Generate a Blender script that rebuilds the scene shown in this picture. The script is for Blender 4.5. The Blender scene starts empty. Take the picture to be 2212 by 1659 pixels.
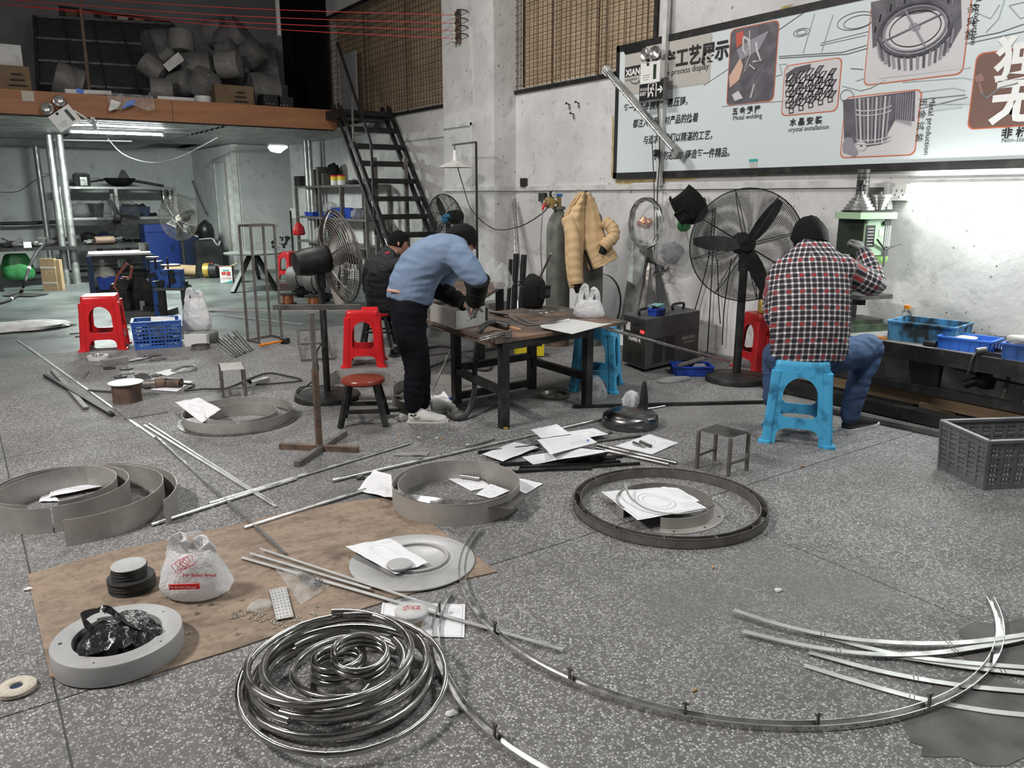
import bpy,bmesh,math,random
from mathutils import Vector,Matrix,noise
random.seed(7)
V=Vector
PI=math.pi
R=math.radians
scene=bpy.context.scene
COL=scene.collection
# ----------------------------------------------------------
IW,IH,FOC,EYE=2212,1659,1700.0,1.45
PITCH,YAW=math.atan(405/1700.0),R(34.9)
FWD=V((math.sin(YAW)*math.cos(PITCH),math.cos(YAW)*math.cos(PITCH),-math.sin(PITCH)))
RGT=V((math.cos(YAW),-math.sin(YAW),0))
UPV=RGT.cross(FWD)
CAMP=V((0,0,EYE))
cam=bpy.data.cameras.new('camera')
cam.sensor_fit='HORIZONTAL'; cam.sensor_width=36.0; cam.lens=36.0*FOC/IW
cam.clip_start=0.05; cam.clip_end=100
camo=bpy.data.objects.new('camera',cam); COL.objects.link(camo)
camo.matrix_world=Matrix.Translation(CAMP)@Matrix((RGT,UPV,-FWD)).transposed().to_4x4()
scene.camera=camo
# ----------------------------------------------------------
vs=scene.view_settings
vs.view_transform='Standard'; vs.look='None'; vs.gamma=1.0; vs.use_curve_mapping=False
vs.exposure=0.0
world=bpy.data.worlds.new('world'); scene.world=world; world.use_nodes=True
world.node_tree.nodes['Background'].inputs[0].default_value=(0.75,0.85,1.0,1)
world.node_tree.nodes['Background'].inputs[1].default_value=0.15
def area(name,loc,sx,sy,watts,col,target):
    l=bpy.data.lights.new(name,'AREA'); l.shape='RECTANGLE'; l.size=sx; l.size_y=sy
    l.energy=watts; l.color=col
    o=bpy.data.objects.new(name,l); COL.objects.link(o); o.location=loc
    o.rotation_euler=(V(target)-V(loc)).to_track_quat('-Z','Y').to_euler()
    return o
area('hall_lamp',(-2.5,3.7,4.3),1.3,0.30,330,(1.0,0.96,0.93),(1.5,4.2,0))
area('hall_fill_far',(2.6,6.8,5.0),1.3,0.30,150,(1.0,0.97,0.93),(3.2,6.6,0))  # unseen fill light, added to lift the upper walls
area('hall_fill_near',(3.6,1.0,4.7),1.3,0.30,125,(0.97,1.0,0.98),(3.2,1.6,0))  # added fill, no fixture in view; brightens the floor at right
# ----------------------------------------------------------
def ray(x,y):return FWD+RGT*((x-IW/2)/FOC)-UPV*((y-IH/2)/FOC)
def G(x,y,z=0.0):
    d=ray(x,y); return CAMP+d*((z-EYE)/d.z)
def WX(x,y,X):
    d=ray(x,y); return CAMP+d*(X/d.x)
def WY(x,y,Y):
    d=ray(x,y); return CAMP+d*(Y/d.y)
def AT(x,y,ref):
    d=ray(x,y); return CAMP+d*((V(ref)-CAMP).dot(FWD))
def mpp(p):return(V(p)-CAMP).dot(FWD)/FOC
FACE=-YAW
# ----------------------------------------------------------
MATS={}
def mat(name,col,rough=0.6,metal=0.0,var=None,bump=None,trans=0.0,alpha=1.0,emit=None,spec=None,coord='Object',ior=None,sheen=0,coat=0):
    """var = (noise scale, colour2, low, high [,detail]);  bump = (scale, strength)"""
    if name in MATS:return MATS[name]
    m=bpy.data.materials.new(name); m.use_nodes=True
    nt=m.node_tree; b=nt.nodes['Principled BSDF']
    c4=(*col,1)
    b.inputs['Base Color'].default_value=c4
    b.inputs['Roughness'].default_value=rough; b.inputs['Metallic'].default_value=metal
    if spec is not None:b.inputs['Specular IOR Level'].default_value=spec
    if trans:b.inputs['Transmission Weight'].default_value=trans
    if ior:b.inputs['IOR'].default_value=ior
    if alpha<1:b.inputs['Alpha'].default_value=alpha
    if coat:b.inputs['Coat Weight'].default_value=coat
    if emit:b.inputs['Emission Color'].default_value=(*emit[0],1); b.inputs['Emission Strength'].default_value=emit[1]
    tc=nt.nodes.new('ShaderNodeTexCoord')
    if var:
        n=nt.nodes.new('ShaderNodeTexNoise'); n.inputs['Scale'].default_value=var[0]; n.inputs['Detail'].default_value=var[4]if len(var)>4 else 5
        nt.links.new(tc.outputs[coord],n.inputs['Vector'])
        mr=nt.nodes.new('ShaderNodeMapRange'); mr.inputs[1].default_value=var[2]; mr.inputs[2].default_value=var[3]
        nt.links.new(n.outputs[0],mr.inputs[0])
        mx=nt.nodes.new('ShaderNodeMix'); mx.data_type='RGBA'
        mx.inputs[6].default_value=c4; mx.inputs[7].default_value=(*var[1],1)
        nt.links.new(mr.outputs[0],mx.inputs[0]); nt.links.new(mx.outputs[2],b.inputs['Base Color'])
    if bump:
        n2=nt.nodes.new('ShaderNodeTexNoise'); n2.inputs['Scale'].default_value=bump[0]; n2.inputs['Detail'].default_value=4
        nt.links.new(tc.outputs[coord],n2.inputs['Vector'])
        bp=nt.nodes.new('ShaderNodeBump'); bp.inputs['Strength'].default_value=bump[1]; bp.inputs['Distance'].default_value=0.02
        nt.links.new(n2.outputs[0],bp.inputs['Height']); nt.links.new(bp.outputs[0],b.inputs['Normal'])
    MATS[name]=m
    return m
class NT:
    def __init__(s,name,rough=0.7,metal=0.0):
        s.m=bpy.data.materials.new(name); s.m.use_nodes=True; s.t=s.m.node_tree
        s.b=s.t.nodes['Principled BSDF']; s.b.inputs['Roughness'].default_value=rough; s.b.inputs['Metallic'].default_value=metal
        MATS[name]=s.m
        s.tc=s.t.nodes.new('ShaderNodeTexCoord')
    def n(s,typ,**kw):
        x=s.t.nodes.new('ShaderNode'+typ)
        for k,v in kw.items():setattr(x,k,v)
        return x
    def l(s,a,b):s.t.links.new(a,b)
    def put(s,sock,v):
        if hasattr(v,'links')or hasattr(v,'is_linked'):s.l(v,sock)
        else:sock.default_value=v
    def math(s,op,a,b=0.0):
        x=s.n('Math',operation=op); s.put(x.inputs[0],a); s.put(x.inputs[1],b); return x.outputs[0]
    def noise(s,scale,detail=4,vec=None,rough=0.5):
        x=s.n('TexNoise'); x.inputs['Scale'].default_value=scale; x.inputs['Detail'].default_value=detail; x.inputs['Roughness'].default_value=rough
        s.l(vec if vec is not None else s.tc.outputs['Object'],x.inputs['Vector']); return x.outputs[0]
    def rng(s,v,a,b,c=0.0,d=1.0):
        x=s.n('MapRange'); s.put(x.inputs[0],v)
        for i,q in enumerate((a,b,c,d)):x.inputs[i+1].default_value=q
        return x.outputs[0]
    def mix(s,f,a,b):
        x=s.n('Mix',data_type='RGBA'); s.put(x.inputs[0],f)
        for i,q in((6,a),(7,b)):
            if isinstance(q,tuple):x.inputs[i].default_value=(*q,1)
            else:s.l(q,x.inputs[i])
        return x.outputs[2]
    def sep(s,v):
        x=s.n('SeparateXYZ'); s.l(v,x.inputs[0]); return x.outputs
    def bump(s,h,strength,dist=0.01):
        x=s.n('Bump'); x.inputs['Strength'].default_value=strength; x.inputs['Distance'].default_value=dist
        s.l(h,x.inputs['Height']); s.l(x.outputs[0],s.b.inputs['Normal'])
    def col(s,c):s.put(s.b.inputs['Base Color'],c if not isinstance(c,tuple)else(*c,1)); return s.m
# ----------------------------------------------------------
class MB:
    def __init__(s):s.v=[]; s.f=[]; s.uv=None
    def add(s,vs_,fs):
        o=len(s.v); s.v+=[V(p)for p in vs_]; s.f+=[tuple(i+o for i in q)for q in fs]; return s
    def box(s,c,d,rz=0.0,M=None):
        x,y,z=d[0]/2,d[1]/2,d[2]/2
        ps=[V((a*x,b*y,e*z))for e in(-1,1)for a,b in((-1,-1),(1,-1),(1,1),(-1,1))]
        if M is None:M=Matrix.Rotation(rz,3,'Z')
        return s.add([M@p+V(c)for p in ps],[(3,2,1,0),(4,5,6,7),(0,1,5,4),(1,2,6,5),(2,3,7,6),(3,0,4,7)])
    def bar(s,a,b,w,h,up=(0,0,1)):
        a,b=V(a),V(b); d=(b-a)
        L=d.length; d=d/L; up=V(up)
        if abs(d.dot(up))>0.99:up=V((1,0,0))if abs(d.x)<.9 else V((0,1,0))
        sd=d.cross(up).normalized(); u2=sd.cross(d)
        return s.box((a+b)/2,(L,w,h),M=Matrix((d,-sd,u2)).transposed())
    def cyl(s,a,b,r,r2=None,n=12,caps=True):
        a,b=V(a),V(b); r2=r if r2 is None else r2
        return s.tube([a,b],[r,r2],n,caps=caps)
    def tube(s,path,r,n=8,closed=False,caps=True):
        path=[V(p)for p in path]; m=len(path)
        rs=r if isinstance(r,(list,tuple))else[r]*m
        o=len(s.v); up=None
        for i,p in enumerate(path):
            if closed:t=path[(i+1)%m]-path[i-1]
            else:t=path[min(i+1,m-1)]-path[max(i-1,0)]
            if t.length<1e-9:t=V((0,0,1))
            t.normalize()
            if up is None:
                up=V((0,0,1))if abs(t.z)<.9 else V((1,0,0))
            sd=t.cross(up)
            if sd.length<1e-4:sd=t.orthogonal()
            sd.normalize(); up=sd.cross(t).normalized()
            for k in range(n):
                a=2*PI*k/n; s.v.append(p+(sd*math.cos(a)+up*math.sin(a))*rs[i])
        for i in range(m if closed else m-1):
            j=(i+1)%m
            for k in range(n):
                k2=(k+1)%n; s.f.append((o+i*n+k,o+i*n+k2,o+j*n+k2,o+j*n+k))
        if caps and not closed:
            s.f.append(tuple(o+k for k in reversed(range(n)))); s.f.append(tuple(o+(m-1)*n+k for k in range(n)))
        return s
    def lathe(s,prof,n=24,c=(0,0,0),M=None,cap0=True,cap1=True,a0=0.0,a1=None):
        if tuple(prof[0])==tuple(prof[-1]):cap0=cap1=False
        o=len(s.v); c=V(c); full=a1 is None; cols=n if full else n+1
        for r_,z in prof:
            for k in range(cols):
                a=a0+(2*PI*k/n if full else(a1-a0)*k/n)
                p=V((r_*math.cos(a),r_*math.sin(a),z)); s.v.append((M@p if M else p)+c)
        for i in range(len(prof)-1):
            for k in range(n):
                k2=(k+1)%cols; s.f.append((o+i*cols+k,o+i*cols+k2,o+(i+1)*cols+k2,o+(i+1)*cols+k))
        if full and cap0 and prof[0][0]>1e-6:s.f.append(tuple(o+k for k in reversed(range(n))))
        if full and cap1 and prof[-1][0]>1e-6:s.f.append(tuple(o+(len(prof)-1)*cols+k for k in range(n)))
        return s
    def prism(s,poly,h,M=None,c=(0,0,0)):
        n=len(poly); c=V(c); ps=[V((p[0],p[1],0))for p in poly]+[V((p[0],p[1],h))for p in poly]
        if M:ps=[M@p for p in ps]
        return s.add([p+c for p in ps],[tuple(reversed(range(n))),tuple(range(n,2*n))]+[(i,(i+1)%n,n+(i+1)%n,n+i)for i in range(n)])
    def grid(s,nx,ny,fn,uv=False):
        o=len(s.v)
        for j in range(ny+1):
            for i in range(nx+1):
                s.v.append(V(fn(i/nx,j/ny)))
        for j in range(ny):
            for i in range(nx):
                a=o+j*(nx+1)+i; s.f.append((a,a+1,a+nx+2,a+nx+1))
        if uv:s.uv=[(i/nx,j/ny)for j in range(ny+1)for i in range(nx+1)]
        return s
    def sweep(s,prof,path,closed=False,up=(0,0,1)):
        path=[V(p)for p in path]; m=len(path); n=len(prof); o=len(s.v); up=V(up)
        for i,p in enumerate(path):
            t=(path[(i+1)%m]-path[i-1])if closed else(path[min(i+1,m-1)]-path[max(i-1,0)])
            sd=t.cross(up).normalized()
            for a,b in prof:s.v.append(p+sd*a+up*b)
        for i in range(m if closed else m-1):
            j=(i+1)%m
            for k in range(n):
                k2=(k+1)%n; s.f.append((o+i*n+k,o+i*n+k2,o+j*n+k2,o+j*n+k))
        if not closed:
            s.f.append(tuple(o+k for k in reversed(range(n)))); s.f.append(tuple(o+(m-1)*n+k for k in range(n)))
        return s
    def xf(s,M):s.v=[M@p for p in s.v]; return s
    def mesh(s,name,m,smooth=None):
        me=bpy.data.meshes.new(name); me.from_pydata([tuple(p)for p in s.v],[],s.f)
        if s.uv:
            ul=me.uv_layers.new(name='UVMap')
            for lp in me.loops:
                if lp.vertex_index<len(s.uv):ul.data[lp.index].uv=s.uv[lp.vertex_index]
        bm=bmesh.new(); bm.from_mesh(me); bmesh.ops.recalc_face_normals(bm,faces=bm.faces); bm.to_mesh(me); bm.free()
        if m is not None:me.materials.append(m if not isinstance(m,str)else MATS[m])
        if smooth:
            me.shade_smooth(); me.set_sharp_from_angle(angle=R(smooth))
        return me
    def build(s,name,m,parent=None,smooth=None,world=False):
        if world and parent is not None:
            MI=(Matrix.Translation(parent.location)@parent.rotation_euler.to_matrix().to_4x4()).inverted()
            s.v=[MI@p for p in s.v]
        o=bpy.data.objects.new(name,s.mesh(name,m,smooth)); COL.objects.link(o)
        if parent is not None:o.parent=parent
        return o
def tag(o,label=None,cat=None,group=None,kind=None):
    if label:o['label']=label
    if cat:o['category']=cat
    if group:o['group']=group
    if kind:o['kind']=kind
    return o
def thing(name,label,cat,loc=(0,0,0),rz=0.0,group=None):
    o=bpy.data.objects.new(name,None); COL.objects.link(o); o.empty_display_size=0.05
    o.location=loc; o.rotation_euler=(0,0,rz)
    return tag(o,label,cat,group)
def solo(mb,name,m,label,cat,group=None,smooth=None,kind=None):
    xs=[p.x for p in mb.v]; ys=[p.y for p in mb.v]; zs=[p.z for p in mb.v]
    c=V(((min(xs)+max(xs))/2,(min(ys)+max(ys))/2,min(zs)))
    mb.v=[p-c for p in mb.v]
    o=mb.build(name,m,None,smooth); o.location=c
    return tag(o,label,cat,group,kind)
def struct(mb,name,m,smooth=None):
    o=mb.build(name,m,None,smooth); o['kind']='structure'; return o
def copy_tree(o,parent=None):
    c=o.copy(); COL.objects.link(c); c.parent=parent
    for ch in list(o.children):copy_tree(ch,c)
    return c
def bake(o,mods):
    """apply modifiers: mods = [(type, {attr: value})]"""
    for t,kw in mods:
        md=o.modifiers.new(t.lower(),t)
        for k,v in kw.items():setattr(md,k,v)
    dg=bpy.context.evaluated_depsgraph_get(); dg.update()
    me=bpy.data.meshes.new_from_object(o.evaluated_get(dg),depsgraph=dg)
    o.modifiers.clear(); old=o.data; me.name=old.name; o.data=me
    return o
def spline(pts,k=8):
    pts=[V(p)for p in pts]; out=[]
    for i in range(len(pts)-1):
        p0,p1,p2,p3=pts[max(i-1,0)],pts[i],pts[i+1],pts[min(i+2,len(pts)-1)]
        for j in range(k):
            t=j/k
            out.append(0.5*((2*p1)+(p2-p0)*t+(2*p0-5*p1+4*p2-p3)*t*t+(-p0+3*p1-3*p2+p3)*t**3))
    return out+[pts[-1]]
def nz(x,y=0.0,z=0.0):return noise.noise(V((x,y,z)))
def arcpts(c,r,a0,a1,n,z=0.0):return[V((c[0]+r*math.cos(a0+(a1-a0)*i/n),c[1]+r*math.sin(a0+(a1-a0)*i/n),z))for i in range(n+1)]
WALLM=Matrix(((0,0,-1),(-1,0,0),(0,1,0)))
FACEM=lambda rz:Matrix.Rotation(rz,3,'Z')@Matrix(((1,0,0),(0,0,-1),(0,1,0)))
FONTS={}
def text(body,size,m,parent,pos,M3,name='lettering',align='LEFT',bold=0.0,sx=1.0,world=True,shear=0.0):
    cu=bpy.data.curves.new('txt','FONT'); cu.body=body; cu.size=size; cu.align_x=align; cu.offset=bold; cu.resolution_u=2; cu.shear=shear
    o=bpy.data.objects.new('txt',cu); COL.objects.link(o)
    dg=bpy.context.evaluated_depsgraph_get(); me=bpy.data.meshes.new_from_object(o.evaluated_get(dg))
    bpy.data.objects.remove(o); bpy.data.curves.remove(cu)
    mb=MB(); mb.v=[M3@V((v.co.x*sx,v.co.y,0))+V(pos)for v in me.vertices]; mb.f=[tuple(p.vertices)for p in me.polygons]
    bpy.data.meshes.remove(me)
    if not mb.v:return None
    return mb.build(name,m,parent,world=world)
# ----------------------------------------------------------
def m_terrazzo():
    t=NT('terrazzo',0.62)
    pos=t.tc.outputs['Object']
    vo=t.n('TexVoronoi',feature='F1'); vo.inputs["Scale"].default_value=105; vo.inputs['Randomness'].default_value=1.0; t.l(pos,vo.inputs['Vector'])
    de=t.n('TexVoronoi',feature='DISTANCE_TO_EDGE'); de.inputs["Scale"].default_value=105; t.l(pos,de.inputs['Vector'])
    r,g,b=t.sep(vo.outputs['Color'])[:3]
    chip=t.rng(t.math('MULTIPLY',t.rng(de.outputs["Distance"],0.09,0.17),t.rng(r,0.26,0.40)),0.0,1.0)
    tone=t.mix(g,(0.22,0.22,0.215),(0.46,0.455,0.45))
    base=t.mix(t.noise(7,6),(0.085,0.083,0.083),(0.155,0.15,0.15))
    c=t.mix(chip,base,tone)
    dirt=t.rng(t.noise(0.9,6,rough=0.62),0.44,0.66)
    c=t.mix(t.math('MULTIPLY',dirt,0.72),c,(0.085,0.083,0.08))
    lt=t.rng(t.noise(0.45,3),0.5,0.75); c=t.mix(t.math('MULTIPLY',lt,0.2),c,(0.42,0.41,0.41))
    t.l(t.rng(t.noise(2.5,5),0.35,0.7,0.6,0.9),t.b.inputs['Roughness'])
    t.b.inputs['Specular IOR Level'].default_value=0.3
    return t.col(c)
m_terrazzo()
def m_concrete():
    t=NT('green_concrete',0.55)
    c=t.mix(t.rng(t.noise(0.8,7,rough=0.6),0.36,0.68),(0.135,0.16,0.153),(0.06,0.064,0.062))
    c=t.mix(t.rng(t.noise(14,6),0.56,0.72),c,(0.06,0.06,0.06))
    t.l(t.rng(t.noise(1.7,5),0.35,0.65,0.3,0.65),t.b.inputs['Roughness'])
    return t.col(c)
m_concrete()
def m_wall(name,a,b,specks=True,sc=1.0):
    t=NT(name,0.85)
    pos=t.tc.outputs['Object']
    c=t.mix(t.rng(t.noise(1.3*sc,7,rough=0.62),0.38,0.72),a,b)
    c=t.mix(t.math('MULTIPLY',t.rng(t.noise(4.5,6,rough=0.65),0.56,0.70),0.55),c,tuple(x*0.55 for x in b))
    if specks:
        c=t.mix(t.math('MULTIPLY',t.rng(t.noise(15,2,rough=0.4),0.715,0.735),0.8),c,(0.17,0.17,0.165))
        c=t.mix(t.rng(t.noise(34,1),0.775,0.785),c,(0.06,0.06,0.06))
    t.bump(t.noise(16,6),0.22,0.02)
    return t.col(c)
m_wall('plaster',(0.64,0.63,0.62),(0.46,0.455,0.45))
m_wall('pillar_plaster',(0.60,0.595,0.585),(0.40,0.39,0.385))
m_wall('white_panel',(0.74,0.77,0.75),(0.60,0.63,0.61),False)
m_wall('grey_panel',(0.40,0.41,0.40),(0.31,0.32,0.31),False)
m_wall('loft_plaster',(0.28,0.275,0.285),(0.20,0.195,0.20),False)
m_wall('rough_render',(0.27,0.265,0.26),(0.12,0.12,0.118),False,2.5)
def m_galv(name,a,b,rough=0.42,metal=0.85,sc=6):
    t=NT(name,rough,metal)
    c=t.mix(t.rng(t.noise(sc,5,rough=0.6),0.35,0.68),a,b)
    t.l(t.rng(t.noise(sc*2.3,4),0.3,0.7,rough-0.12,rough+0.16),t.b.inputs['Roughness'])
    return t.col(c)
m_galv('galvanised',(0.52,0.53,0.52),(0.30,0.31,0.30))
m_galv('steel_sheet',(0.46,0.435,0.41),(0.30,0.285,0.265),0.5,0.45,5)
m_galv('steel_bright',(0.66,0.66,0.65),(0.45,0.45,0.44),0.28,0.95,8)
m_galv('steel_mirror',(0.47,0.465,0.45),(0.36,0.355,0.345),0.17,1.0,4)
m_galv('steel_dome',(0.22,0.22,0.22),(0.15,0.15,0.15),0.22,1.0,5)
m_galv('steel_dark',(0.15,0.145,0.14),(0.075,0.072,0.07),0.45,0.6,9)
m_galv('steel_mill',(0.23,0.215,0.20),(0.13,0.12,0.11),0.45,0.6,12)
m_galv('plate_grey',(0.42,0.42,0.42),(0.33,0.33,0.33),0.45,0.35,4)
m_galv('aluminium',(0.47,0.47,0.46),(0.37,0.37,0.365),0.42,0.5,7)
def m_rust():
    t=NT('rusty_top',0.6,0.15)
    c=t.mix(t.rng(t.noise(3.2,7,rough=0.65),0.40,0.62),(0.045,0.043,0.042),(0.19,0.105,0.065))
    c=t.mix(t.rng(t.noise(9,5),0.60,0.72),c,(0.27,0.25,0.23))
    t.bump(t.noise(25,5),0.2); return t.col(c)
m_rust()
mat('rust_steel',(0.16,0.10,0.07),0.65,0.3,(14,(0.08,0.06,0.05),0.4,0.65))
mat('black_paint',(0.014,0.014,0.014),0.5,0.0,(9,(0.042,0.039,0.036),0.5,0.75),spec=.3)
mat('black_matte',(0.008,0.008,0.008),0.8,spec=.2)
mat('black_plastic',(0.014,0.014,0.015),0.35)
mat('black_rubber',(0.02,0.02,0.02),0.6,0,(20,(0.045,0.043,0.04),0.45,0.7))
mat('black_film',(0.010,0.010,0.011),0.28,0,None,(22,0.6))
mat('dark_grey',(0.055,0.06,0.062),0.5,0,(6,(0.085,0.09,0.09),0.4,0.7))
mat('mid_grey',(0.22,0.22,0.215),0.6,0,(6,(0.15,0.15,0.145),0.4,0.7))
mat('light_grey',(0.52,0.52,0.51),0.5)
mat('white_plastic',(0.70,0.70,0.68),0.4)
mat('white_dirty',(0.58,0.58,0.56),0.6,0,(7,(0.40,0.40,0.38),0.42,0.7))
mat('off_white_cloth',(0.50,0.49,0.46),0.9,0,(9,(0.33,0.32,0.30),0.4,0.7),(18,0.8))
mat('red_plastic',(0.62,0.014,0.018),0.30,0,(8,(0.50,0.012,0.016),0.45,0.7))
mat('dark_red_plastic',(0.40,0.014,0.018),0.4,0,(8,(0.26,0.012,0.014),0.45,0.7))
mat('worn_blue_plastic',(0.06,0.35,0.60),0.45,0,(11,(0.02,0.14,0.26),0.52,0.7))
mat('deep_blue_plastic',(0.015,0.055,0.36),0.42,0,(8,(0.012,0.035,0.19),0.45,0.7))
mat('crate_blue',(0.035,0.115,0.42),0.5,0,(8,(0.025,0.07,0.22),0.45,0.7))
mat('tray_blue',(0.035,0.155,0.62),0.4)
mat('dirty_blue_crate',(0.075,0.26,0.46),0.5,0,(9,(0.035,0.045,0.05),0.47,0.62))
mat('cabinet_blue',(0.006,0.03,0.17),0.45)
mat('machine_blue',(0.02,0.085,0.32),0.45,0,(12,(0.015,0.03,0.06),0.5,0.62))
mat('navy_steel',(0.012,0.03,0.075),0.5)
mat('grey_crate',(0.15,0.146,0.155),0.5,0,(6,(0.10,0.098,0.105),0.4,0.7))
mat('machine_green',(0.33,0.47,0.31),0.4)
mat('bright_green',(0.30,0.52,0.16),0.4)
mat('base_green',(0.06,0.09,0.055),0.5,0,(9,(0.03,0.03,0.028),0.45,0.65))
mat('dark_green',(0.025,0.035,0.025),0.4)
mat('green_bag',(0.03,0.17,0.05),0.4,0,(6,(0.05,0.26,0.09),0.4,0.7),(12,0.6))
mat('yellow_paint',(0.68,0.52,0.02),0.4)
mat('orange_plastic',(0.70,0.22,0.02),0.4)
mat('gold',(0.55,0.38,0.08),0.35,0.6)
mat('copper',(0.75,0.33,0.17),0.3,0.9,(60,(0.35,0.14,0.07),0.4,0.6))
mat('brass',(0.55,0.42,0.2),0.35,0.9)
mat('kraft',(0.35,0.25,0.14),0.85,0,(5,(0.26,0.18,0.10),0.4,0.7),(12,0.3))
mat('carton',(0.19,0.13,0.075),0.9,0,(6,(0.14,0.095,0.055),0.4,0.7))
mat('olive_cylinder',(0.15,0.155,0.135),0.5,0.1,(7,(0.09,0.09,0.08),0.45,0.7))
mat('stain_brown',(0.36,0.26,0.10),0.9,0,(12,(0.5,0.42,0.25),0.4,0.65))
mat('skin',(0.48,0.27,0.19),0.55,0,(30,(0.40,0.21,0.15),0.4,0.7))
mat('hair',(0.004,0.004,0.004),0.7,0,None,(90,0.7),spec=.15)
mat('steel_blue_shirt',(0.18,0.245,0.355),0.9,0,(7,(0.15,0.205,0.30),0.4,0.7),(7,0.7),spec=.2)
mat('black_trousers',(0.006,0.006,0.009),0.85,0,None,(9,0.8),spec=.15)
mat('charcoal_jacket',(0.013,0.013,0.016),0.85,0,None,(9,0.8),spec=.15)
mat('grey_yoke',(0.04,0.04,0.044),0.9,0,(60,(0.022,0.022,0.025),0.4,0.6),(12,0.6),spec=.15)
mat('denim',(0.035,0.075,0.17),0.85,0,(5,(0.02,0.038,0.085),0.42,0.66),(12,0.8))
mat('glove_grey',(0.16,0.16,0.155),0.9,0,None,(120,0.4))
mat('tan_quilt',(0.56,0.39,0.215),0.9,0,(6,(0.47,0.32,0.17),0.4,0.7))
mat('tan_lining',(0.47,0.32,0.17),0.9,0,None,(14,0.6))
mat('shoe_white',(0.60,0.59,0.56),0.6,0,(12,(0.45,0.44,0.41),0.5,0.7))
mat('wood_red',(0.22,0.035,0.018),0.28,0,(8,(0.16,0.025,0.013),0.4,0.7))
mat('cement_dark',(0.115,0.113,0.11),0.8,0,(9,(0.065,0.064,0.062),0.4,0.7),spec=.3)
mat('ink',(0.012,0.012,0.012),0.7)
mat('ink_white',(0.78,0.77,0.75),0.6)
mat('ink_red',(0.55,0.015,0.015),0.6)
mat('ink_teal',(0.02,0.35,0.33),0.6)
mat('sketch_line',(0.16,0.17,0.18),0.7)
mat('sketch_faint',(0.36,0.38,0.39),0.7)
mat('poster_face',(0.60,0.655,0.665),0.42)
mat('poster_beige',(0.44,0.42,0.385),0.5)
mat('poster_brown',(0.16,0.085,0.065),0.5)
mat('poster_brown2',(0.27,0.15,0.125),0.5)
mat('poster_orange',(0.55,0.13,0.05),0.5)
mat('print_dark',(0.075,0.07,0.085),0.5,0,(9,(0.13,0.12,0.14),0.4,0.65))
mat('print_mid',(0.26,0.245,0.28),0.5)
mat('print_light',(0.56,0.54,0.55),0.5)
mat('print_skin',(0.58,0.38,0.29),0.5)
mat('print_red',(0.48,0.09,0.06),0.5)
mat('felt',(0.48,0.43,0.37),0.95,0,None,(60,0.5))
mat('ochre_stick',(0.42,0.24,0.10),0.8)
mat('pink_red',(0.5,0.03,0.05),0.5)
mat('mask_teal',(0.20,0.46,0.46),0.8)
mat('dull_red_guard',(0.30,0.09,0.07),0.55,0,(14,(0.2,0.07,0.055),0.4,0.7))
mat('tube_light',(1,1,1),0.5,emit=((0.93,1.0,0.97),420))
mat('tube_light_wall',(1,1,1),0.5,emit=((0.93,1.0,0.96),62))
mat('led_red',(0.4,0.02,0.02),0.5,emit=((1,0.03,0.03),2.5))
mat('lit_opening',(0.8,0.8,0.78),0.6,emit=((0.95,1.0,0.97),1.1))
mat('paper_white',(0.66,0.66,0.68),0.8)
mat('window_board',(0.42,0.325,0.215),0.8,0,(3,(0.32,0.24,0.15),0.4,0.7))
mat('glass',(0.9,0.95,0.95),0.08,trans=1.0,ior=1.3)
mat('juice',(0.75,0.55,0.05),0.2)
mat('washer_steel',(0.30,0.27,0.22),0.4,0.7)
def m_film(name,tint=(0.75,0.76,0.76),clear=0.45,rough=0.22,bs=26):
    """thin plastic film: part see-through, part milky, crinkled"""
    t=NT(name,rough)
    t.b.inputs['Base Color'].default_value=(*tint,1)
    h=t.noise(bs,5,rough=0.6); t.bump(h,0.9,0.35/bs)
    tr=t.n('BsdfTransparent'); tl=t.n('BsdfTranslucent'); tl.inputs[0].default_value=(*tint,1)
    m1=t.n('MixShader'); m1.inputs[0].default_value=0.3; t.l(t.b.outputs[0],m1.inputs[1]); t.l(tl.outputs[0],m1.inputs[2])
    m2=t.n('MixShader'); t.l(t.rng(t.noise(bs*.7,3),0.35,0.65,clear-.12,clear+.12),m2.inputs[0])
    t.l(m1.outputs[0],m2.inputs[1]); t.l(tr.outputs[0],m2.inputs[2])
    t.l(m2.outputs[0],t.t.nodes['Material Output'].inputs[0])
    return t.m
m_film('milky_bag',(0.80,0.80,0.81),0.10,0.25,14)
m_film('clear_film',(0.74,0.75,0.75),0.72)
m_film('hazy_film',(0.55,0.55,0.56),0.6,0.2,18)
m_film('loft_film',(0.30,0.29,0.28),0.30,0.10,7)
def m_cardboard():
    t=NT('floor_cardboard',0.9)
    st=t.n('Mapping'); st.inputs['Scale'].default_value=(5,13,10); st.inputs['Rotation'].default_value=(0,0,R(-20)); t.l(t.tc.outputs['Object'],st.inputs[0])
    c=t.mix(t.rng(t.noise(1.0,6,st.outputs[0],0.65),0.42,0.66),(0.27,0.205,0.155),(0.15,0.112,0.084))
    c=t.mix(t.rng(t.noise(5,5),0.62,0.76),c,(0.085,0.062,0.046))
    c=t.mix(t.rng(t.noise(2,4),0.5,0.75),c,(0.27,0.20,0.14))
    c=t.mix(t.math('MULTIPLY',t.rng(t.noise(34,6,rough=0.7),0.5,0.66),0.55),c,(0.10,0.072,0.052))
    t.bump(t.noise(12,6,st.outputs[0]),0.5); return t.col(c)
m_cardboard()
def m_fascia():
    t=NT('orange_plywood',0.6)
    st=t.n('Mapping'); st.inputs['Scale'].default_value=(0.6,4,5); t.l(t.tc.outputs['Object'],st.inputs[0])
    c=t.mix(t.rng(t.noise(2.0,6,st.outputs[0],0.6),0.35,0.68),(0.33,0.145,0.06),(0.24,0.10,0.045))
    return t.col(c)
m_fascia()
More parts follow.
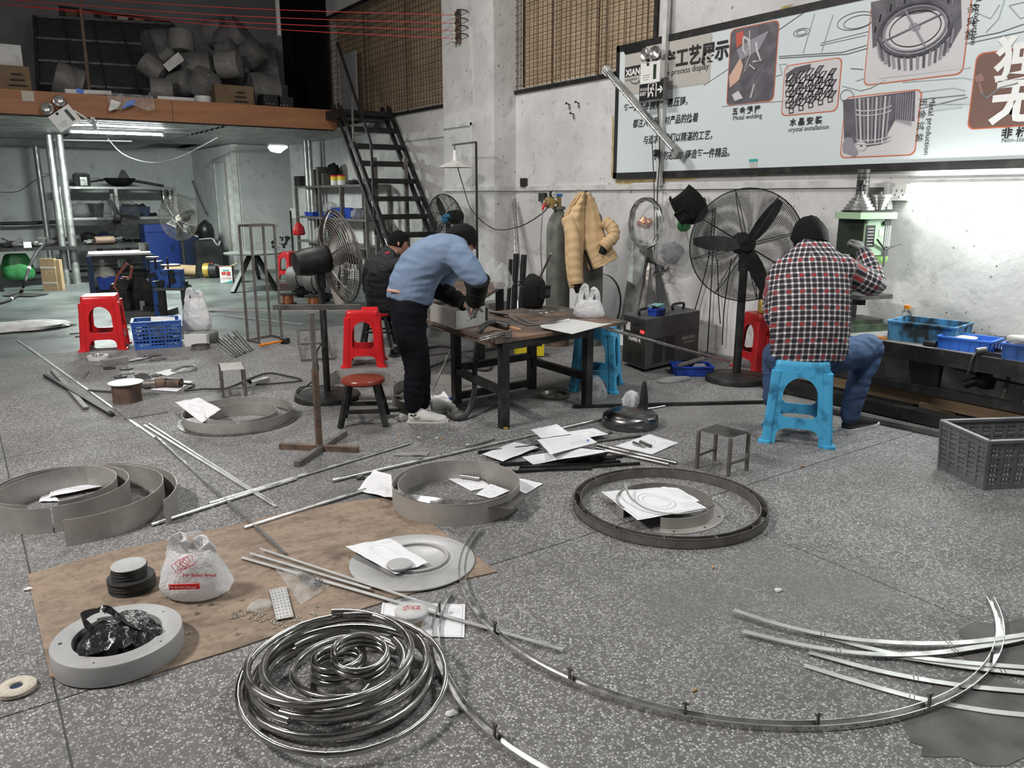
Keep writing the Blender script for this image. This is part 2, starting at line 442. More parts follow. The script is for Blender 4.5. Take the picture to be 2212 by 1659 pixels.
def m_plaid():
    t=NT('plaid_shirt',0.9)
    u,v,_=t.sep(t.tc.outputs['UV'])[:3]
    def stripes(x,n,lo,hi,ph=0.0):
        f=t.math('FRACT',t.math('ADD',t.math('MULTIPLY',x,n),ph))
        d=t.math('ABSOLUTE',t.math('SUBTRACT',f,0.5)); return t.rng(d,lo,hi)
    wu,wv=stripes(u,1.0,0.13,0.19),stripes(v,1.0,0.13,0.19)
    dark=(0.016,0.014,0.022)
    red_u=t.math('LESS_THAN',t.math('FRACT',t.math('MULTIPLY',t.math('ADD',u,0.5),0.5)),0.5)
    red_v=t.math('LESS_THAN',t.math('FRACT',t.math('MULTIPLY',t.math('ADD',v,0.5),0.3334)),0.3334)
    c=t.mix(t.math('MULTIPLY',red_u,red_v),dark,(0.27,0.025,0.03))
    half=(0.20,0.18,0.19)
    both=t.math('MULTIPLY',wu,wv)
    anyw=t.math('SUBTRACT',1.0,both)
    crossw=t.math('MULTIPLY',t.math('SUBTRACT',1.0,wu),t.math('SUBTRACT',1.0,wv))
    c=t.mix(anyw,c,half); c=t.mix(crossw,c,(0.72,0.68,0.68))
    t.bump(t.noise(9,5),0.8,0.03); return t.col(c)
m_plaid()
def m_paper(name,kind):
    t=NT(name,0.8)
    u,v,_=t.sep(t.tc.outputs['UV'])[:3]
    def ring(cx,cy,r,w):
        dx=t.math('MULTIPLY',t.math('SUBTRACT',u,cx),1.4); dy=t.math('SUBTRACT',v,cy)
        d=t.math('SQRT',t.math('ADD',t.math('MULTIPLY',dx,dx),t.math('MULTIPLY',dy,dy)))
        return t.math('LESS_THAN',t.math('ABSOLUTE',t.math('SUBTRACT',d,r)),w)
    def lines(x0,x1,y0,y1,n,fill=0.45):
        f=t.math('LESS_THAN',t.math('FRACT',t.math('MULTIPLY',v,n)),fill)
        g=t.math('GREATER_THAN',t.noise(70,2,t.tc.outputs['UV']),0.5)
        for a in(t.math('GREATER_THAN',u,x0),t.math('LESS_THAN',u,x1),t.math('GREATER_THAN',v,y0),t.math('LESS_THAN',v,y1),g):f=t.math('MULTIPLY',f,a)
        return f
    def edge(d,w):
        a=t.math('MINIMUM',t.math('MINIMUM',u,t.math('SUBTRACT',1.0,u)),t.math('MINIMUM',v,t.math('SUBTRACT',1.0,v)))
        return t.math('LESS_THAN',t.math('ABSOLUTE',t.math('SUBTRACT',a,d)),w)
    if kind==0:ks=[ring(.55,.55,.30,.008),ring(.55,.55,.22,.006),lines(.08,.3,.08,.22,26),lines(.75,.95,.72,.9,24),edge(.04,.004)]
    elif kind==1:ks=[ring(.4,.5,.26,.006),ring(.4,.5,.17,.006),lines(.7,.94,.15,.32,30),edge(.03,.004)]
    elif kind==2:ks=[lines(.1,.9,.12,.88,14,.3),lines(.5,.9,.55,.8,30)]
    else:ks=[ring(.5,.45,.3,.004),lines(.7,.92,.08,.2,30)]
    f=ks[0]
    for k in ks[1:]:f=t.math('MAXIMUM',f,k)
    c=t.mix(t.math('MULTIPLY',f,0.62),(0.66,0.66,0.68),(0.10,0.10,0.11))
    c=t.mix(t.math('MULTIPLY',t.rng(t.noise(3,5,t.tc.outputs['UV']),0.5,0.7),0.25),c,(0.45,0.45,0.46))
    return t.col(c)
for i in range(4):m_paper('drawing_%d'%i,i)
# ==========================================================
XR,YB,YP,XS,YM,ZS=5.80,19.3,16.2,4.64,11.9,2.44
LOFT=2.72
fl=tag(bpy.data.objects.new('floor',None),kind='structure'); COL.objects.link(fl)
xs=[-5.31,-2.62,0.07,2.755,5.85]; ys=[-4.0,-0.25,2.45,5.15,8.5]
for i in range(4):
    for j in range(4):
        g=0.003
        MB().box(((xs[i]+xs[i+1])/2,(ys[j]+ys[j+1])/2,-0.05),(xs[i+1]-xs[i]-2*g,ys[j+1]-ys[j]-2*g,0.10)).build('terrazzo_slab','terrazzo',fl)
MB().box((0.3,14.2,-0.05),(11.1,11.38,0.098)).build('concrete_slab','green_concrete',fl)
MB().box((0.27,2.2,-0.0535),(11.2,12.6,0.10)).build('divider_bed','dark_grey',fl)
random.seed(2)
for cx,cy,rx,ry in((2120,1560,170,95),(2190,1400,120,60)):
    P=[]
    for k in range(40):
        a=2*PI*k/40; f=1+.35*nz(math.cos(a)*2.1+cx,math.sin(a)*2.1)+.16*nz(math.cos(a)*6,math.sin(a)*6+cy); P.append(G(cx+rx*f*math.cos(a),cy+ry*f*math.sin(a),.0005))
    b_=MB(); b_.add(P+[p+V((0,0,.0012))for p in P],[tuple(range(40,80))]+[(k,(k+1)%40,40+(k+1)%40,40+k)for k in range(40)]); b_.build('cement_patch','cement_dark',fl)
w=MB()
W1,W2,ZW0,ZW1,HT=(5.86,8.32),(9.45,13.9),2.68,4.45,5.4
def wallbox(y0,y1,z0,z1):w.box((XR+0.1,(y0+y1)/2,(z0+z1)/2),(0.2,y1-y0,z1-z0))
wallbox(-4,19.5,0,ZW0); wallbox(-4,19.5,ZW1,HT)
wallbox(-4,W1[0],ZW0,ZW1); wallbox(W1[1],W2[0],ZW0,ZW1); wallbox(W2[1],19.5,ZW0,ZW1)
struct(w,'wall_right','plaster')
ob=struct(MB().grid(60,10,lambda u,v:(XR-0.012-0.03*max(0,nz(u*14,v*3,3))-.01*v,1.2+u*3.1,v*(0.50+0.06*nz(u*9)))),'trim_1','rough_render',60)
PX0=5.48
struct(MB().box(((PX0+XR)/2+.05,8.83,HT/2),(XR-PX0+.1,1.2,HT)),'wall_pillar','pillar_plaster')
struct(MB().box((0.3,YB+0.1,HT/2),(11,0.2,HT)),'wall_back','white_panel')
struct(MB().box((-5.2,7.7,HT/2),(0.2,23.6,HT)),'wall_left','plaster')
struct(MB().box((0.3,-4.05,HT/2),(11,0.1,HT)),'wall_front','plaster')
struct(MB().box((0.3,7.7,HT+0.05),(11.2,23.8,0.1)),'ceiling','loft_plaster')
struct(MB().box((XS+0.06,(YP+YB)/2,ZS/2),(0.12,YB-YP,ZS)),'wall_side','white_panel')
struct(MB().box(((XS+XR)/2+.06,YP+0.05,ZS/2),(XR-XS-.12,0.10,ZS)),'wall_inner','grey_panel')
for i,X in enumerate((2.2,3.9,4.5)):
    MB().box((X,YB-0.006,ZS/2),(0.05,0.012,ZS)).build('panel_seam','white_panel',bpy.data.objects['wall_back'])
pts=[(578,318),(585,309),(600,307),(618,309),(622,319),(612,326),(606,331),(596,330),(584,327)]
hp=[WY(x,y,YP-0.006)for x,y in pts]
b_=MB(); b_.add(hp,[tuple(range(len(hp)))]); b_.build('torn_hole','lit_opening',bpy.data.objects['wall_inner'])
d=tag(bpy.data.objects.new('door_1',None),kind='structure'); COL.objects.link(d)
MB().box((XS-0.02,YP+0.28,1.06),(0.06,0.09,2.12)).build('door_frame','white_dirty',d)
MB().box((XS-0.02,YP+1.20,1.06),(0.06,0.09,2.12)).build('door_frame','white_dirty',d)
MB().box((XS-0.02,YP+0.74,2.16),(0.06,1.0,0.09)).build('door_frame','white_dirty',d)
MB().box((XS-0.01,YP+0.74,1.06),(0.03,0.82,2.1)).build('leaf_panel','white_panel',d)
MB().box((XS-0.035,YP+0.36,1.25),(0.02,0.05,1.75)).build('door_edge','kraft',d)
MB().box((XS+0.03,YP-0.01,1.2),(0.10,0.04,2.4)).build('corner_post','white_dirty',d)
struct(MB().box((0.08,(YM+YB)/2+.06,(ZS+0.06+LOFT)/2),(10.3,YB-YM-.1,LOFT-ZS-0.10)),'floor_loft','black_paint')
so=tag(bpy.data.objects.new('ceiling_loft',None),kind='structure'); COL.objects.link(so)
def soffit(x0,x1,y0,y1,dz):
    n=int((y1-y0)/0.075); mb=MB()
    prof=[]
    for i in range(n+1):
        y=y0+(y1-y0)*i/n; prof.append((y,ZS+dz+(0.012 if i%4 in(0,1)else 0.0)))
    mb.add([(x,y,z)for x in(x0,x1)for y,z in prof],[(i,i+1,n+2+i,n+1+i)for i in range(n)])
    return mb.build('soffit_sheet','galvanised',so)
k=0
for i,(x0,x1)in enumerate(((-2.4,0.05),(0.07,1.75),(1.77,3.45),(3.47,5.78))):
    for j,(y0,y1)in enumerate(((YM+0.05,14.4),(14.45,16.9),(16.95,19.28))):
        k+=1
        if(i,j)==(3,2):x0b,x1b=4.3,5.78
        else:x0b,x1b=x0,x1
        soffit(x0b,x1b,y0,y1,0.006*((i+j)%3))
fa=tag(bpy.data.objects.new('trim_fascia',None),kind='structure'); COL.objects.link(fa)
for x0,x1 in((-3.2,0.55),(0.556,2.66),(2.666,5.03)):
    MB().box(((x0+x1)/2,YM,2.585),(x1-x0,0.024,0.285)).build('fascia_board','orange_plywood',fa)
MB().box((0.9,YM+0.03,2.45),(8.2,0.04,0.05)).build('edge_beam','black_paint',fa)
MB().box((0.98,YM-0.015,2.66),(0.13,0.004,0.12)).build('tape_patch','felt',fa)
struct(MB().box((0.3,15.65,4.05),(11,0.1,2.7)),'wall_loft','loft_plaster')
d2=tag(bpy.data.objects.new('door_2',None),kind='structure'); COL.objects.link(d2)
p0,p1=WY(612,100,15.55),WY(745,100,15.55)
MB().box(((p0.x+p1.x)/2,15.56,4.0),(p1.x-p0.x,0.06,2.6)).build('leaf_panel','black_matte',d2)
for q in range(4):
    a=WY(703+3.2*q,100,15.50); MB().box((a.x,15.51,3.9),(0.01,0.02,2.4)).build('door_rib','dark_grey',d2)
d3=tag(bpy.data.objects.new('loft_panels',None),kind='structure'); COL.objects.link(d3)
MB().box((XR-.01,14.75,4.0),(.03,1.62,2.55)).build('leaf_panel','black_matte',d3)  # flat black panel covering this stretch of the right wall
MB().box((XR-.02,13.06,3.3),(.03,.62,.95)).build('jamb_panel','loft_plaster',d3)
def barred(idx,y0,y1,bx,yvis0):
    wd=tag(bpy.data.objects.new('window_%d'%idx,None),kind='structure'); COL.objects.link(wd)
    n=int((y1-y0)/0.145)
    for i in range(n):
        a,b2=y0+(y1-y0)*i/n,y0+(y1-y0)*(i+1)/n
        MB().box((XR+0.15+0.008*(i%2),(a+b2)/2,(ZW0+ZW1)/2),(0.012,b2-a-0.006,ZW1-ZW0)).build('backing_board','window_board',wd)
    MB().box((XR+0.12,(y0+y1)/2,ZW0+.02),(0.16,y1-y0,.04)).build('window_sill','white_dirty',wd)
    fr=MB()
    for y in(y0+.02,y1-.02):fr.box((XR-0.01,y,(ZW0+ZW1)/2),(0.04,0.045,ZW1-ZW0+.06))
    for z in(ZW0-.01,ZW1):fr.box((XR-0.01,(y0+y1)/2,z),(0.04,y1-y0,0.04))
    fr.build('window_frame','black_paint',wd)
    gr=MB(); z=ZW0+0.06
    while z<ZW1-.03:
        gr.box((XR-0.006,(y0+y1)/2,z),(0.007,y1-y0-.06,0.007)); z+=0.088
    y=y0+0.06; i=0
    while y<y1-.04:
        gr.box((XR+0.002,y,(ZW0+ZW1)/2),(0.007,0.006,ZW1-ZW0-.04)); y+=0.085
    gr.build('grille','rust_steel',wd)
    for y in(y0+(y1-y0)*.36,y0+(y1-y0)*.68):
        MB().box((XR+0.01,y,(ZW0+ZW1)/2),(0.016,0.022,ZW1-ZW0)).build('mullion','rust_steel',wd)
barred(1,W1[0],W1[1],0,0)
barred(2,W2[0],W2[1],0,0)
tr=tag(bpy.data.objects.new('trim_2',None),kind='structure'); COL.objects.link(tr)
MB().box((XR-0.012,5.05,1.545),(0.03,6.5,0.055)).build('trunking','white_dirty',tr)
MB().box((PX0-0.012,8.83,1.545),(0.03,1.22,0.055)).build('trunking','white_dirty',tr)
MB().box(((PX0+XR)/2,8.22,1.545),(XR-PX0,0.03,0.055)).build('trunking','white_dirty',tr)
MB().box((PX0-0.01,8.72,2.5),(0.025,0.045,1.9)).build('trunking','white_dirty',tr)
MB().box((PX0-0.01,9.05,2.33),(0.025,0.72,0.035)).build('trunking','white_dirty',tr)
MB().box((XR-0.012,10.4,2.28),(0.025,2.0,0.035)).build('trunking','white_dirty',tr)
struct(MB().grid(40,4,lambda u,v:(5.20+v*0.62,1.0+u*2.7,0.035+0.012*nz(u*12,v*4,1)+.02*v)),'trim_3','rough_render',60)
# ==========================================================
def rrect(hx,hy,r,n=4):
    out=[]
    for cx,cy,a0 in((hx-r,hy-r,0),(-hx+r,hy-r,PI/2),(-hx+r,-hy+r,PI),(hx-r,-hy+r,1.5*PI)):
        for i in range(n+1):
            a=a0+PI/2*i/n; out.append((cx+r*math.cos(a),cy+r*math.sin(a)))
    return out
def loops(mb,rows,cap0=True,cap1=True):
    o=len(mb.v); n=len(rows[0])
    for r_ in rows:mb.v+=[V(p)for p in r_]
    for i in range(len(rows)-1):
        for k in range(n):
            k2=(k+1)%n; mb.f.append((o+i*n+k,o+i*n+k2,o+(i+1)*n+k2,o+(i+1)*n+k))
    if cap0:mb.f.append(tuple(o+k for k in reversed(range(n))))
    if cap1:mb.f.append(tuple(o+(len(rows)-1)*n+k for k in range(n)))
    return mb
def plastic_stool(name,label,m,loc,rz,h=0.49,wt=0.135,wb=0.165,group=None):
    t=thing(name,label,'stool',loc,rz,group)
    s=MB(); rows=[]
    for z,k in((h-.075,1.0),(h-.03,1.0),(h-.010,.975),(h,.93),(h,.6),(h-.004,.5)):
        rows.append([(x,y,z)for x,y in rrect(wt*k+.004,wt*k+.004,.03*k)])
    loops(s,rows,cap0=False); s.build('seat',m,t,40)
    def hw(tt):return wb+(wt-wb)*tt
    T=1-.06/h
    def opening(tt):
        if tt<.20:return 0.66*(1.0 if tt<.11 else math.sqrt(max(0,1-((tt-.11)/.09)**2))*.5+.5)
        if tt<.33:return 0.0
        if tt<.81:
            if tt<.37:return .60*(.75+.25*(tt-.33)/.04)
            return .60 if tt<.60 else .60*math.sqrt(max(0.02,1-((tt-.60)/.21)**2))
        return 0.0
    ts=[0,.06,.11,.15,.18,.1999,.2001,.26,.3299,.3301,.37,.45,.55,.60,.65,.70,.74,.77,.79,.8099,.8101,.86,T]
    for k in range(4):
        p=MB()
        for sgn in(-1,1):
            o=len(p.v)
            for tt in ts:
                w_=hw(tt); op=opening(tt)
                p.v+=[V((sgn*w_*op,-w_-.002,tt*h)),V((sgn*(w_-.02),-w_-.002,tt*h))]
            for i in range(len(ts)-1):
                if sgn<0:p.f.append((o+2*i,o+2*i+2,o+2*i+3,o+2*i+1))
                else:p.f.append((o+2*i,o+2*i+1,o+2*i+3,o+2*i+2))
        p.xf(Matrix.Rotation(k*PI/2,3,'Z'))
        ob=p.build('side_frame',m,t)
        bake(ob,[('SOLIDIFY',dict(thickness=.014,offset=0.0))])
    for sx,sy in((1,1),(-1,1),(-1,-1),(1,-1)):
        l=MB(); rows=[]
        for tt,r_,f in((0,.036,1.06),(.03,.036,1.05),(.035,.030,1.0),(.3,.029,1.0),(.7,.028,1.0),(T,.030,1.0)):
            w_=hw(tt)*f; c=V((sx*(w_-.012),sy*(w_-.012),tt*h))
            rows.append([c+V((x,y,0))for x,y in rrect(r_,r_,.014,3)])
        loops(l,rows); l.build('leg',m,t,40)
    return t
def wire_fan(name,label,loc,head_z,Rr,yaw,tilt,mf,mg,mb_,base_r=.27,rings=26,spokes=8,blade=0.0,pole_r=.024,hubm=None,back=True,base=True,group=None,cup=.10,baseh=.035,motor_r=.075,motor_l=.2,head_off=0.0,nb=3,wire=.0026):
    """pedestal fan; the head looks along local -Y before yaw/tilt"""
    t=thing(name,label,'fan',loc,0,group)
    if base:
        MB().lathe([(base_r,0),(base_r,baseh*.6),(base_r*.97,baseh),(base_r*.25,baseh+.012),(.045,baseh+.02)],40).build('base',mf,t,40)
        MB().cyl((0,0,baseh),(0,0,head_z-.08),pole_r,n=16).build('pole',mf,t,40)
        MB().cyl((0,0,head_z-.20),(0,0,head_z-.05),pole_r*1.35,n=16).build('bracket',mf,t,40)
    H=Matrix.Translation((0,0,head_z))@Matrix.Rotation(yaw,4,'Z')@Matrix.Rotation(tilt,4,'X')@Matrix.Translation((0,-head_off,0))
    AX=Matrix(((1,0,0),(0,0,1),(0,-1,0)))
    def circ(r_,y,n=48):return[V((r_*math.cos(2*PI*k/n),y,r_*math.sin(2*PI*k/n)))for k in range(n)]
    def guard(sgn):
        g=MB()
        for i in range(rings+1):
            q=i/rings; r_=.055+(Rr-.055)*q
            y=-.13 if sgn>0 else .03
            yy=-.05+sgn*-cup*(1-q**3)
            g.tube(circ(r_,yy),wire if i<rings else wire*2.4,3 if i<rings else 6,closed=True)
        for k in range(spokes):
            a=2*PI*k/spokes+.26
            pts=[]
            for i in range(7):
                q=i/6; r_=.055+(Rr-.055)*q; yy=-.05+sgn*-(cup+.004)*(1-q**3)
                pts.append(V((r_*math.cos(a),yy,r_*math.sin(a))))
            g.tube(pts,wire*1.5,4)
        return g.xf(H)
    guard(1).build('front_guard',mg,t,60)
    if back:guard(-1).build('rear_guard',mg,t,60)
    RX=Matrix.Rotation(PI/2,4,'X')
    MB().lathe([(.02,0),(motor_r*.8,.005),(motor_r,.03),(motor_r,motor_l*.7),(motor_r*.82,motor_l),(.01,motor_l+.01)],24).xf(H@Matrix.Translation((0,.02,0))@Matrix.Rotation(-PI/2,4,'X')).build('motor',mb_,t,50)
    MB().lathe([(.01,.03),(.045,.025),(.06,.0),(.06,-.05)],24).xf(H@Matrix.Translation((0,-.06,0))@RX).build('hub',hubm or mb_,t,50)
    for k in range(nb):
        a=blade+2*PI*k/nb
        b=MB(); prof=[(.05,.020),(.12,.034),(.22,.048),(.4,.058),(.6,.056),(.8,.045),(.93,.026),(.955,.010)]
        rows=[]
        for q,w_ in prof:
            r_=Rr*q; w2=w_*Rr/.42
            tw=R(30-18*q)
            c=V((0,-.06,r_)); sd=V((math.cos(tw),math.sin(tw),0)); nn=V((-math.sin(tw),math.cos(tw),0))*.004
            rows.append([c-sd*w2+nn,c+sd*w2+nn,c+sd*w2-nn,c-sd*w2-nn])
        loops(b,rows); b.xf(H@Matrix.Rotation(a,4,'Y'))
        b.build('blade',mb_,t,40)
    return t
def slot_crate(name,label,m,loc,rz,L,Wd,Hh,top=1.06,cols=6,rows=3,group=None,solid=0.0,barw=.012,cat='crate',fine=True):
    """perforated plastic crate; each wall is a part built from ribs and slats"""
    t=thing(name,label,cat,loc,rz,group)
    MB().prism(rrect(L/2,Wd/2,.02,2),.012,c=(0,0,.002)).build('bottom',m,t)
    for k in range(4):
        ln=L if k%2==0 else Wd; off=(Wd if k%2==0 else L)/2
        p=MB(); nc=cols if k%2==0 else max(2,round(cols*Wd/L))
        def pt(u,z,o=0.0):
            f=1+(top-1)*z/Hh
            return V((u*ln/2*f,-(off*f)+o,z))
        for i in range(nc+1):
            u=-1+2*i/nc
            p.bar(pt(u,0.0),pt(u,Hh),.020,.012,(0,-1,0))
        for j in range(rows+1):
            z=Hh*(.06+.80*j/rows)
            p.bar(pt(-1,z),pt(1,z),.014 if j else .03,.010,(0,1,0))if False else p.bar(pt(-1,z),pt(1,z),.010,.016 if j else .03)
        p.bar(pt(-1,Hh*.90),pt(1,Hh*.90),.006,Hh*.16)
        p.bar(pt(-1,Hh-.006),pt(1,Hh-.006),.026,.014)
        if fine:
            for i in range(nc):
                for j in range(rows):
                    z0,z1=Hh*(.06+.80*j/rows),Hh*(.06+.80*(j+1)/rows)
                    for q in range(1,4):
                        u=-1+2*(i+q/4)/nc
                        p.bar(pt(u,z0),pt(u,z1),barw*.62,.004,(0,-1,0))
                    zc=(z0+z1)/2
                    p.bar(pt(-1+2*i/nc,zc),pt(-1+2*(i+1)/nc,zc),.005,Hh*.05)
        p.xf(Matrix.Rotation(k*PI/2,3,'Z')); p.build('side',m,t)
    return t
def bin_box(name,label,m,loc,rz,L,Wd,Hh,th=.006,flare=1.06,ribs=5,group=None,cat='tray'):
    t=thing(name,label,cat,loc,rz,group)
    b=MB(); rows=[]
    for z,f,o in((0,1,0),(Hh,flare,0),(Hh,flare,-th),(th,1,-th)):
        rows.append([(x,y,z)for x,y in rrect(L/2*f+o,Wd/2*f+o,.015,2)])
    loops(b,rows); b.build('shell',m,t)
    r_=MB(); rows=[]
    for z,o in((Hh-.012,0.001),(Hh-.012,.010),(Hh,.010),(Hh,.0)):
        rows.append([(x,y,z)for x,y in rrect(L/2*flare+o,Wd/2*flare+o,.015,2)])
    loops(r_,rows,False,False); r_.build('rim',m,t)
    rb=MB()
    for k in range(4):
        ln,off=(L,Wd/2)if k%2==0 else(Wd,L/2)
        n_=ribs if k%2==0 else max(2,int(ribs*Wd/L))
        q=MB()
        for i in range(n_+1):
            u=(-1+2*i/n_)*.93
            q.bar((u*ln/2,-off-.001,.004),(u*ln/2*flare,-off*flare-.001,Hh-.01),.008,.006,(0,-1,0))
        q.xf(Matrix.Rotation(k*PI/2,3,'Z')); rb.add(q.v,q.f)
    rb.build('ribs',m,t)['kind']='stuff'
    return t
def sack(mb,c,prof,seed=0,amp=.12,n=36,sq=1.0,lean=(0,0),freq=2.2,ax=1.0,ay=1.0,rz=0.0):
    """lumpy plastic bag body from a (radius, z) profile"""
    c=V(c); o=len(mb.v); m=len(prof)
    for i,(r_,z)in enumerate(prof):
        for k in range(n):
            a=2*PI*k/n
            d=1+amp*(nz(math.cos(a)*freq+seed,math.sin(a)*freq,z*9+seed)+.6*nz(math.cos(a)*freq*2.7,math.sin(a)*freq*2.7+seed,z*22)+.35*abs(nz(a*4+seed,z*6)))
            x,y=r_*d*math.cos(a)*ax,r_*d*math.sin(a)*ay
            mb.v.append(c+Matrix.Rotation(rz,3,'Z')@V((x+lean[0]*z,y+lean[1]*z,z)))
    for i in range(m-1):
        for k in range(n):
            k2=(k+1)%n; mb.f.append((o+i*n+k,o+i*n+k2,o+(i+1)*n+k2,o+(i+1)*n+k))
    mb.f.append(tuple(o+k for k in reversed(range(n))))
    return mb
def handle_bag(name,label,m,loc,w,h,rz=0,seed=0,amp=.12,ay=.6,fill=None,ears=True,lean=(0,0),earh=.45,cat='plastic bag',group=None):
    t=thing(name,label,cat,loc,rz,group)
    hb=h*(1-(earh if ears else 0))
    prof=[(w*.36,0.0),(w*.48,hb*.06),(w*.54,hb*.25),(w*.50,hb*.5),(w*.42,hb*.75),(w*.36,hb*.92),(w*.30,hb)]
    b=sack(MB(),(0,0,0),prof,seed,amp,ay=ay,lean=lean); b.build('body',m,t,60)
    if ears:
        for s in(-1,1):
            e=MB(); pts=[]; top=V((s*w*.10+lean[0]*h,lean[1]*h,h))
            for i in range(9):
                q=i/8
                a=V((s*w*.31+lean[0]*hb,lean[1]*hb-w*.02,hb*.9)); b2=V((s*w*.02+lean[0]*hb,lean[1]*hb,hb*.93))
                ang=q*PI
                mid=a*(1-q)+b2*q
                pts.append(mid+V((s*w*.02*math.sin(ang*3),.01*math.sin(ang*5+s),(h-hb*.9)*math.sin(ang)*(1-.22*(s>0)))))
            n_=len(pts)
            rows=[]
            for i,p in enumerate(pts):
                tg=(pts[min(i+1,n_-1)]-pts[max(i-1,0)]).normalized(); nn=V((tg.z,0,-tg.x)); wd=w*.085*(1+.3*nz(i*1.3,seed))
                rows.append([p-nn*wd+V((0,.002,0)),p+nn*wd+V((0,.008,0)),p+nn*wd-V((0,.002,0)),p-nn*wd-V((0,.006,0))])
            loops(e,rows); e.build('handle',m,t,60)
    return t
PAPN=[0]
def paper(px,label,kind=0,z=0.004,curl=None,m=None,group=None,bumpy=.006,zs=None,name='drawing_sheet',cat='paper'):
    """sheet of paper given by its four corners on the floor (photo pixels, in order)"""
    PAPN[0]+=1; sd=PAPN[0]*3.7
    zs=zs or(z,z,z,z)
    c=[G(x,y,zz)for(x,y),zz in zip(px,zs)]
    def fn(u,v):
        p=(c[0]*(1-u)+c[1]*u)*(1-v)+(c[3]*(1-u)+c[2]*u)*v
        e=0.0
        if curl:e=curl*max(0,(u-.55))**2*3
        return p+V((0,0,abs(bumpy*nz(u*2+sd,v*2))+e))
    mb=MB().grid(12,12,fn,uv=True)
    xs_=[p.x for p in mb.v]; ys_=[p.y for p in mb.v]; zz=min(p.z for p in mb.v)
    c0=V((sum(xs_)/len(xs_),sum(ys_)/len(ys_),zz)); mb.v=[p-c0 for p in mb.v]
    o=mb.build(name,m or 'drawing_%d'%kind,None,50); o.location=c0
    return tag(o,label,cat,group)
def rod(a,b,r,m,name,label,cat='rod',n=8,group=None,flat=None):
    mb=MB()
    if flat:mb.bar(a,b,flat[0],flat[1])
    else:mb.cyl(a,b,r,n=n)
    return solo(mb,name,m,label,cat,group,40)
def rodpx(x0,y0,x1,y1,r,m,name,label,cat='rod',z=None,z0=None,z1=None,flat=None,group=None,n=8):
    zz=r if z is None else z
    return rod(G(x0,y0,zz if z0 is None else z0),G(x1,y1,zz if z1 is None else z1),r,m,name,label,cat,n,group,flat)
def pipe(pts,r,m,name,label,cat,k=8,n=8,group=None):
    return solo(MB().tube(spline(pts,k),r,n),name,m,label,cat,group,60)
def lump(mb,c,r,seed,amp=.25,n=14,sq=(1,1,1)):
    prof=[(math.sin(PI*i/8)*1.0,-math.cos(PI*i/8))for i in range(9)]
    o=len(mb.v); c=V(c)
    for rr,zz in prof:
        for k in range(n):
            a=2*PI*k/n; d=V((rr*math.cos(a),rr*math.sin(a),zz))
            d*=1+amp*noise.noise(d*1.6+V((seed,seed*2,0)))+amp*.6*noise.noise(d*4+V((seed,0,0)))
            mb.v.append(c+V((d.x*r*sq[0],d.y*r*sq[1],d.z*r*sq[2])))
    for i in range(8):
        for k in range(n):
            k2=(k+1)%n; mb.f.append((o+i*n+k,o+i*n+k2,o+(i+1)*n+k2,o+(i+1)*n+k))
    return mb
def band(c,r,a0,a1,h,th=.003,n=48,z=0.0,tiltz=0.0):
    """upright sheet strip bent to an arc"""
    return MB().sweep([(-th/2,0),(th/2,0),(th/2,h),(-th/2,h)],arcpts(c,r,a0,a1,n,z),closed=abs(a1-a0-2*PI)<1e-6 and False)
# ==========================================================
def yawto(d):return math.atan2(d[0],-d[1])
def dirc(r_,f_):return RGT*r_+V((FWD.x,FWD.y,0)).normalized()*f_
for(x,y,rr,lb)in((104,291,.06,'left one of two galvanised poles under the loft edge'),(126,291,.062,'right one of two galvanised poles under the loft edge'),(76,313,.055,'farther galvanised pole behind the low bench')):
    p=G(x,y,ZS-.01); t=thing('steel_pole',lb,'pole',(p.x,p.y,0))
    MB().cyl((0,0,.01),(0,0,ZS-.012),rr,n=20).build('pipe','galvanised',t,60)
    MB().box((0,0,.006),(.24,.24,.012)).build('foot_plate','galvanised',t)
a,b_=G(150,284,2.38),G(352,291,2.38)
t=thing('tube_lamp','lit fluorescent tube lamp hanging under the loft','lamp',(a+b_)/2)
MB().bar(a,b_,.05,.04).xf(Matrix.Translation((0,0,.035))).build('housing','white_plastic',t,world=True)
MB().cyl(a,b_,.015,n=12).build('tube','tube_light',t,60,world=True)
for q in(a,b_):MB().box(q+V((0,0,.01)),(.03,.05,.07)).build('end_cap','white_plastic',t,world=True)
l=bpy.data.lights.new('tube_lamp_glow','AREA'); l.shape='RECTANGLE'; l.size=1.2; l.size_y=.05; l.energy=230; l.color=(.90,1.0,.95)
lo=bpy.data.objects.new('tube_lamp_glow',l); COL.objects.link(lo); lo.location=(a+b_)/2+V((0,0,-.02)); lo.rotation_euler=(0,0,math.atan2(b_.y-a.y,b_.x-a.x))
rod(G(116,302,2.40),G(285,305,2.40),.013,'white_plastic','tube_lamp','unlit thin white tube behind the lit lamp under the loft','lamp')
pipe([G(233,300,2.40),WY(270,335,15.2),WY(330,351,15.6),WY(390,338,16.4),G(470,297,2.42)],.010,'white_plastic','white_cable','white cable sagging from the lamp across the back wall','cable')
pipe([WY(0,415,18.6),WY(40,413,18.6),WY(85,385,18.6),WY(140,372,18.6)],.006,'black_rubber','black_cable','thin black cable looping on the back wall','cable')
pipe([WY(92,374,19.28),WY(130,378,19.28),WY(270,392,19.28)],.012,'galvanised','thin_pipe','thin metal pipe rail high on the back wall behind the rack','pipe')
pipe([WY(0,483,18.9),WY(60,482,18.9),WY(130,479,18.9)],.035,'dark_green','wall_rail','dark horizontal rail along the back wall at left','rail')
pipe([WX(415,391,XS-.05),WX(425,415,XS-.05),WX(440,450,XS-.05),WX(446,462,XS-.08)],.02,'galvanised','bent_pipe','bent galvanised pipe fixed on the side wall','pipe',k=5)
yr=18.0; xa,xb=WY(128,420,yr).x,WY(378,420,yr).x
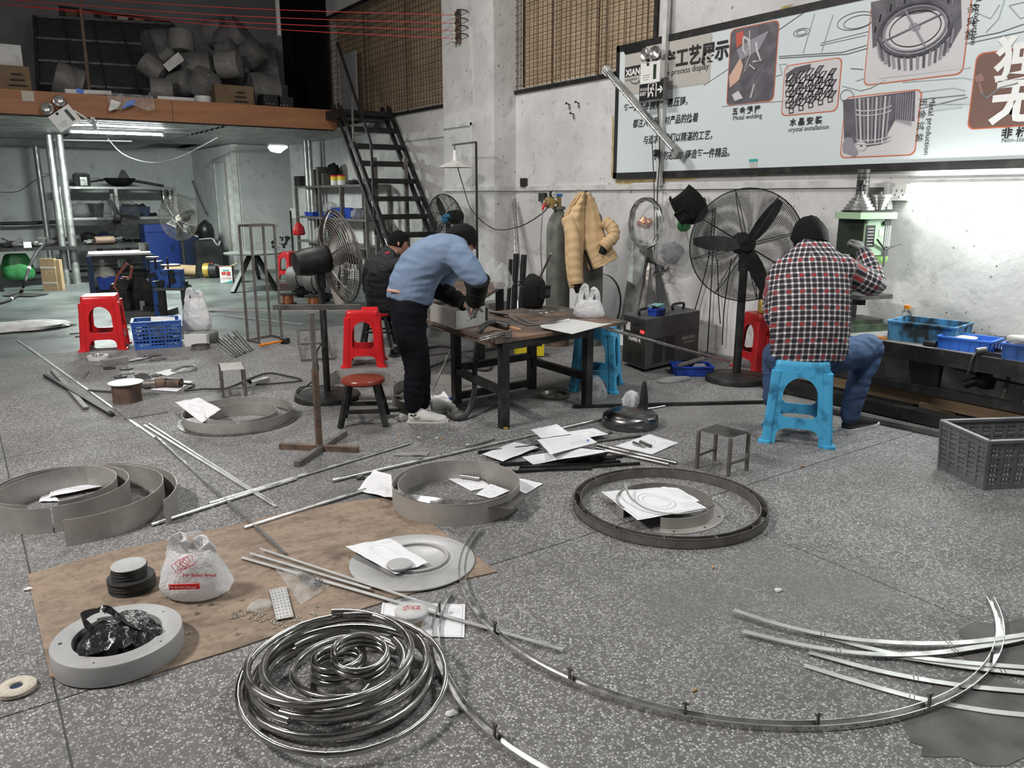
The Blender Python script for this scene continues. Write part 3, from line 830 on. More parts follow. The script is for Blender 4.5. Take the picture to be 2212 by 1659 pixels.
t=thing('storage_rack','grey metal storage rack against the back wall','shelf rack',(xa,yr,0))
for X in(0,(xb-xa)*.47,xb-xa):
    for Y in(0,.55):MB().box((X,Y,.82),(.06,.05,1.64)).build('post','galvanised',t)
for z in(.50,1.02,1.62):
    MB().box(((xb-xa)/2,.275,z),(xb-xa,.58,.045)).build('shelf','galvanised',t)
for z in(.44,.94):MB().box(((xb-xa)/2,-.01,z),(xb-xa,.02,.11)).build('shelf_lip','dark_grey',t)
def onr(x,z,dy=.25):q=WY(x,420,yr+dy); return V((q.x,q.y,z))
t=thing('wok','black wok with long handle on top of the storage rack','wok',onr(262,1.645))
MB().lathe([(.06,0),(.18,.03),(.27,.11),(.30,.17),(.29,.17),(.17,.04),(0,.03)],32).build('bowl','black_paint',t,50)
MB().cyl((-.3,-.05,.13),(-1.0,-.1,.03),.018,n=8).build('handle','black_paint',t,50)
MB().cyl((.28,0,.12),(.85,.1,.02),.03,n=8).build('paddle','steel_dark',t,50)
MB().prism([(-.05,.0),(.22,.0),(.12,.2),(.06,.22)],.02,FACEM(0),(0,.05,.13)).build('lid','dark_grey',t)
t=thing('square_canister','small square black machine box on the rack top','box',onr(180,1.645))
MB().box((0,0,.12),(.28,.25,.24)).build('case','black_paint',t); MB().box((.02,-.13,.10),(.12,.01,.16)).build('front_plate','galvanised',t); MB().box((0,0,.25),(.2,.2,.03)).build('lid','dark_grey',t)
t=thing('bucket','dark grey bucket on the middle shelf of the rack','bucket',onr(203,1.045))
MB().lathe([(.12,0),(.165,.27),(.158,.27),(.115,.01),(0,.01)],28).build('shell','dark_grey',t,40); MB().lathe([(.16,.262),(.175,.262),(.175,.275),(.16,.275),(.16,.262)],28).build('rim','mid_grey',t,40)
solo(sack(MB(),onr(170,1.045),[(.15,0),(.2,.05),(.19,.16),(.13,.25),(.03,.29)],6,.3),'film_sack','hazy_film','cloudy plastic sack left of the bucket on the rack','plastic bag',smooth=60)
t=bin_box('parts_crate','dark blue crate of scrap on the middle shelf of the rack','navy_steel',onr(286,1.045),0,.52,.34,.20,cat='crate')
b_=MB(); random.seed(5)
for i in range(40):lump(b_,(random.uniform(-.2,.2),random.uniform(-.12,.12),.17+random.random()*.06),.035,i,.6,6)
b_.build('scrap','black_paint',t)['kind']='stuff'
for i,x in enumerate((352,366)):
    q=onr(x,0,.12); t=thing('chrome_canister',['left','right'][i]+' chrome canister standing under the rack top','canister',q+V((0,-.05,1.19)))
    MB().lathe([(.055,0),(.06,.01),(.06,.36),(.05,.38),(.07,.385),(.07,.40),(0,.40)],20).build('can','steel_mirror',t,40)
q=onr(359,1.0,.12); solo(MB().box(q+V((0,-.03,.15)),(.34,.2,.03)),'bracket_shelf','galvanised','small bracket shelf carrying the two chrome canisters','bracket')
for i,(x,m_,lb,r_)in enumerate(((218,'navy_steel','dark blue cooking pot on the bottom shelf of the rack',.16),(180,'black_paint','black cooking pot on the bottom shelf of the rack',.14))):
    t=thing('cooking_pot',lb,'pot',onr(x,.525,.15)); MB().lathe([(r_*.8,0),(r_,.04),(r_,.18),(r_*1.06,.185),(r_*.95,.19),(r_*.3,.23),(0,.235)],24).build('pot',m_,t,40)
    MB().cyl((r_,0,.14),(r_+.14,-.05,.14),.015).build('handle','black_plastic',t)
for i in range(9):
    q=onr(300+6*(i%5)+i,1.05 if i<5 else .53,.1+.05*(i%3))
    if i>=5:q=onr(255+14*(i-5),.53,.12)
    solo(lump(MB(),q+V((0,0,.03)),.045+.01*(i%3),i+40,.5,8,(1.3,1,.7)),'machine_part','black_paint','dark oily machine part on the middle rack shelf' if i<5 else 'dark oily machine part on the bottom rack shelf','machine part','machine parts on the rack')
t=thing('low_bench','low black steel bench piled with scrap at far left','bench',(-.2,15.0,0))
MB().box((1.0,.45,.62),(3.6,.9,.05)).build('top','black_paint',t)
for X,Y in((.55,.05),(2.2,.1),(.55,.85),(2.75,.8)):MB().box((X,Y,.3),(.08,.08,.60)).build('leg','black_paint',t)
MB().box((1.6,.85,.17),(2.4,.04,.04)).build('stretcher','black_paint',t)
random.seed(11)
for i in range(16):
    x=random.uniform(.55,2.3); y=15.0+random.uniform(.1,.7); a=random.uniform(-.5,.5); L=random.uniform(.12,.55)
    if i<9:q=MB().bar((x-L/2*math.cos(a),y-L/2*math.sin(a),.66+.04*(i%4)),(x+L/2*math.cos(a),y+L/2*math.sin(a),.70+.04*(i%3)),.05+.03*(i%2),.02+.02*(i%3))
    else:q=lump(MB(),(x,y,.69),.07,i,.4,9,(1.5,.8,.6))
    solo(q,'scrap_piece','steel_dark' if i%3 else 'black_paint','dark steel offcut in the pile on the low bench','scrap','offcuts on the low bench')
rod(V((1.95,15.2,.72)),V((2.25,15.25,.72)),.07,'rust_steel','pipe_offcut','short brown pipe offcut on the low bench behind the poles','pipe',16)
solo(MB().box(WY(59,529,15.1),(.11,.1,.09)),'white_carton','white_plastic','small white carton among the scrap on the low bench','carton')
t=handle_bag('green_sack','green plastic sack hanging below the low bench','green_bag',V((WY(40,592,15.3).x,15.3,.12)),.46,.42,0,8,.10,ears=False)
t=thing('paper_parcel','brown paper wrapped panel pack standing at the left poles','parcel',G(116,627),FACE+.1)
MB().box((-.03,0,.25),(.22,.07,.50)).build('pack','kraft',t); MB().box((.09,.03,.24),(.11,.10,.48)).build('pack','kraft',t)
for z in(.12,.36):MB().box((-.03,.0,z),(.223,.073,.03)).build('tape','felt',t)
t=thing('air_hose','thick black hose with white ties hanging from the low bench','hose',G(0,655))
hp=spline([WY(93,530,14.9),WY(80,545,14.7),WY(66,570,14.5),WY(55,605,13.9),G(45,632,.03),G(25,645,.03),G(0,653,.03),G(-60,664,.03)],8)
MB().tube(hp,.024,8).build('hose','black_rubber',t,60,world=True)
for i in(18,28,40,50):MB().tube([hp[i],hp[i+1]],.028,8).build('tie','white_plastic',t,60,world=True)
rodpx(36,640,74,634,.012,'black_rubber','black_ring','flat black strip lying on the floor by the left poles','strip',z=.012,flat=(.5,.01))
solo(sack(MB(),G(45,712),[(.30,0),(.36,.015),(.34,.05),(.2,.085),(.02,.09)],3,.3,ax=1.5,ay=.6),'white_sack','white_dirty','flat white woven sack lying on the floor at far left','sack',smooth=60)
t=thing('helmet_holder','dark post with a small tray at the far left edge','post',(WY(3,620,14.7).x,14.7,0)); MB().box((0,0,.5),(.06,.06,1.0)).build('post','black_paint',t); MB().box((0,0,1.0),(.22,.2,.06)).build('tray','dark_green',t)
p=G(270,590); wire_fan('pedestal_fan','dusty fan seen from behind in front of the storage rack',(p.x,p.y,0),AT(275,467,p).z,.38,yawto(dirc(-.3,.9)),-.05,'black_paint','steel_mill','black_paint',rings=14,spokes=8,blade=.4)
p=G(402,600); wire_fan('pedestal_fan','grey fan facing the room in front of the blue cabinet',(p.x,p.y,0),AT(388,470,p).z,.40,yawto(dirc(-.25,-.95)),.05,'black_paint','steel_mill','black_paint',rings=16,spokes=10,blade=1.2,hubm='felt')
t=thing('blue_cabinet','bright blue steel cabinet beside the storage rack','cabinet',(WY(352,500,16.9).x,17.1,0))
MB().box((0,0,.46),(.70,.55,.92)).build('body','cabinet_blue',t); MB().box((-.08,-.285,.40),(.50,.02,.72)).build('door','cabinet_blue',t); MB().box((0,-.285,.84),(.68,.02,.13)).build('drawer','cabinet_blue',t); MB().box((.12,-.30,.45),(.02,.02,.1)).build('handle','black_plastic',t)
t=thing('navy_cabinet','navy steel cabinet between the blue and grey cabinets','cabinet',(WY(405,500,16.9).x,17.0,0))
MB().box((0,0,.38),(.40,.5,.76)).build('body','navy_steel',t); MB().box((0,-.26,.38),(.34,.02,.66)).build('door','navy_steel',t)
q=WY(452,550,16.6); t=thing('grey_cabinet','dark grey cabinet in the corner by the door','cabinet',(q.x-.02,16.75,0))
MB().box((0,0,.30),(.50,.5,.60)).build('body','dark_grey',t); MB().box((0,-.26,.31),(.42,.02,.50)).build('door','dark_grey',t)
t=thing('black_motor','black motor housing with loose straps on the grey cabinet','motor',(q.x,16.7,.60))
MB().lathe([(.13,0),(.16,.05),(.16,.2),(.13,.3),(.05,.37),(.02,.40),(0,.40)],24).build('housing','black_plastic',t,50); MB().cyl((-.15,0,.2),(-.34,-.05,.22),.08,n=14).build('inlet','black_plastic',t,50)
MB().tube(spline([(-.18,-.15,.02),(.05,-.2,.03),(.1,-.25,-.05),(.16,-.25,-.10),(.2,-.22,-.02)],6),.02,6).build('strap','white_dirty',t,60)
qs=[WY(359,483,16.72),WY(374,473,16.72),WY(441,508,16.72),WY(430,514,16.72)]
t=thing('vent_panel','white perforated panel leaning slanted behind the grey fan','panel',qs[0])
b_=MB(); b_.add(qs+[p_+V((0,.02,0))for p_ in qs],[(0,1,2,3),(7,6,5,4),(0,4,5,1),(1,5,6,2),(2,6,7,3),(3,7,4,0)]); b_.build('sheet','white_plastic',t,world=True)
b_=MB()
for i in range(16):
    u=.06+i*.055; a=qs[0]*(1-u)+qs[3]*u; c_=qs[1]*(1-u)+qs[2]*u
    b_.bar(a*.75+c_*.25+V((0,-.003,0)),a*.25+c_*.75+V((0,-.003,0)),.006,.018)
b_.build('vent_slots','dark_grey',t,world=True)
a,b_=WY(358,582,15.4),WY(424,585,15.2); t=thing('paper_roll','brown wrapped paper roll lying on a steel rest','paper roll',(a+b_)/2); MB().cyl(a,b_,.10,n=20).build('roll','kraft',t,60,world=True)
m_=(a+b_)/2; solo(MB().box((m_.x,m_.y+.0,m_.z-.125),(.85,.3,.04)).box((m_.x-.3,m_.y,(m_.z-.14)/2),(.06,.25,m_.z-.14)).box((m_.x+.3,m_.y,(m_.z-.14)/2),(.06,.25,m_.z-.14)),'steel_rest','black_paint','black steel rest under the brown paper roll','rest')
p=G(458,600); t=thing('keg','round black drum with gold band and red ribbon top lying by the carton','drum',p,FACE)
MB().lathe([(.10,-.14),(.13,-.12),(.13,.12),(.10,.14)],24,M=Matrix.Rotation(PI/2,3,'Y'),c=(0,0,.135)).build('drum','black_paint',t,50)
MB().lathe([(.133,-.05),(.133,.05)],24,M=Matrix.Rotation(PI/2,3,'Y'),c=(-.07,0,.137),cap0=False,cap1=False).build('gold_band','gold',t,50)
MB().cyl((0,0,.22),(.17,0,.19),.06,.02).build('red_ribbon','pink_red',t,50)
p=G(490,612); t=thing('carton_box','open carton box with red characters on its white front','carton',p,FACE+.25)
MB().box((0,.12,.14),(.20,.26,.28)).build('body','carton',t); MB().box((0,-.012,.14),(.198,.006,.278)).build('front_label','white_plastic',t)
MB().box((-.13,.1,.30),(.12,.22,.006),M=Matrix.Rotation(.3,3,'Y')).build('flap','dark_grey',t); MB().box((.13,.1,.31),(.12,.22,.006),M=Matrix.Rotation(-.4,3,'Y')).build('flap','kraft',t)
R0=Matrix.Rotation(FACE+.25,3,'Z')
text('特速',.075,'ink_red',t,p+R0@V((-.075,-.018,.14)),FACEM(FACE+.25),bold=.002)
text('动力改革者',.032,'ink_red',t,p+R0@V((-.08,-.018,.075)),FACEM(FACE+.25)); MB().box((0,-.017,.225),(.10,.003,.018)).build('logo_bar','ink_teal',t); MB().prism([(-.09,.01),(.09,.01),(.09,.05),(.0,.022)],.002,FACEM(0),(0,-.016,0)).build('logo_wave','ink_teal',t)
c0=G(206,645); tz=.65
P4=[G(191,549,tz),G(326,545,tz),G(331,541,tz),G(187,543,tz)]
fl_=V((P4[0].x,P4[0].y,0)); fr_=V((P4[1].x,P4[1].y,0)); dd=(fr_-fl_); nrm=V((-dd.y,dd.x,0)).normalized()*.62
t=thing('steel_table','navy steel table with pale top beside the cut-off saw','table',fl_)
cs=[fl_,fr_,fr_+nrm,fl_+nrm]; tp=[q+V((0,0,tz))for q in cs]
MB().add(tp+[q+V((0,0,-.03))for q in tp],[(0,1,2,3),(7,6,5,4),(0,4,5,1),(1,5,6,2),(2,6,7,3),(3,7,4,0)]).build('top','white_dirty',t,world=True)
for q in cs:MB().bar(q+V((0,0,.0)),q+V((0,0,tz-.03)),.07,.07).build('leg','navy_steel',t,world=True)
for z in(.10,tz-.06):
    for i in range(4):MB().bar(cs[i]+V((0,0,z)),cs[(i+1)%4]+V((0,0,z)),.04,.05).build('rail','black_paint',t,world=True)
cen=sum(cs,V())/4
MB().add([q+V((0,0,.12))for q in cs]+[q+V((0,0,.13))for q in cs],[(0,3,2,1),(4,5,6,7)]).build('lower_shelf','mid_grey',t,world=True)
solo(sack(MB(),fl_*.78+fr_*.22+nrm*.5+V((0,0,.14)),[(.12,0),(.17,.03),(.16,.14),(.12,.25),(.05,.3)],14,.2,ay=.7),'crumpled_sack','off_white_cloth','crumpled off-white sack under the steel table','sack',smooth=60)
bin_box('blue_bin','small blue bin on the lower shelf of the steel table','deep_blue_plastic',fl_*.70+fr_*.30+nrm*.16+V((0,0,.135)),math.atan2(dd.y,dd.x),.32,.2,.17,cat='bin')
t=thing('electric_motor','dark electric motor under the steel table top','motor',fl_*.30+fr_*.70+nrm*.55+V((0,0,.135)),math.atan2(dd.y,dd.x)); MB().lathe([(.05,-.2),(.09,-.17),(.09,.15),(.06,.19),(.03,.25)],18,M=Matrix.Rotation(PI/2,3,'Y'),c=(0,0,.17)).build('housing','black_paint',t,50); MB().box((0,0,.04),(.2,.16,.08)).build('foot','black_paint',t)
q=fl_*.08+fr_*.92+nrm*.6+V((0,0,tz)); solo(MB().lathe([(.07,0),(.07,.12),(.06,.12),(.06,.02),(0,.02)],20,c=q),'steel_cup','steel_dark','dark steel cup on the far corner of the steel table','cup',smooth=40)
p=G(300,683); S=mpp(p)
t=thing('cutoff_saw','black cut-off saw with dull red blade guard','cut-off saw',p,FACE)
def L2(x,y,o=0.0):return V(((x-300)*S,o,(683-y)*S*1.03))
MB().box((.05,.12,.035),(.62,.42,.07)).build('base','dark_grey',t)
MB().lathe([(.03,-.012),(.235,-.006),(.24,0),(.235,.006),(.03,.012)],48,M=Matrix.Rotation(PI/2,3,'X'),c=L2(292,640,.10)).build('blade_cover','black_paint',t,40)
MB().tube([L2(x,y,.0)for x,y in((264,633),(254,622),(264,598),(287,573),(297,580),(290,603),(275,602),(258,619))],.018,6).build('guard','dull_red_guard',t,40)
MB().bar(L2(272,608,.0),L2(279,676,.0),.10,.09,(0,1,0)).build('arm','black_paint',t)
MB().cyl(L2(276,616,-.05),L2(276,616,.12),.075,n=18).build('motor','black_paint',t,40)
MB().cyl(L2(243,632,.1),L2(258,632,.1),.10,n=18).build('motor_end','black_paint',t,40)
MB().box(L2(325,668,.0),(.12,.1,.09)).build('clamp','black_paint',t); MB().box(L2(307,662,.06),(.06,.04,.12)).build('fence','galvanised',t)
p=G(372,690); S=mpp(p)
def L3(x,y,o=0.0):return V(((x-372)*S,o,(690-y)*S*1.03))
t=thing('bending_machine','blue tube bending machine with roller discs on a black stand','machine',p,FACE)
for x0,y0,x1,y1,o in((334,570,351,608,.10),(358,586,379,622,.0),(382,586,402,622,.0)):
    a,b_=L3(x0,y0),L3(x1,y1); MB().box(((a.x+b_.x)/2,o,(a.z+b_.z)/2),(b_.x-a.x,.16,a.z-b_.z)).build('roller_head','machine_blue',t)
MB().box(L3(380,625),(.36,.2,.03)).build('bed','dark_grey',t)
for x,o in((337,.10),(360,-.06),(398,.1)):MB().bar(L3(x,690,o)+V((0,0,.0)),L3(x,612,o),.07,.07).build('leg','machine_blue' if x==337 else 'black_paint',t)
for x,y,r_ in((343,563,.075),(380,579,.11)):MB().cyl(L3(x,y),L3(x,y)+V((0,0,.02)),r_,n=20).build('roller_disc','steel_mill',t,40)
for x,y in((365,612),(388,592),(388,606),(343,597)):MB().cyl(L3(x,y,-.11),L3(x,y,-.07),.035,n=14).build('knob','black_plastic',t,40)
for x in(348,374):MB().cyl(L3(x,585),L3(x,562),.012).build('spindle','black_paint',t)
MB().cyl(L3(410,632),L3(418,618),.02).build('crank','dark_green',t); MB().box(L3(410,640),(.11,.12,.15)).build('gearbox','dark_green',t)
rodpx(440,672,905,669,.012,'aluminium','floor_rail','long bright rail lying across the green floor','rail',z=.012,flat=(.03,.022))
rodpx(490,682,655,701,.004,'mid_grey','flat_strip','dull flat strip on the green floor behind the tall frame','metal strip',z=.003,flat=(.06,.004))
p=G(552,622); t=thing('tripod_table','round grey tabletop on three splayed black legs','table',p)
MB().lathe([(.0,.55),(.44,.55),(.45,.56),(.45,.575),(0,.575)],48).build('top','galvanised',t,40)
for x,y in((503,633),(598,628),(560,602)):
    q=G(x,y)-p; MB().bar(q,V((q.x*.12,q.y*.12,.55)),.06,.06).build('leg','black_paint',t)
feet=[G(536,737),G(560,742),G(609,729),G(585,727)]; t=thing('tube_rack','tall narrow frame of thin square steel tube','frame',feet[0]); HF=1.17
feet[2]=feet[1]+(feet[3]-feet[0])
for q in feet:MB().bar(q,q+V((0,0,HF)),.022,.022).build('upright','steel_mill',t,world=True)
for z in(.012,HF):
    for i in range(4):
        if z<.1 and i==1:continue
        MB().bar(feet[i]+V((0,0,z)),feet[(i+1)%4]+V((0,0,z)),.02,.02).build('rail','steel_mill',t,world=True)
t=thing('hammer','orange handled hammer lying at the foot of the tall frame','hammer',G(590,745)); MB().cyl(G(562,746,.03),G(608,737,.03),.015,.011,n=10).build('handle','orange_plastic',t,40,world=True); a=G(615,736,.03); MB().cyl(a+RGT*-.02+V((0,.03,0)),a+V((.02,-.04,0)),.032,n=12).build('head','black_paint',t,40,world=True)
q=[G(653,781),G(721,777)]; up=V((0,0,.30)); back=dirc(0,.0)
t=thing('tube_ladder','small ladder-like square tube frame leaning behind the fan post','frame',q[0])
tl,tr_=AT(643,716,G(648,735)),AT(700,713,G(705,735))
for a,b_ in((q[0],tl),(q[1],tr_),(q[0],q[1]),(tl,tr_),((q[0]+tl)/2,(q[1]+tr_)/2)):MB().bar(a+V((0,0,.012)),b_+V((0,0,.012)),.024,.02).build('tube','steel_mill',t,world=True)
xf=5.36; pxs=[640,691,737,790]
Ys=[WX(x,420,xf).y for x in pxs]
t=thing('parts_rack','steel parts rack along the right wall beneath the stairs','shelf rack',(xf,(Ys[0]+Ys[-1])/2,0)); yc=(Ys[0]+Ys[-1])/2
for y in Ys:
    for X in(0,.40):MB().box((X,y-yc,.81),(.05,.05,1.62)).build('post','steel_mill',t)
for z in(.64,1.08,1.62):MB().box((.2,0,z),(.44,Ys[0]-Ys[-1],.035)).build('shelf','steel_mill',t)
def onk(x,z,dx=.1):y=WX(x,420,xf+dx).y; return V((xf+dx,y,z))
for i,x in enumerate((724,739)):
    t=thing('paint_can',['left','right'][i]+' yellow-red paint can on top of the parts rack','can',onk(x,1.638)); MB().cyl((0,0,0),(0,0,.16),.065,n=18).build('body','white_plastic',t,40); MB().cyl((0,0,.08),(0,0,.14),.0665,n=18).build('band','yellow_paint',t,40); MB().cyl((0,0,.14),(0,0,.165),.067,n=18).build('lid','ink_red',t,40)
for i,(x,h)in enumerate(((691,.28),(700,.32),(711,.20))):
    q=onk(x,1.638,.15); solo(MB().box(q+V((0,0,h/2)),(.22,.07+.03*(i==1),h)),'metal_plate','steel_mill',['leftmost','tallest','shortest'][i]+' upright plate stack on top of the parts rack','metal plate')
q=onk(722,1.638,.25); solo(lump(MB(),q+V((0,0,.2)),.2,4,.25,14,(.5,1,1)),'black_bundle','black_matte','bulky black bundle behind the paint cans on the rack','bundle',smooth=50)
q=onk(660,1.638,.15); solo(lump(MB(),q+V((0,0,.07)),.1,6,.4,12,(1,1.3,.75)),'grey_bundle','dark_grey','grey bundle at the left end of the parts rack top','bundle',smooth=50)
q=onk(765,1.638,.12); solo(lump(MB(),q+V((0,0,.035)),.09,7,.35,12,(.8,2.4,.45)),'power_tool','black_plastic','black power tool lying right of the paint cans','tool',smooth=50)
q=onk(649,1.638,.05); solo(MB().box(q+V((0,0,.09)),(.1,.3,.18)),'black_box','black_paint','black box at the far left corner of the rack top','box')
for i,(x,z,L,h)in enumerate(((676,1.10,.38,.075),(704,1.10,.26,.075),(718,1.10,.30,.08),(757,1.10,.42,.16),(735,1.18,.36,.085))):
    bin_box('parts_tray',['long blue parts tray in the left bay of the rack','small blue parts tray in the middle bay of the rack','second blue parts tray in the middle bay of the rack','deep blue parts bin in the right bay of the rack','blue parts tray stacked on the others in the rack'][i],'deep_blue_plastic',onk(x,z,.13),PI/2,L,.2,h,group='blue trays on the parts rack')
solo(sack(MB(),onk(770,1.10,.04),[(.07,0),(.1,.03),(.09,.12),(.03,.17)],2,.3),'clear_bag','hazy_film','clear plastic bag in front of the deep blue bin on the rack','plastic bag',smooth=60)
solo(sack(MB(),onk(712,1.18,.25),[(.1,0),(.12,.04),(.1,.14),(.03,.18)],5,.3),'clear_bag','hazy_film','clear plastic bag on the trays in the middle rack bay','plastic bag',smooth=60)
solo(sack(MB(),onk(672,1.18,.2),[(.09,0),(.1,.04),(.06,.16),(.02,.24)],8,.3),'clear_bag','hazy_film','clear plastic bag on the tray in the left rack bay','plastic bag',smooth=60)
solo(sack(MB(),onk(720,.66,.1),[(.09,0),(.13,.06),(.10,.16),(.03,.22)],3,.35),'green_bag','green_bag','bright green plastic bag on the lower shelf of the rack','plastic bag',smooth=60)
solo(sack(MB(),onk(682,.66,.1),[(.09,0),(.11,.05),(.06,.17),(.01,.25)],9,.3),'white_bag','hazy_film','cloudy white bag on the lower shelf of the rack','plastic bag',smooth=60)
q=WX(646,508,xf-.08); solo(sack(MB(),q,[(.09,0),(.12,.03),(.09,.15),(.02,.24)],7,.2,ay=.5),'red_bag','dark_red_plastic','dark red bag hanging on the left post of the parts rack','plastic bag',smooth=60)
q=WY(632,500,15.9); t=thing('knife_sheath','white handled blade leaning at the inner wall','tool',(q.x,15.95,.0)); MB().box((0,0,.62),(.03,.03,1.1)).build('shaft','black_paint',t); MB().box((.05,0,1.12),(.10,.03,.2)).build('blade','white_plastic',t)
rodpx(690,520,745,520,.02,'steel_mill','loose_pipe','loose dark pipe on the lower rack shelf','pipe',z=.68)
for i,(x,y)in enumerate(((664,350),(690,350))):
    q=G(x-4,305,ZS-.01)
    solo(MB().cyl((min(q.x,5.5),q.y,0),(min(q.x,5.5),q.y,ZS),.05-.01*i,n=16),'steel_pole','galvanised',['galvanised pole behind the parts rack, nearer the inner wall','thinner pole behind the parts rack'][i],'pole',smooth=60)
sp=MB(); random.seed(9)
for i in range(34):
    x,y=585+random.random()*42,512+random.random()*36; q=WY(x,y,YP-.004); r_=.01+.028*random.random()
    sp.lathe([(r_,0),(r_*.9,.002),(0,.0025)],7,M=Matrix.Rotation(PI/2,3,'X'),c=q)
sp.build('paint_splash','ink',bpy.data.objects['wall_inner'])
plastic_stool('plastic_stool','dark red plastic stool farthest back near the parts rack','dark_red_plastic',G(629,603),.35,group='plastic stools')
plastic_stool('plastic_stool','bright red plastic stool left of the blue basket','red_plastic',G(229,750),FACE+.36,h=.52,wb=.185,wt=.155,group='plastic stools')
plastic_stool('plastic_stool','bright red plastic stool behind the sitting worker','red_plastic',G(788,785),FACE+.14,group='plastic stools')
for i,(x,y)in enumerate(((622,656),(678,661))):
    p=G(x,y); t=thing('wire_spool',['left','right'][i]+' spool of copper wire on the green floor','wire spool',p)
    MB().lathe([(.0,0),(.12,0),(.12,.012),(0,.012)],28).build('lower_flange','black_paint',t,40); MB().cyl((0,0,.012),(0,0,.13),.085,n=28).build('winding','copper',t,60); MB().lathe([(0,.13),(.12,.13),(.12,.145),(0,.145)],28).build('upper_flange','black_paint',t,40)
for i,(x,y,r_,L,a,lb)in enumerate(((655,640,.16,.42,1.15,'grey wrapped shade lying left, its torn end towards the stool'),(692,652,.17,.36,.75,'grey wrapped shade with a torn black side beside the fan'))):
    p=G(x,y); d=dirc(-math.sin(a),.3).normalized()
    t=thing('fabric_lampshade',lb,'lampshade',p); MB().lathe([(r_*.7,-L/2),(r_,-L/2+.02),(r_*.94,L/2-.02),(r_*.75,L/2)],28,M=d.to_track_quat('Z','Y').to_matrix(),c=(0,0,r_+.01+.12)).build('shade','mid_grey',t,40); MB().lathe([(r_*1.012,-.008),(r_*1.012,.008)],28,M=d.to_track_quat('Z','Y').to_matrix(),c=(0,0,r_+.13),cap0=False,cap1=False).build('strap','black_matte',t,40); lump(MB(),(0,0,.07),.12,i,.3,12,(1.4,1.2,.6)).build('wrapping','black_film',t,50)
solo(MB().cyl(G(735,664),G(735,664)+V((0,0,.28)),.05,.12,n=20),'cone_shade','felt','beige cone shade standing under the fan guard','lampshade',smooth=40)
sr=[(845,248),(855,288),(869,325),(882,359),(896,393),(913,430),(928,469),(943,506)]
X1=5.70; Pt,Pb=WX(*sr[0],X1),WX(*sr[-1],X1)
stp=(Pb-Pt)/7; X0=WY(744,248,Pt.y).x*.5+WY(815,469,Pt.y+stp.y*6).x*.5
t=thing('steel_stairs','steep black steel stairs up to the loft','stairs',(X0,Pb.y-.8,0))
n_t=11
for k in range(n_t):
    q=Pt+stp*k
    MB().box(((X0+X1)/2,q.y+.09,q.z),(X1-X0,.22,.07)).build('tread','black_paint',t,world=True)
e=Pt+stp*(Pt.z/-stp.z)
for X in(X0,X1):
    for o in(.20,-.02):MB().bar((X,Pt.y+o-stp.y*.6,Pt.z-stp.z*.6-.03),(X,e.y+o,.03),.05,.05,(0,0,1)).build('stringer','black_paint',t,world=True)
MB().bar((X0,Pt.y+.05,Pt.z+.95),(X0,Pt.y+stp.y*5+.0,Pt.z+stp.z*5+.75),.03,.03).build('handrail','black_paint',t,world=True)
MB().bar((X0,Pt.y+stp.y*5,Pt.z+stp.z*5+.75),(X0,Pt.y+stp.y*5.2,Pt.z+stp.z*7),.03,.03).build('handrail','black_paint',t,world=True)
for k,h in((0,.95),(2.2,.86)):MB().bar((X0,Pt.y+stp.y*k+.05,Pt.z+stp.z*k),(X0,Pt.y+stp.y*k+.05,Pt.z+stp.z*k+h),.025,.025).build('rail_post','steel_mill',t,world=True)
MB().box(((X0+X1)/2,Pt.y+.3,Pt.z-.02),(X1-X0+.1,.5,.12)).build('landing','black_paint',t,world=True)
for X,Y in((X0+.25,Pt.y-.5),(X1-.1,Pt.y-.6)):MB().bar((X,Y,0),(X,Y,2.0),.06,.06).build('support_post','steel_mill',t,world=True)
p=WX(1031,560,5.0); p.z=0; t=thing('work_lamp','work lamp with white shade on a thin black stand','lamp',p)
hz=AT(1017,313,p); pole_top=V((p.x,p.y,hz.z))
MB().cyl(p,pole_top,.014,n=10).build('pole','black_paint',t,40,world=True); MB().lathe([(.16,0),(.16,.015),(.02,.02)],24).build('base','black_paint',t,40)
ar=AT(978,312,p); ar.z=hz.z; MB().bar(pole_top,ar,.02,.02).build('arm','black_paint',t,world=True)
sh=AT(983,362,p); s_=mpp(p)
MB().lathe([(36*s_,0),(34*s_,.012),(18*s_,.055),(8*s_,.075),(6*s_,.08)],40,c=sh-p,cap0=False).build('shade','white_dirty',t,50)
MB().cyl(sh-p+V((0,0,.08)),sh-p+V((0,0,.20)),.03,.018,n=14).build('socket','white_plastic',t,40); MB().cyl(sh-p+V((0,0,.2)),V((sh.x,sh.y,ar.z))-p,.006,n=6).build('cord','black_rubber',t)
pipe([sh+V((.03,0,.02)),AT(1000,400,p),AT(1020,455,p),AT(1066,494,p),WX(1120,490,4.8),WX(1170,462,4.7),WX(1188,440,4.62)],.006,'black_rubber','lamp_cable','black lamp cable sagging to the gas cylinder','cable')
p=WX(968,470,5.12); p.z=0; z_=AT(968,470,p).z
wire_fan('pedestal_fan','black fan with blue hub by the white pillar',(p.x,p.y,0),z_,.30,yawto(dirc(-.62,-.75)),.12,'black_paint','black_paint','black_paint',rings=16,spokes=12,blade=-.35,hubm='worn_blue_plastic',motor_r=.085)
p=G(708,860); z_=AT(716,556,p).z
t=wire_fan('pedestal_fan','black fan seen from behind with a big drum motor, on a round base',(p.x,p.y,0),z_,.33,yawto(dirc(.80,.55)),-.12,'black_paint','steel_mill','black_paint',base_r=.24,rings=18,spokes=10,motor_r=.098,motor_l=.26,cup=.09,head_off=.10,blade=.5,wire=.003)
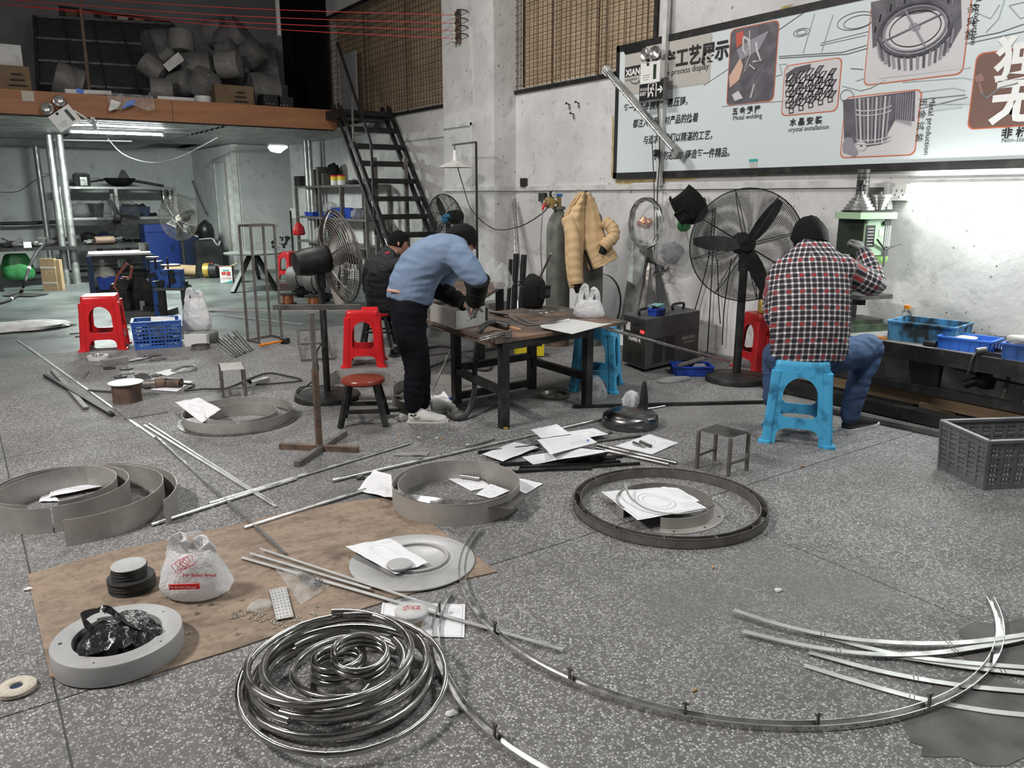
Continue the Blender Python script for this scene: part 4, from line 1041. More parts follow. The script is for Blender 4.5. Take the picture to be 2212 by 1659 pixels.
pipe([V((p.x,p.y,z_-.1))+dirc(-.03,-.05),V((p.x,p.y,z_-.5))+dirc(.02,-.06),V((p.x,p.y,.35))+dirc(-.05,-.05),V((p.x,p.y,.18))+dirc(-.06,-.03),V((p.x,p.y,.06))+dirc(-.2,-.02),G(640,845,.01),G(655,835,.01),G(700,833,.01)],.006,'black_rubber','fan_cable','black cable hanging down the pole of the rear-facing fan','cable')
# ==========================================================
# ---- cardboard sheet
pg=[(60,1243),(230,1195),(400,1160),(600,1112),(770,1083),(850,1075),(900,1110),(985,1172),(1075,1237),(960,1262),(800,1312),(620,1365),(520,1400),(390,1440),(270,1478),(190,1483),(108,1462),(90,1380),(74,1310)]
cb=[G(x,y)for x,y in pg]
solo(MB().prism([(p.x,p.y)for p in cb],.005),'cardboard_sheet','floor_cardboard','stained brown cardboard sheet spread flat on the terrazzo floor','cardboard')
a,b_,c_=G(108,1462,.008),G(190,1484,.008),G(150,1438,.05)
solo(MB().add([a,b_,c_,a+V((0,0,.004)),b_+V((0,0,.004)),c_+V((0,0,.004))],[(0,1,2),(3,5,4),(0,3,4,1),(1,4,5,2),(2,5,3,0)]),'cardboard_flap','kraft','clean brown cardboard corner folded up against the grey flange','cardboard')
CZ=.006
# ---- flange with black bag
c=V((.264,2.612,CZ))
t=thing('flange_ring','light grey boxed metal flange ring holding a crumpled black bag','metal ring',c)
MB().lathe([(.195,.0),(.195,.062),(.193,.066),(.133,.066),(.132,.064),(.132,.0)],64).build('ring_body','plate_grey',t,30)
for k in range(5):
    a=k*1.25+.4; MB().cyl((.165*math.cos(a),.165*math.sin(a),.0655),(.165*math.cos(a),.165*math.sin(a),.0668),.006 if k==2 else .003,n=10).build('hole','ink',t)
t=thing('black_bag','crumpled shiny black plastic bag lying inside the grey flange ring','plastic bag',c+V((0,0,.002)))
b_=MB(); lump(b_,(.0,.0,.05),.12,3,.45,40,(1,1,.42)); b_.build('body','black_film',t,50)
pts=[(-.06,.03,.07),(-.09,.06,.12),(-.03,.05,.135),(.03,.0,.10),(.08,-.03,.075)]
b_=MB(); sp=spline(pts,6); rows=[]
for i,p in enumerate(sp):
    q=i/(len(sp)-1); wd=.028+.012*math.sin(q*9)
    rows.append([p+V((0,-wd,.0)),p+V((.004,0,.012*math.sin(q*14)+.008)),p+V((0,wd,0)),p+V((0,0,-.008))])
loops(b_,rows); b_.build('twisted_neck','black_film',t,60)
# ---- polishing wheel
p=G(37,1492)
t=thing('polishing_wheel','cream felt polishing wheel with blue centre beside the cardboard','polishing wheel',p)
MB().lathe([(.018,.0),(.046,0),(.053,.004),(.053,.016),(.047,.021),(.022,.021),(.018,.018),(.018,0)],40).build('felt_disc','felt',t,40)
MB().cyl((0,0,.004),(0,0,.012),.0185,n=24).build('core','navy_steel',t,40)
# ---- stack of discs
p=G(287,1272)+V((0,0,CZ)); zz=0
for i in range(17):
    r_=.083 if i<9 else .062; h=.0052
    ox=.006*nz(i*1.7,2)+(0.0 if i<9 else-.004); oy=.006*nz(i*1.3,8)
    o=MB().lathe([(r_-.001,0),(r_,.001),(r_,h-.001),(r_-.001,h)],40).build('abrasive_disc','plate_grey' if i==16 else 'black_rubber',None,30)
    o.location=p+V((ox,oy,zz)); zz+=h+.0006
    if i==16:tag(o,'grey topmost disc of the black disc stack on cardboard','disc','discs stacked on the cardboard')
    elif i<9:tag(o,'wide black disc in the lower half of the disc stack','disc','discs stacked on the cardboard')
    else:tag(o,'narrower black disc in the upper half of the disc stack','disc','discs stacked on the cardboard')
solo(MB().tube(spline([p+V((0,.0,zz+.001)),p+V((.03,.01,zz+.006)),p+V((.075,.03,zz-.0)),p+V((.11,.02,.05)),p+V((.10,-.0,.01)),p+V((.09,-.03,.006))],8),.0012,5),'thin_wire','white_plastic','thin pale twisted wire trailing off the black disc stack','wire')
# ---- white carrier bag with red print
p=G(424,1288)+V((0,0,CZ))
t=handle_bag('carrier_bag','white plastic carrier bag with red print standing on the cardboard','milky_bag',p,.235,.235,FACE,5,.13,ay=.62,earh=.20)
S=V((0,1,0)); 
text('For Baker Bread',.018,'ink_red',t,p+RGT*-.05+V((-.0,-.085,.115))-FWD*.02,FACEM(FACE),'print',bold=.0004)
MB().bar((-.055,-.089,.078),(.055,-.089,.082),.004,.020).build('print_band','ink_red',t)
text('For the love of bread',.011,'ink_white',t,p+Matrix.Rotation(FACE,3,'Z')@V((-.052,-.0925,.076)),FACEM(FACE),'print')
q_=MB()
for k in range(5):
    q_.tube([V((.018*math.cos(a)*(1+.4*math.sin(3*a+k))-.02+.010*k,-.082+.006*k*.4,.150+.020*math.sin(a)+.006*k))for a in[i*.4 for i in range(16)]],.0011,4)
q_.build('print_emblem','ink_red',t)
# ---- washers
wm=None
ws=[(506,1328),(512,1333),(519,1322),(527,1332),(533,1326),(541,1337),(549,1331),(556,1341),(563,1334),(571,1329),(578,1340),(590,1346),(598,1338),(614,1344),(604,1352),(645,1337),(641,1344),(674,1328),(682,1331),(686,1313),(678,1326),(615,1357),(634,1282),(513,1373),(523,1298),(432,1310),(426,1329),(457,1309),(409,1371),(513,1336),(596,1350),(622,1290),(503,1338),(566,1345),(592,1359)]
for i,(x,y)in enumerate(ws):
    p=G(x,y)+V((0,0,CZ))
    if wm is None:
        wm=MB().lathe([(.004,0),(.009,0),(.009,.0018),(.004,.0018),(.004,0)],12).mesh('washer','washer_steel')
    o=bpy.data.objects.new('washer',wm); COL.objects.link(o); o.location=p; o.rotation_euler=(.12*nz(i,1),.12*nz(i,5),i)
    tag(o,'small metal washer among those scattered on the cardboard','washer','washers scattered on the cardboard')
# ---- perforated plate + small bag + zip bag
cs=[G(582,1276,.012),G(618,1268,.012),G(634,1333,.012),G(597,1340,.012)]
t=thing('perforated_plate','small grey perforated metal plate lying among the washers','metal plate',cs[0])
b_=MB(); b_.add(cs+[q+V((0,0,.003))for q in cs],[(0,3,2,1),(4,5,6,7),(0,1,5,4),(1,2,6,5),(2,3,7,6),(3,0,4,7)]); b_.build('plate','aluminium',t,world=True)
hl=MB()
for i in range(5):
    for j in range(10):
        u,v=(i+.5)/5,(j+.5)/10
        q=(cs[0]*(1-u)+cs[1]*u)*(1-v)+(cs[3]*(1-u)+cs[2]*u)*v+V((0,0,.0032))
        hl.cyl(q,q+V((0,0,.0006)),.0022,n=6)
ho=hl.build('holes','ink',t,world=True); ho['kind']='stuff'
p=G(561,1318)+V((0,0,CZ)); solo(lump(MB(),p+V((0,0,.012)),.045,9,.35,24,(1,.75,.32)),'film_bag','clear_film','small crumpled clear plastic bag next to the perforated plate','plastic bag',smooth=60)
t=thing('zip_bag','clear zip bag half full of screws lying on the cardboard','plastic bag',G(660,1280)+V((0,0,CZ)))
zc=[G(594,1233),G(640,1232),G(717,1268),G(650,1312)]
MB().grid(16,12,lambda u,v:(zc[0]*(1-u)+zc[1]*u)*(1-v)+(zc[3]*(1-u)+zc[2]*u)*v+V((0,0,CZ+.004+.035*math.sin(PI*u)*math.sin(PI*min(1,v*1.0))*(.4+.6*v)+.007*nz(u*6,v*6)))).build('film','clear_film',t,60,world=True)
b_=MB(); random.seed(3)
for i in range(150):
    u,v=random.gauss(.72,.12),random.gauss(.66,.13)
    q=(zc[0]*(1-u)+zc[1]*u)*(1-v)+(zc[3]*(1-u)+zc[2]*u)*v+V((0,0,CZ+.003+random.random()*.018))
    d=V((random.uniform(-1,1),random.uniform(-1,1),random.uniform(-.4,.4))).normalized()*.008
    b_.cyl(q-d,q+d,.0016,n=4)
b_.build('screws','steel_dark',t,world=True)['kind']='stuff'
# ---- disc plate with paper
c=V((1.352,2.645,CZ))
t=thing('disc_plate','large round grey metal disc plate with raised rim ring on the cardboard','metal plate',c)
MB().lathe([(.05,.0),(.252,0),(.254,.004),(.252,.007),(.16,.007),(.158,.006),(.0,.006)],72).build('disc','plate_grey',t,30)
rr=V((.02,.01,0)); MB().lathe([(.122,.006),(.122,.016),(.134,.016),(.134,.006),(.122,.006)],56,c=rr).build('raised_ring','plate_grey',t,30)
MB().lathe([(.150,.0062),(.150,.0085),(.153,.0085),(.153,.0062),(.150,.0062)],56,c=rr).build('groove_ring','light_grey',t,30)
paper([(746,1181),(841,1164),(925,1217),(854,1241)],'curled drawing sheet lying across the round disc plate',3,zs=(.04,.018,.024,.026),bumpy=.012)
p=G(863,1221,.034); solo(MB().lathe([(.050,0),(.050,.007),(.049,.008),(0,.008)],40,c=p),'small_disc','plate_grey','small grey metal disc holding the sheet down on the disc plate','disc',smooth=30)
# ---- drawing, parcel
paper([(826,1302),(1005,1305),(1003,1377),(815,1373)],'flat drawing sheet under the foil-wrapped parcel beside the coil',1)
p=G(889,1352)+V((0,0,.006))
t=thing('wrapped_parcel','film-wrapped round lid with red marker writing on a small box','parcel',p,FACE)
MB().box((0,.0,.014),(.07,.06,.028)).build('box','kraft',t)
MB().lathe([(.052,.028),(.056,.033),(.056,.047),(.05,.052),(0,.053)],40,c=(0,.01,0)).build('lid','light_grey',t,40)
sack(MB(),(0,.01,.002),[(.050,0),(.055,.02),(.059,.032),(.0595,.048),(.054,.056),(.02,.057),(0.001,.0575)],4,.05,40).build('wrap','clear_film',t,60)
q_=MB()
for st in([(-.03,.0),(-.012,.012),(-.02,-.01)],[(-.01,-.008),(-.004,.014)],[(.0,.010),(.012,-.012)],[(.012,.010),(.002,-.010)],[(.016,.008),(.03,.008),(.018,-.008),(.032,-.01)],[(-.03,-.012),(-.016,-.016)]):
    q_.tube([V((x,y+.01,.0590))for x,y in st],.0014,5)
q_.build('marker_writing','ink_red',t)
# ---- flat bars
FB='bright flat steel bar'
rodpx(522,1204,1216,1403,.006,'aluminium','flat_bar','longest bright flat bar running over the parcel sheet towards the curved channel','metal bar',z=.014,flat=(.016,.003))
rodpx(540,1195,800,1272,.006,'aluminium','flat_bar','middle bright flat bar of three lying across the cardboard','metal bar',z=.020,flat=(.014,.003))
rodpx(561,1185,945,1311,.006,'aluminium','flat_bar','uppermost bright flat bar of three lying across the cardboard','metal bar',z=.026,flat=(.012,.003))
# ---- coil of bent tubes
cc=V((.793,2.02,0)); cg='bent steel tubes in the coil'
def coil(cx,cy,r0,r1,a0,turns,z0,z1,rt,label,m='steel_mirror',wob=.01,seed=0.0,tx=0.0,ty=0.0,n=40):
    pts=[]
    N=int(n*turns)
    for i in range(N+1):
        q=i/N; a=a0+2*PI*turns*q; r_=r0+(r1-r0)*q+wob*nz(a*.6+seed,seed)
        x,y=r_*math.cos(a),r_*math.sin(a)
        pts.append(V((cc.x+cx+x,cc.y+cy+y,max(rt,z0+(z1-z0)*q+x*tx+y*ty))))
    mb=MB().tube(pts,rt,12); return solo(mb,'bent_tube',m,label,'tube',cg,60)
coil(0,.02,.285,.255,.9,1.45,.012,.05,.0125,'thick polished tube forming the outer turns of the coil',seed=1)
coil(-.02,-.05,.30,.30,1.3,.98,.075,.075,.0085,'thin polished tube ring lying on top of the coil, nearest the camera',seed=2,wob=.004,tx=.02,ty=.10)
coil(.01,.03,.265,.225,3.6,1.1,.06,.085,.0125,'thick polished tube in the upper layer of the coil',seed=3)
coil(.0,.05,.215,.195,.4,1.25,.013,.05,.0115,'polished tube of the middle turns in the coil',seed=4)
coil(.02,-.0,.175,.165,5.2,1.2,.05,.085,.0115,'polished tube ring surrounding the two small spirals',seed=6)
coil(-.03,.045,.235,.25,2.4,.8,.09,.10,.012,'short thick tube arc with open end atop the coil',seed=8)
coil(.005,.055,.078,.074,1.0,2.9,.020,.085,.0105,'small tight tube spiral in the coil, farther one',seed=7,wob=.002)
coil(.045,-.02,.082,.078,4.4,2.8,.075,.125,.0085,'small tight tube spiral in the coil, nearer one',seed=9,wob=.002,ty=.10)
coil(-.06,.02,.13,.15,3.0,.45,.03,.035,.013,'short thick tube arc lying inside the coil',seed=11)
rod(cc+V((.11,.10,.09)),cc+V((.16,-.02,.075)),.011,'steel_mirror','straight_tube','short straight tube end lying over the right of the coil','tube',12)
# ---- curved channels with pegs
def channel(c,r,a0,a1,n,w_=.026,h=.020,th=.0022):
    prof=[(-w_/2,0),(w_/2,0),(w_/2,h),(w_/2-th,h),(w_/2-th,th),(-w_/2+th,th),(-w_/2+th,h),(-w_/2,h)]
    return MB().sweep(prof,arcpts(c,r,a0,a1,n))
def ang(c,px):p=G(*px); return math.atan2(p.y-c[1],p.x-c[0])
def chan_thing(label,c,r,pa,pb,pegs,m):
    a0,a1=ang(c,pa),ang(c,pb)
    while a1<a0:a1+=2*PI
    t=thing('curved_channel',label,'metal channel',(c[0],c[1],0))
    channel((0,0),r,a0,a1,90).build('channel',m,t,30)
    for px in pegs:
        a=ang(c,px); q=V((r*math.cos(a),r*math.sin(a),0)); d=V((-math.sin(a),math.cos(a),0))
        b_=MB(); b_.box(q+V((0,0,.028)),(.007,.007,.050),a); b_.cyl(q+V((0,0,.048))-d*.010,q+V((0,0,.048))+d*.010,.0045,n=8); b_.box(q+V((0,0,.004)),(.018,.012,.006),a)
        b_.build('peg','steel_dark',t,40)
    hl=MB()
    n_=int((a1-a0)*r/.045)
    for i in range(n_):
        a=a0+(a1-a0)*(i+.5)/n_
        for s in(-1,1):
            q=V(((r+s*.0132)*math.cos(a),(r+s*.0132)*math.sin(a),.012)); d=V((math.cos(a),math.sin(a),0))*.0006
            hl.cyl(q-d,q+d,.0018,n=6)
    hl.build('rivet_holes','ink',t)['kind']='stuff'
    return t
chan_thing('large half-circle steel channel with upright pegs on the open floor',(2.325,1.936),1.000,(1033,1150),(2150,1302),[(1075,1370),(1238,1468),(1481,1543),(1757,1562),(1993,1524),(2135,1436)],'steel_bright')
chan_thing('curved steel channel with pegs running off the bottom edge near the coil',(1.946,1.642),.916,(965,1285),(1230,1690),[(952,1330),(965,1462),(1079,1592)],'steel_bright')
# ---- flat curved strips, right
SI=[([(1585,1318),(1705,1355),(1860,1383),(2050,1390),(2212,1372),(2300,1352)],'curved flat strip with slots, farthest back of the six at right'),
      ([(1605,1364),(1740,1395),(1880,1413),(2000,1412),(2100,1400),(2212,1378),(2300,1350)],'curved flat strip second from back, ending left below the farthest one'),
      ([(1741,1363),(1892,1404),(2024,1426),(2212,1442),(2300,1446)],'curved flat strip that starts under the farthest strip'),
      ([(1925,1416),(2079,1440),(2212,1455),(2300,1462)],'shortest visible curved flat strip at right, below the crossing strips'),
      ([(1747,1409),(1896,1449),(2061,1479),(2212,1494),(2300,1499)],'curved flat strip with a round hole, second nearest of the six'),
      ([(1738,1438),(1852,1473),(1987,1510),(2116,1534),(2212,1545),(2300,1552)],'curved flat strip nearest the camera of the six at right')]
for i,(pp,lb)in enumerate(SI):
    zz=.003+.003*(5-i)
    pts=spline([G(x,y,zz)for x,y in pp],8)
    t=thing('curved_strip',lb,'metal strip',pts[0],0,'curved flat strips on the right floor')
    MB().sweep([(-.0115,0),(.0115,0),(.0115,.002),(-.0115,.002)],pts).build('strip','aluminium',t,30,world=True)
    L=0; nxt=.30
    for j in range(1,len(pts)):
        L+=(pts[j]-pts[j-1]).length
        if L>nxt:
            nxt+=.38; d=(pts[j]-pts[j-1]).normalized(); sd=V((-d.y,d.x,0))
            b_=MB()
            for s1 in(-1,1):
                for s2 in(-1,1):
                    q=pts[j]+d*.006*s1+sd*.005*s2+V((0,0,.0023)); b_.bar(q-sd*.0032,q+sd*.0032,.0028,.0008)
            b_.build('slot','ink',t,world=True)
# ---- double ring with flange and drawings
c=V((2.63,2.461,0))
t=thing('double_ring','large double steel ring with spacers around the drawings','metal ring',c)
for r_ in(.452,.420):
    MB().sweep([(-.002,0),(.002,0),(.002,.045),(-.002,.045)],arcpts((0,0),r_,0,2*PI-.0001,120)).build('ring_band','steel_mill',t,30)
for k in range(12):
    a=k*PI/6+.2; MB().bar((.42*math.cos(a),.42*math.sin(a),.022),(.452*math.cos(a),.452*math.sin(a),.022),.004,.04).build('spacer','steel_mill',t)
bd=MB()
for k in range(220):
    a=2*PI*k/220
    for r_,z in((.4545,.003),(.4545,.043)):
        bd.box((r_*math.cos(a),r_*math.sin(a),z),(.004,.005,.003+.002*nz(k*1.3)),a)
bd.build('weld_beads','ink',t)['kind']='stuff'
c=V((2.595,2.455,0))
t=thing('flanged_ring','grey flanged ring with open gap lying inside the double ring','metal ring',c)
MB().sweep([(-.0015,0),(.0015,0),(.0015,.055),(-.0015,.055)],arcpts((0,0),.226,-2.45,2.95,80)).build('upright_band','steel_sheet',t,30)
MB().lathe([(.228,.001),(.275,.001),(.275,.004),(.228,.004),(.228,.001)],80,a0=-2.45,a1=2.2).build('flange','steel_sheet',t,30)
for k in range(7):
    a=-2.2+k*.62; MB().cyl((.253*math.cos(a),.253*math.sin(a),.004),(.253*math.cos(a),.253*math.sin(a),.0048),.006,n=12).build('bolt_hole','ink',t)
paper([(1428,1052),(1463,1054),(1511,1082),(1470,1098)],'drawing sheet tucked below the top sheet inside the flanged ring',2,zs=(.05,.05,.05,.05))
paper([(1299,1063),(1428,1054),(1527,1097),(1377,1124)],'large drawing sheet spread over the flanged ring',0,zs=(.03,.058,.058,.058),bumpy=.01)
pts=spline([G(1350,1044,.10),G(1362,1075,.075),G(1400,1100,.07),G(1460,1110,.068),G(1530,1100,.066)],10)
t=thing('bent_strip','thin bent metal strip resting across the large drawing sheet','metal strip',pts[-1]); MB().sweep([(-.006,0),(.006,0),(.006,.0015),(-.006,.0015)],pts).build('strip','aluminium',t,30,world=True)
rod(pts[-1]+V((-.03,.0,-.002)),pts[-1]+V((.05,.012,.004)),.005,'steel_dark','short_rod','short dark rod end under the bent strip in the flanged ring','rod')
# ---- ring with bent sheet
c=V((1.845,3.12,0))
t=thing('sheet_ring','wide brownish sheet-metal ring with a twisted top strip','metal ring',c)
MB().sweep([(-.002,0),(.002,0),(.002,.105),(-.002,.105)],arcpts((0,0),.308,2.75,2.75+2*PI-.12,96)).build('band','steel_sheet',t,30)
MB().sweep([(-.0015,0),(.0015,0),(.0015,.095),(-.0015,.095)],arcpts((0.01,0.01),.285,2.1,3.3,24)).build('inner_overlap','steel_sheet',t,30)
tw=MB(); rows=[]
for i in range(25):
    q=i/24; a=2.95+q*2.1; w_=.010+.045*math.sin(PI*q)**2
    p1=V((.312*math.cos(a),.312*math.sin(a),.108)); p2=V(((.312-w_*(1-q*1.6))*math.cos(a),(.312-w_*(1-q*1.6))*math.sin(a),.110+.02*math.sin(PI*q)))
    rows.append([p1,p2,p2+V((0,0,.002)),p1+V((0,0,.002))])
loops(tw,rows); tw.build('twisted_strip','steel_bright',t,40)
pp=[G(1050,1098,.07),G(1108,1102,.07),G(1137,1072,.07),G(1112,1056,.07),G(1105,1082,.07)]
pp=[q-c for q in pp]; MB().add(pp+[q+V((0,0,.003))for q in pp],[(4,3,2,1,0),(5,6,7,8,9)]+[(i,(i+1)%5,5+(i+1)%5,5+i)for i in range(5)]).build('corner_plate','steel_dark',t)
paper([(808,1016),(845,1026),(850,1078),(772,1060)],'drawing sheet leaning on the left of the sheet-metal ring',2,zs=(.012,.06,.03,.006),bumpy=.014)
paper([(965,1033),(1036,1031),(1059,1051),(1018,1061)],'torn sheet under the chrome roller inside the sheet-metal ring',3,bumpy=.003)
paper([(1027,1068),(1059,1045),(1102,1060),(1062,1077)],'sheet with a faint circle inside the sheet-metal ring',1,z=.007,bumpy=.003)
paper([(1112,1031),(1173,1045),(1136,1067),(1114,1057)],'drawing sheet sticking out right of the sheet-metal ring',2,bumpy=.004)
rodpx(995,1028,1037,1034,.012,'steel_mirror','chrome_roller','short chrome roller on the torn sheet in the ring','roller',z=.019,n=16)
# ---- left arcs
ga='sheet strips bent to arcs at left'
def arcth(c,r,a0,a1,h,label,m='steel_sheet',z=0):
    t=thing('bent_band',label,'metal band',(c[0],c[1],z),0,ga)
    MB().sweep([(-.0015,0),(.0015,0),(.0015,h),(-.0015,h)],arcpts((0,0),r,a0,a1,72)).build('band',m,t,30); return t
arcth((.236,4.125),.262,R(-93),R(240),.125,'innermost bent steel band around the drawing at left')
arcth((.266,4.085),.280,R(-105),R(150),.125,'second bent steel band from the inside in the left group')
arcth((.312,3.985),.368,R(-105),R(165),.12,'wide bent steel band with its end nearest the camera, left group')
arcth((.251,3.925),.475,R(-40),R(60),.12,'outermost short bent steel band with a free right end, left group')
arcth((.255,4.09),.225,R(150),R(235),.018,'low dark bent strip inside the left band group','steel_dark')
paper([(118,1044),(216,1040),(243,1046),(104,1074)],'drawing sheet with a ring drawing inside the left bent bands',0,z=.02)
paper([(92,1066),(112,1062),(128,1082),(84,1084)],'pale cut sheet corner under the drawing inside the left bands',3,z=.008)
rodpx(114,1140,128,1132,.006,'steel_bright','metal_scrap','small bright metal offcut between the bent band ends','scrap',z=.012,flat=(.03,.008))
# ---- ring pair at middle left
c=V((1.40,5.19,0))
t=thing('flange_tray','grey double ring on a dark base flange at middle left','metal ring',c)
MB().lathe([(.335,0),(.385,0),(.385,.006),(.335,.006),(.335,0)],80).build('base_flange','steel_dark',t,30)
MB().sweep([(-.0015,0),(.0015,0),(.0015,.07),(-.0015,.07)],arcpts((0,0),.348,.05,2*PI-.02,96)).build('outer_band','steel_sheet',t,30)
MB().sweep([(-.0015,0),(.0015,0),(.0015,.08),(-.0015,.08)],arcpts((-.01,-.10),.225,-1.9,2*PI-2.0,80)).build('inner_band','steel_sheet',t,30)
MB().lathe([(.0,.002),(.11,.002),(.11,.004),(0,.004)],40,c=(.05,-.06,0)).build('dust_disc','mid_grey',t,30)
paper([(378,869),(430,860),(477,884),(436,914)],'drawing sheet leaning on the rim of the grey double ring',1,zs=(.075,.095,.10,.06),bumpy=.008)
paper([(400,905),(430,900),(447,915),(418,921)],'second sheet half hidden inside the grey double ring',3,z=.03)
# ---- long bars and tubes on the floor
rodpx(38,735,335,945,.005,'aluminium','flat_bar','long bright flat bar running from the far left floor','metal bar',z=.004,flat=(.014,.003))
rodpx(60,748,300,922,.005,'galvanised','flat_bar','dull flat bar lying close along the long bright bar','metal bar',z=.004,flat=(.014,.004))
rodpx(312,918,597,1094,.005,'aluminium','flat_bar','bright flat bar ending free on the floor, nearer of the pair','metal bar',z=.006,flat=(.016,.004))
rodpx(322,915,590,1086,.005,'aluminium','flat_bar','bright flat bar ending free on the floor, farther of the pair','metal bar',z=.006,flat=(.012,.004))
rodpx(335,940,617,1196,.005,'steel_dark','flat_bar','dark flat bar running onto the cardboard','metal bar',z=.020,z0=.010,z1=.016,flat=(.013,.004))
TB='polished round tube '
rodpx(327,1134,640,1034,.009,'steel_bright','round_tube',TB+'whose left end lies nearest the bent bands','tube',n=12)
rodpx(452,1088,886,957,.009,'steel_bright','round_tube',TB+'ending behind the red wooden stool','tube',n=12)
rodpx(527,1141,790,1058,.010,'steel_bright','round_tube',TB+'ending at the cardboard edge, its tip by the sheet ring','tube',n=12)
rodpx(718,1038,1300,905,.011,'steel_bright','round_tube','longest polished round tube running under the paper pile','tube',n=12)
rodpx(975,978,1068,949,.006,'steel_dark','thin_rod','short dark rod beside the longest polished tube','rod')
rodpx(1290,962,1462,1000,.011,'steel_mirror','round_tube','chrome tube at right of the paper pile, farther of two','tube',n=12)
rodpx(1288,969,1445,1003,.011,'steel_mirror','round_tube','chrome tube at right of the paper pile, nearer of two','tube',n=12)
rodpx(1268,945,1322,934,.008,'steel_dark','round_tube','dark tube end pointing at the steel dome from the papers','tube',n=12)
rodpx(1280,955,1384,941,.008,'steel_dark','round_tube','dark tube passing in front of the steel dome','tube',n=12)
for i,(x0,y0,x1,y1)in enumerate(((1102,1020,1382,1001),(1122,1010,1340,997),(1079,1003,1330,990),(1120,1016,1278,1012),(1130,1005,1345,985),(1033,977,1165,963))):
    rodpx(x0,y0,x1,y1,.008,'black_paint','square_bar',['black square bar nearest the camera under the paper pile','second nearest black square bar under the paper pile','black square bar sticking out left of the folded cover','shortest black square bar under the paper pile','farthest black square bar under the paper pile','thin dark bar lying on the papers at left'][i],'metal bar',z=.008+.002*(i%3),flat=(.016,.016),group='black bars under the paper pile')
# ---- paper pile
pl='papers in the pile on the bars'
paper([(1041,981),(1112,955),(1165,966),(1086,997)],'crumpled sheet at the left end of the paper pile',2,z=.018,group=pl)
paper([(1128,987),(1250,968),(1315,975),(1151,1004)],'sheet with dark underside at the front of the paper pile',2,zs=(.05,.06,.09,.012),group=pl)
paper([(1151,1006),(1315,977),(1306,989),(1200,1008)],'black folded cover at the front of the paper pile',3,zs=(.010,.085,.020,.010),m='black_plastic',group=pl,name='folded_cover')
paper([(1210,935),(1280,925),(1315,938),(1240,950)],'sheet at the back of the paper pile towards the dome',0,z=.03,group=pl)
paper([(1160,950),(1259,934),(1290,956),(1189,982)],'large drawing with sketches on top of the paper pile',2,zs=(.07,.075,.07,.08),group=pl)
paper([(1147,928),(1203,917),(1234,938),(1169,947)],'curled sheet at the top of the paper pile',3,zs=(.06,.085,.08,.07),group=pl)
paper([(1403,938),(1466,957),(1408,982),(1327,964)],'drawing sheet with two rollers right of the paper pile',1,z=.004)
rodpx(1368,956,1392,965,.010,'steel_mirror','chrome_roller','left one of two short chrome rollers on the sheet','roller',z=.015,n=16)
rodpx(1383,954,1406,964,.010,'steel_dark','chrome_roller','right one of two short rollers on the sheet','roller',z=.015,n=16)
solo(MB().lathe([(.007,0),(.007,.006),(.0,.006)],8,c=G(1270,952,.08)),'plastic_bead','tray_blue','tiny blue cap on the corner of the paper pile','cap')
# ---- dome and cone
p=G(1361,918); t=thing('steel_dome','polished dark steel dome pan lying upside down on the floor','steel dome',p)
MB().lathe([(.178,0),(.183,.01),(.183,.045),(.176,.07),(.155,.088),(.11,.098),(.05,.103),(0,.104)],72).build('dome','steel_dome',t,60)
MB().cyl((-.01,.0,.1035),(-.01,0,.105),.006,n=12).build('centre_hole','ink',t)
p=G(1390,884); solo(MB().lathe([(.034,0),(.034,.012),(.027,.10),(.014,.195),(.011,.20),(0,.20)],28,c=p),'black_cone','black_paint','tall black metal cone standing behind the steel dome','cone',smooth=40)
rodpx(1396,884,1436,877,.008,'steel_mirror','round_tube','short chrome tube beside the black cone','tube',n=12)
solo(sack(MB(),G(1362,880),[(.05,0),(.06,.02),(.055,.07),(.04,.11),(.01,.125)],12,.55,ay=.6,freq=3.1),'small_bag','milky_bag','small white plastic bag with red mark left of the black cone','plastic bag',smooth=60)
p=G(1352,862,.07); 
# ---- wire-frame stool
def legstool(name,label,feet,tops_z,plate,m,rung,extra=None,r=.008):
    F_=[G(*q)for q in feet]; c=sum(F_,V())/4
    t=thing(name,label,'stool',c)
    for q in F_:MB().bar(q,q+V((0,0,tops_z)),r*2,r*2,(1,0,0)).build('leg',m,t,world=True)
    for i,j in rung:MB().bar(F_[i]+V((0,0,tops_z*.33)),F_[j]+V((0,0,tops_z*.33)),r*1.4,r*1.4).build('stretcher',m,t,world=True)
    q=[p_+V((0,0,tops_z))for p_ in F_]
    MB().add(q+[p_+V((0,0,.003))for p_ in q],[(0,3,2,1),(4,5,6,7),(0,1,5,4),(1,2,6,5),(2,3,7,6),(3,0,4,7)]).build('top_plate',plate,t,world=True)
    return t
legstool('steel_stand','small thin-legged steel stand with a mirror-polished top',[(1505,1011),(1573,1030),(1612,1017),(1543,996)],.215,'steel_mirror','steel_mill',[(0,3),(1,2)])
legstool('steel_stand','small grey steel stand behind the double ring at middle left',[(483,860),(532,856),(526,838),(479,842)],.205,'steel_sheet','steel_mill',[(0,1),(1,2),(3,0)])
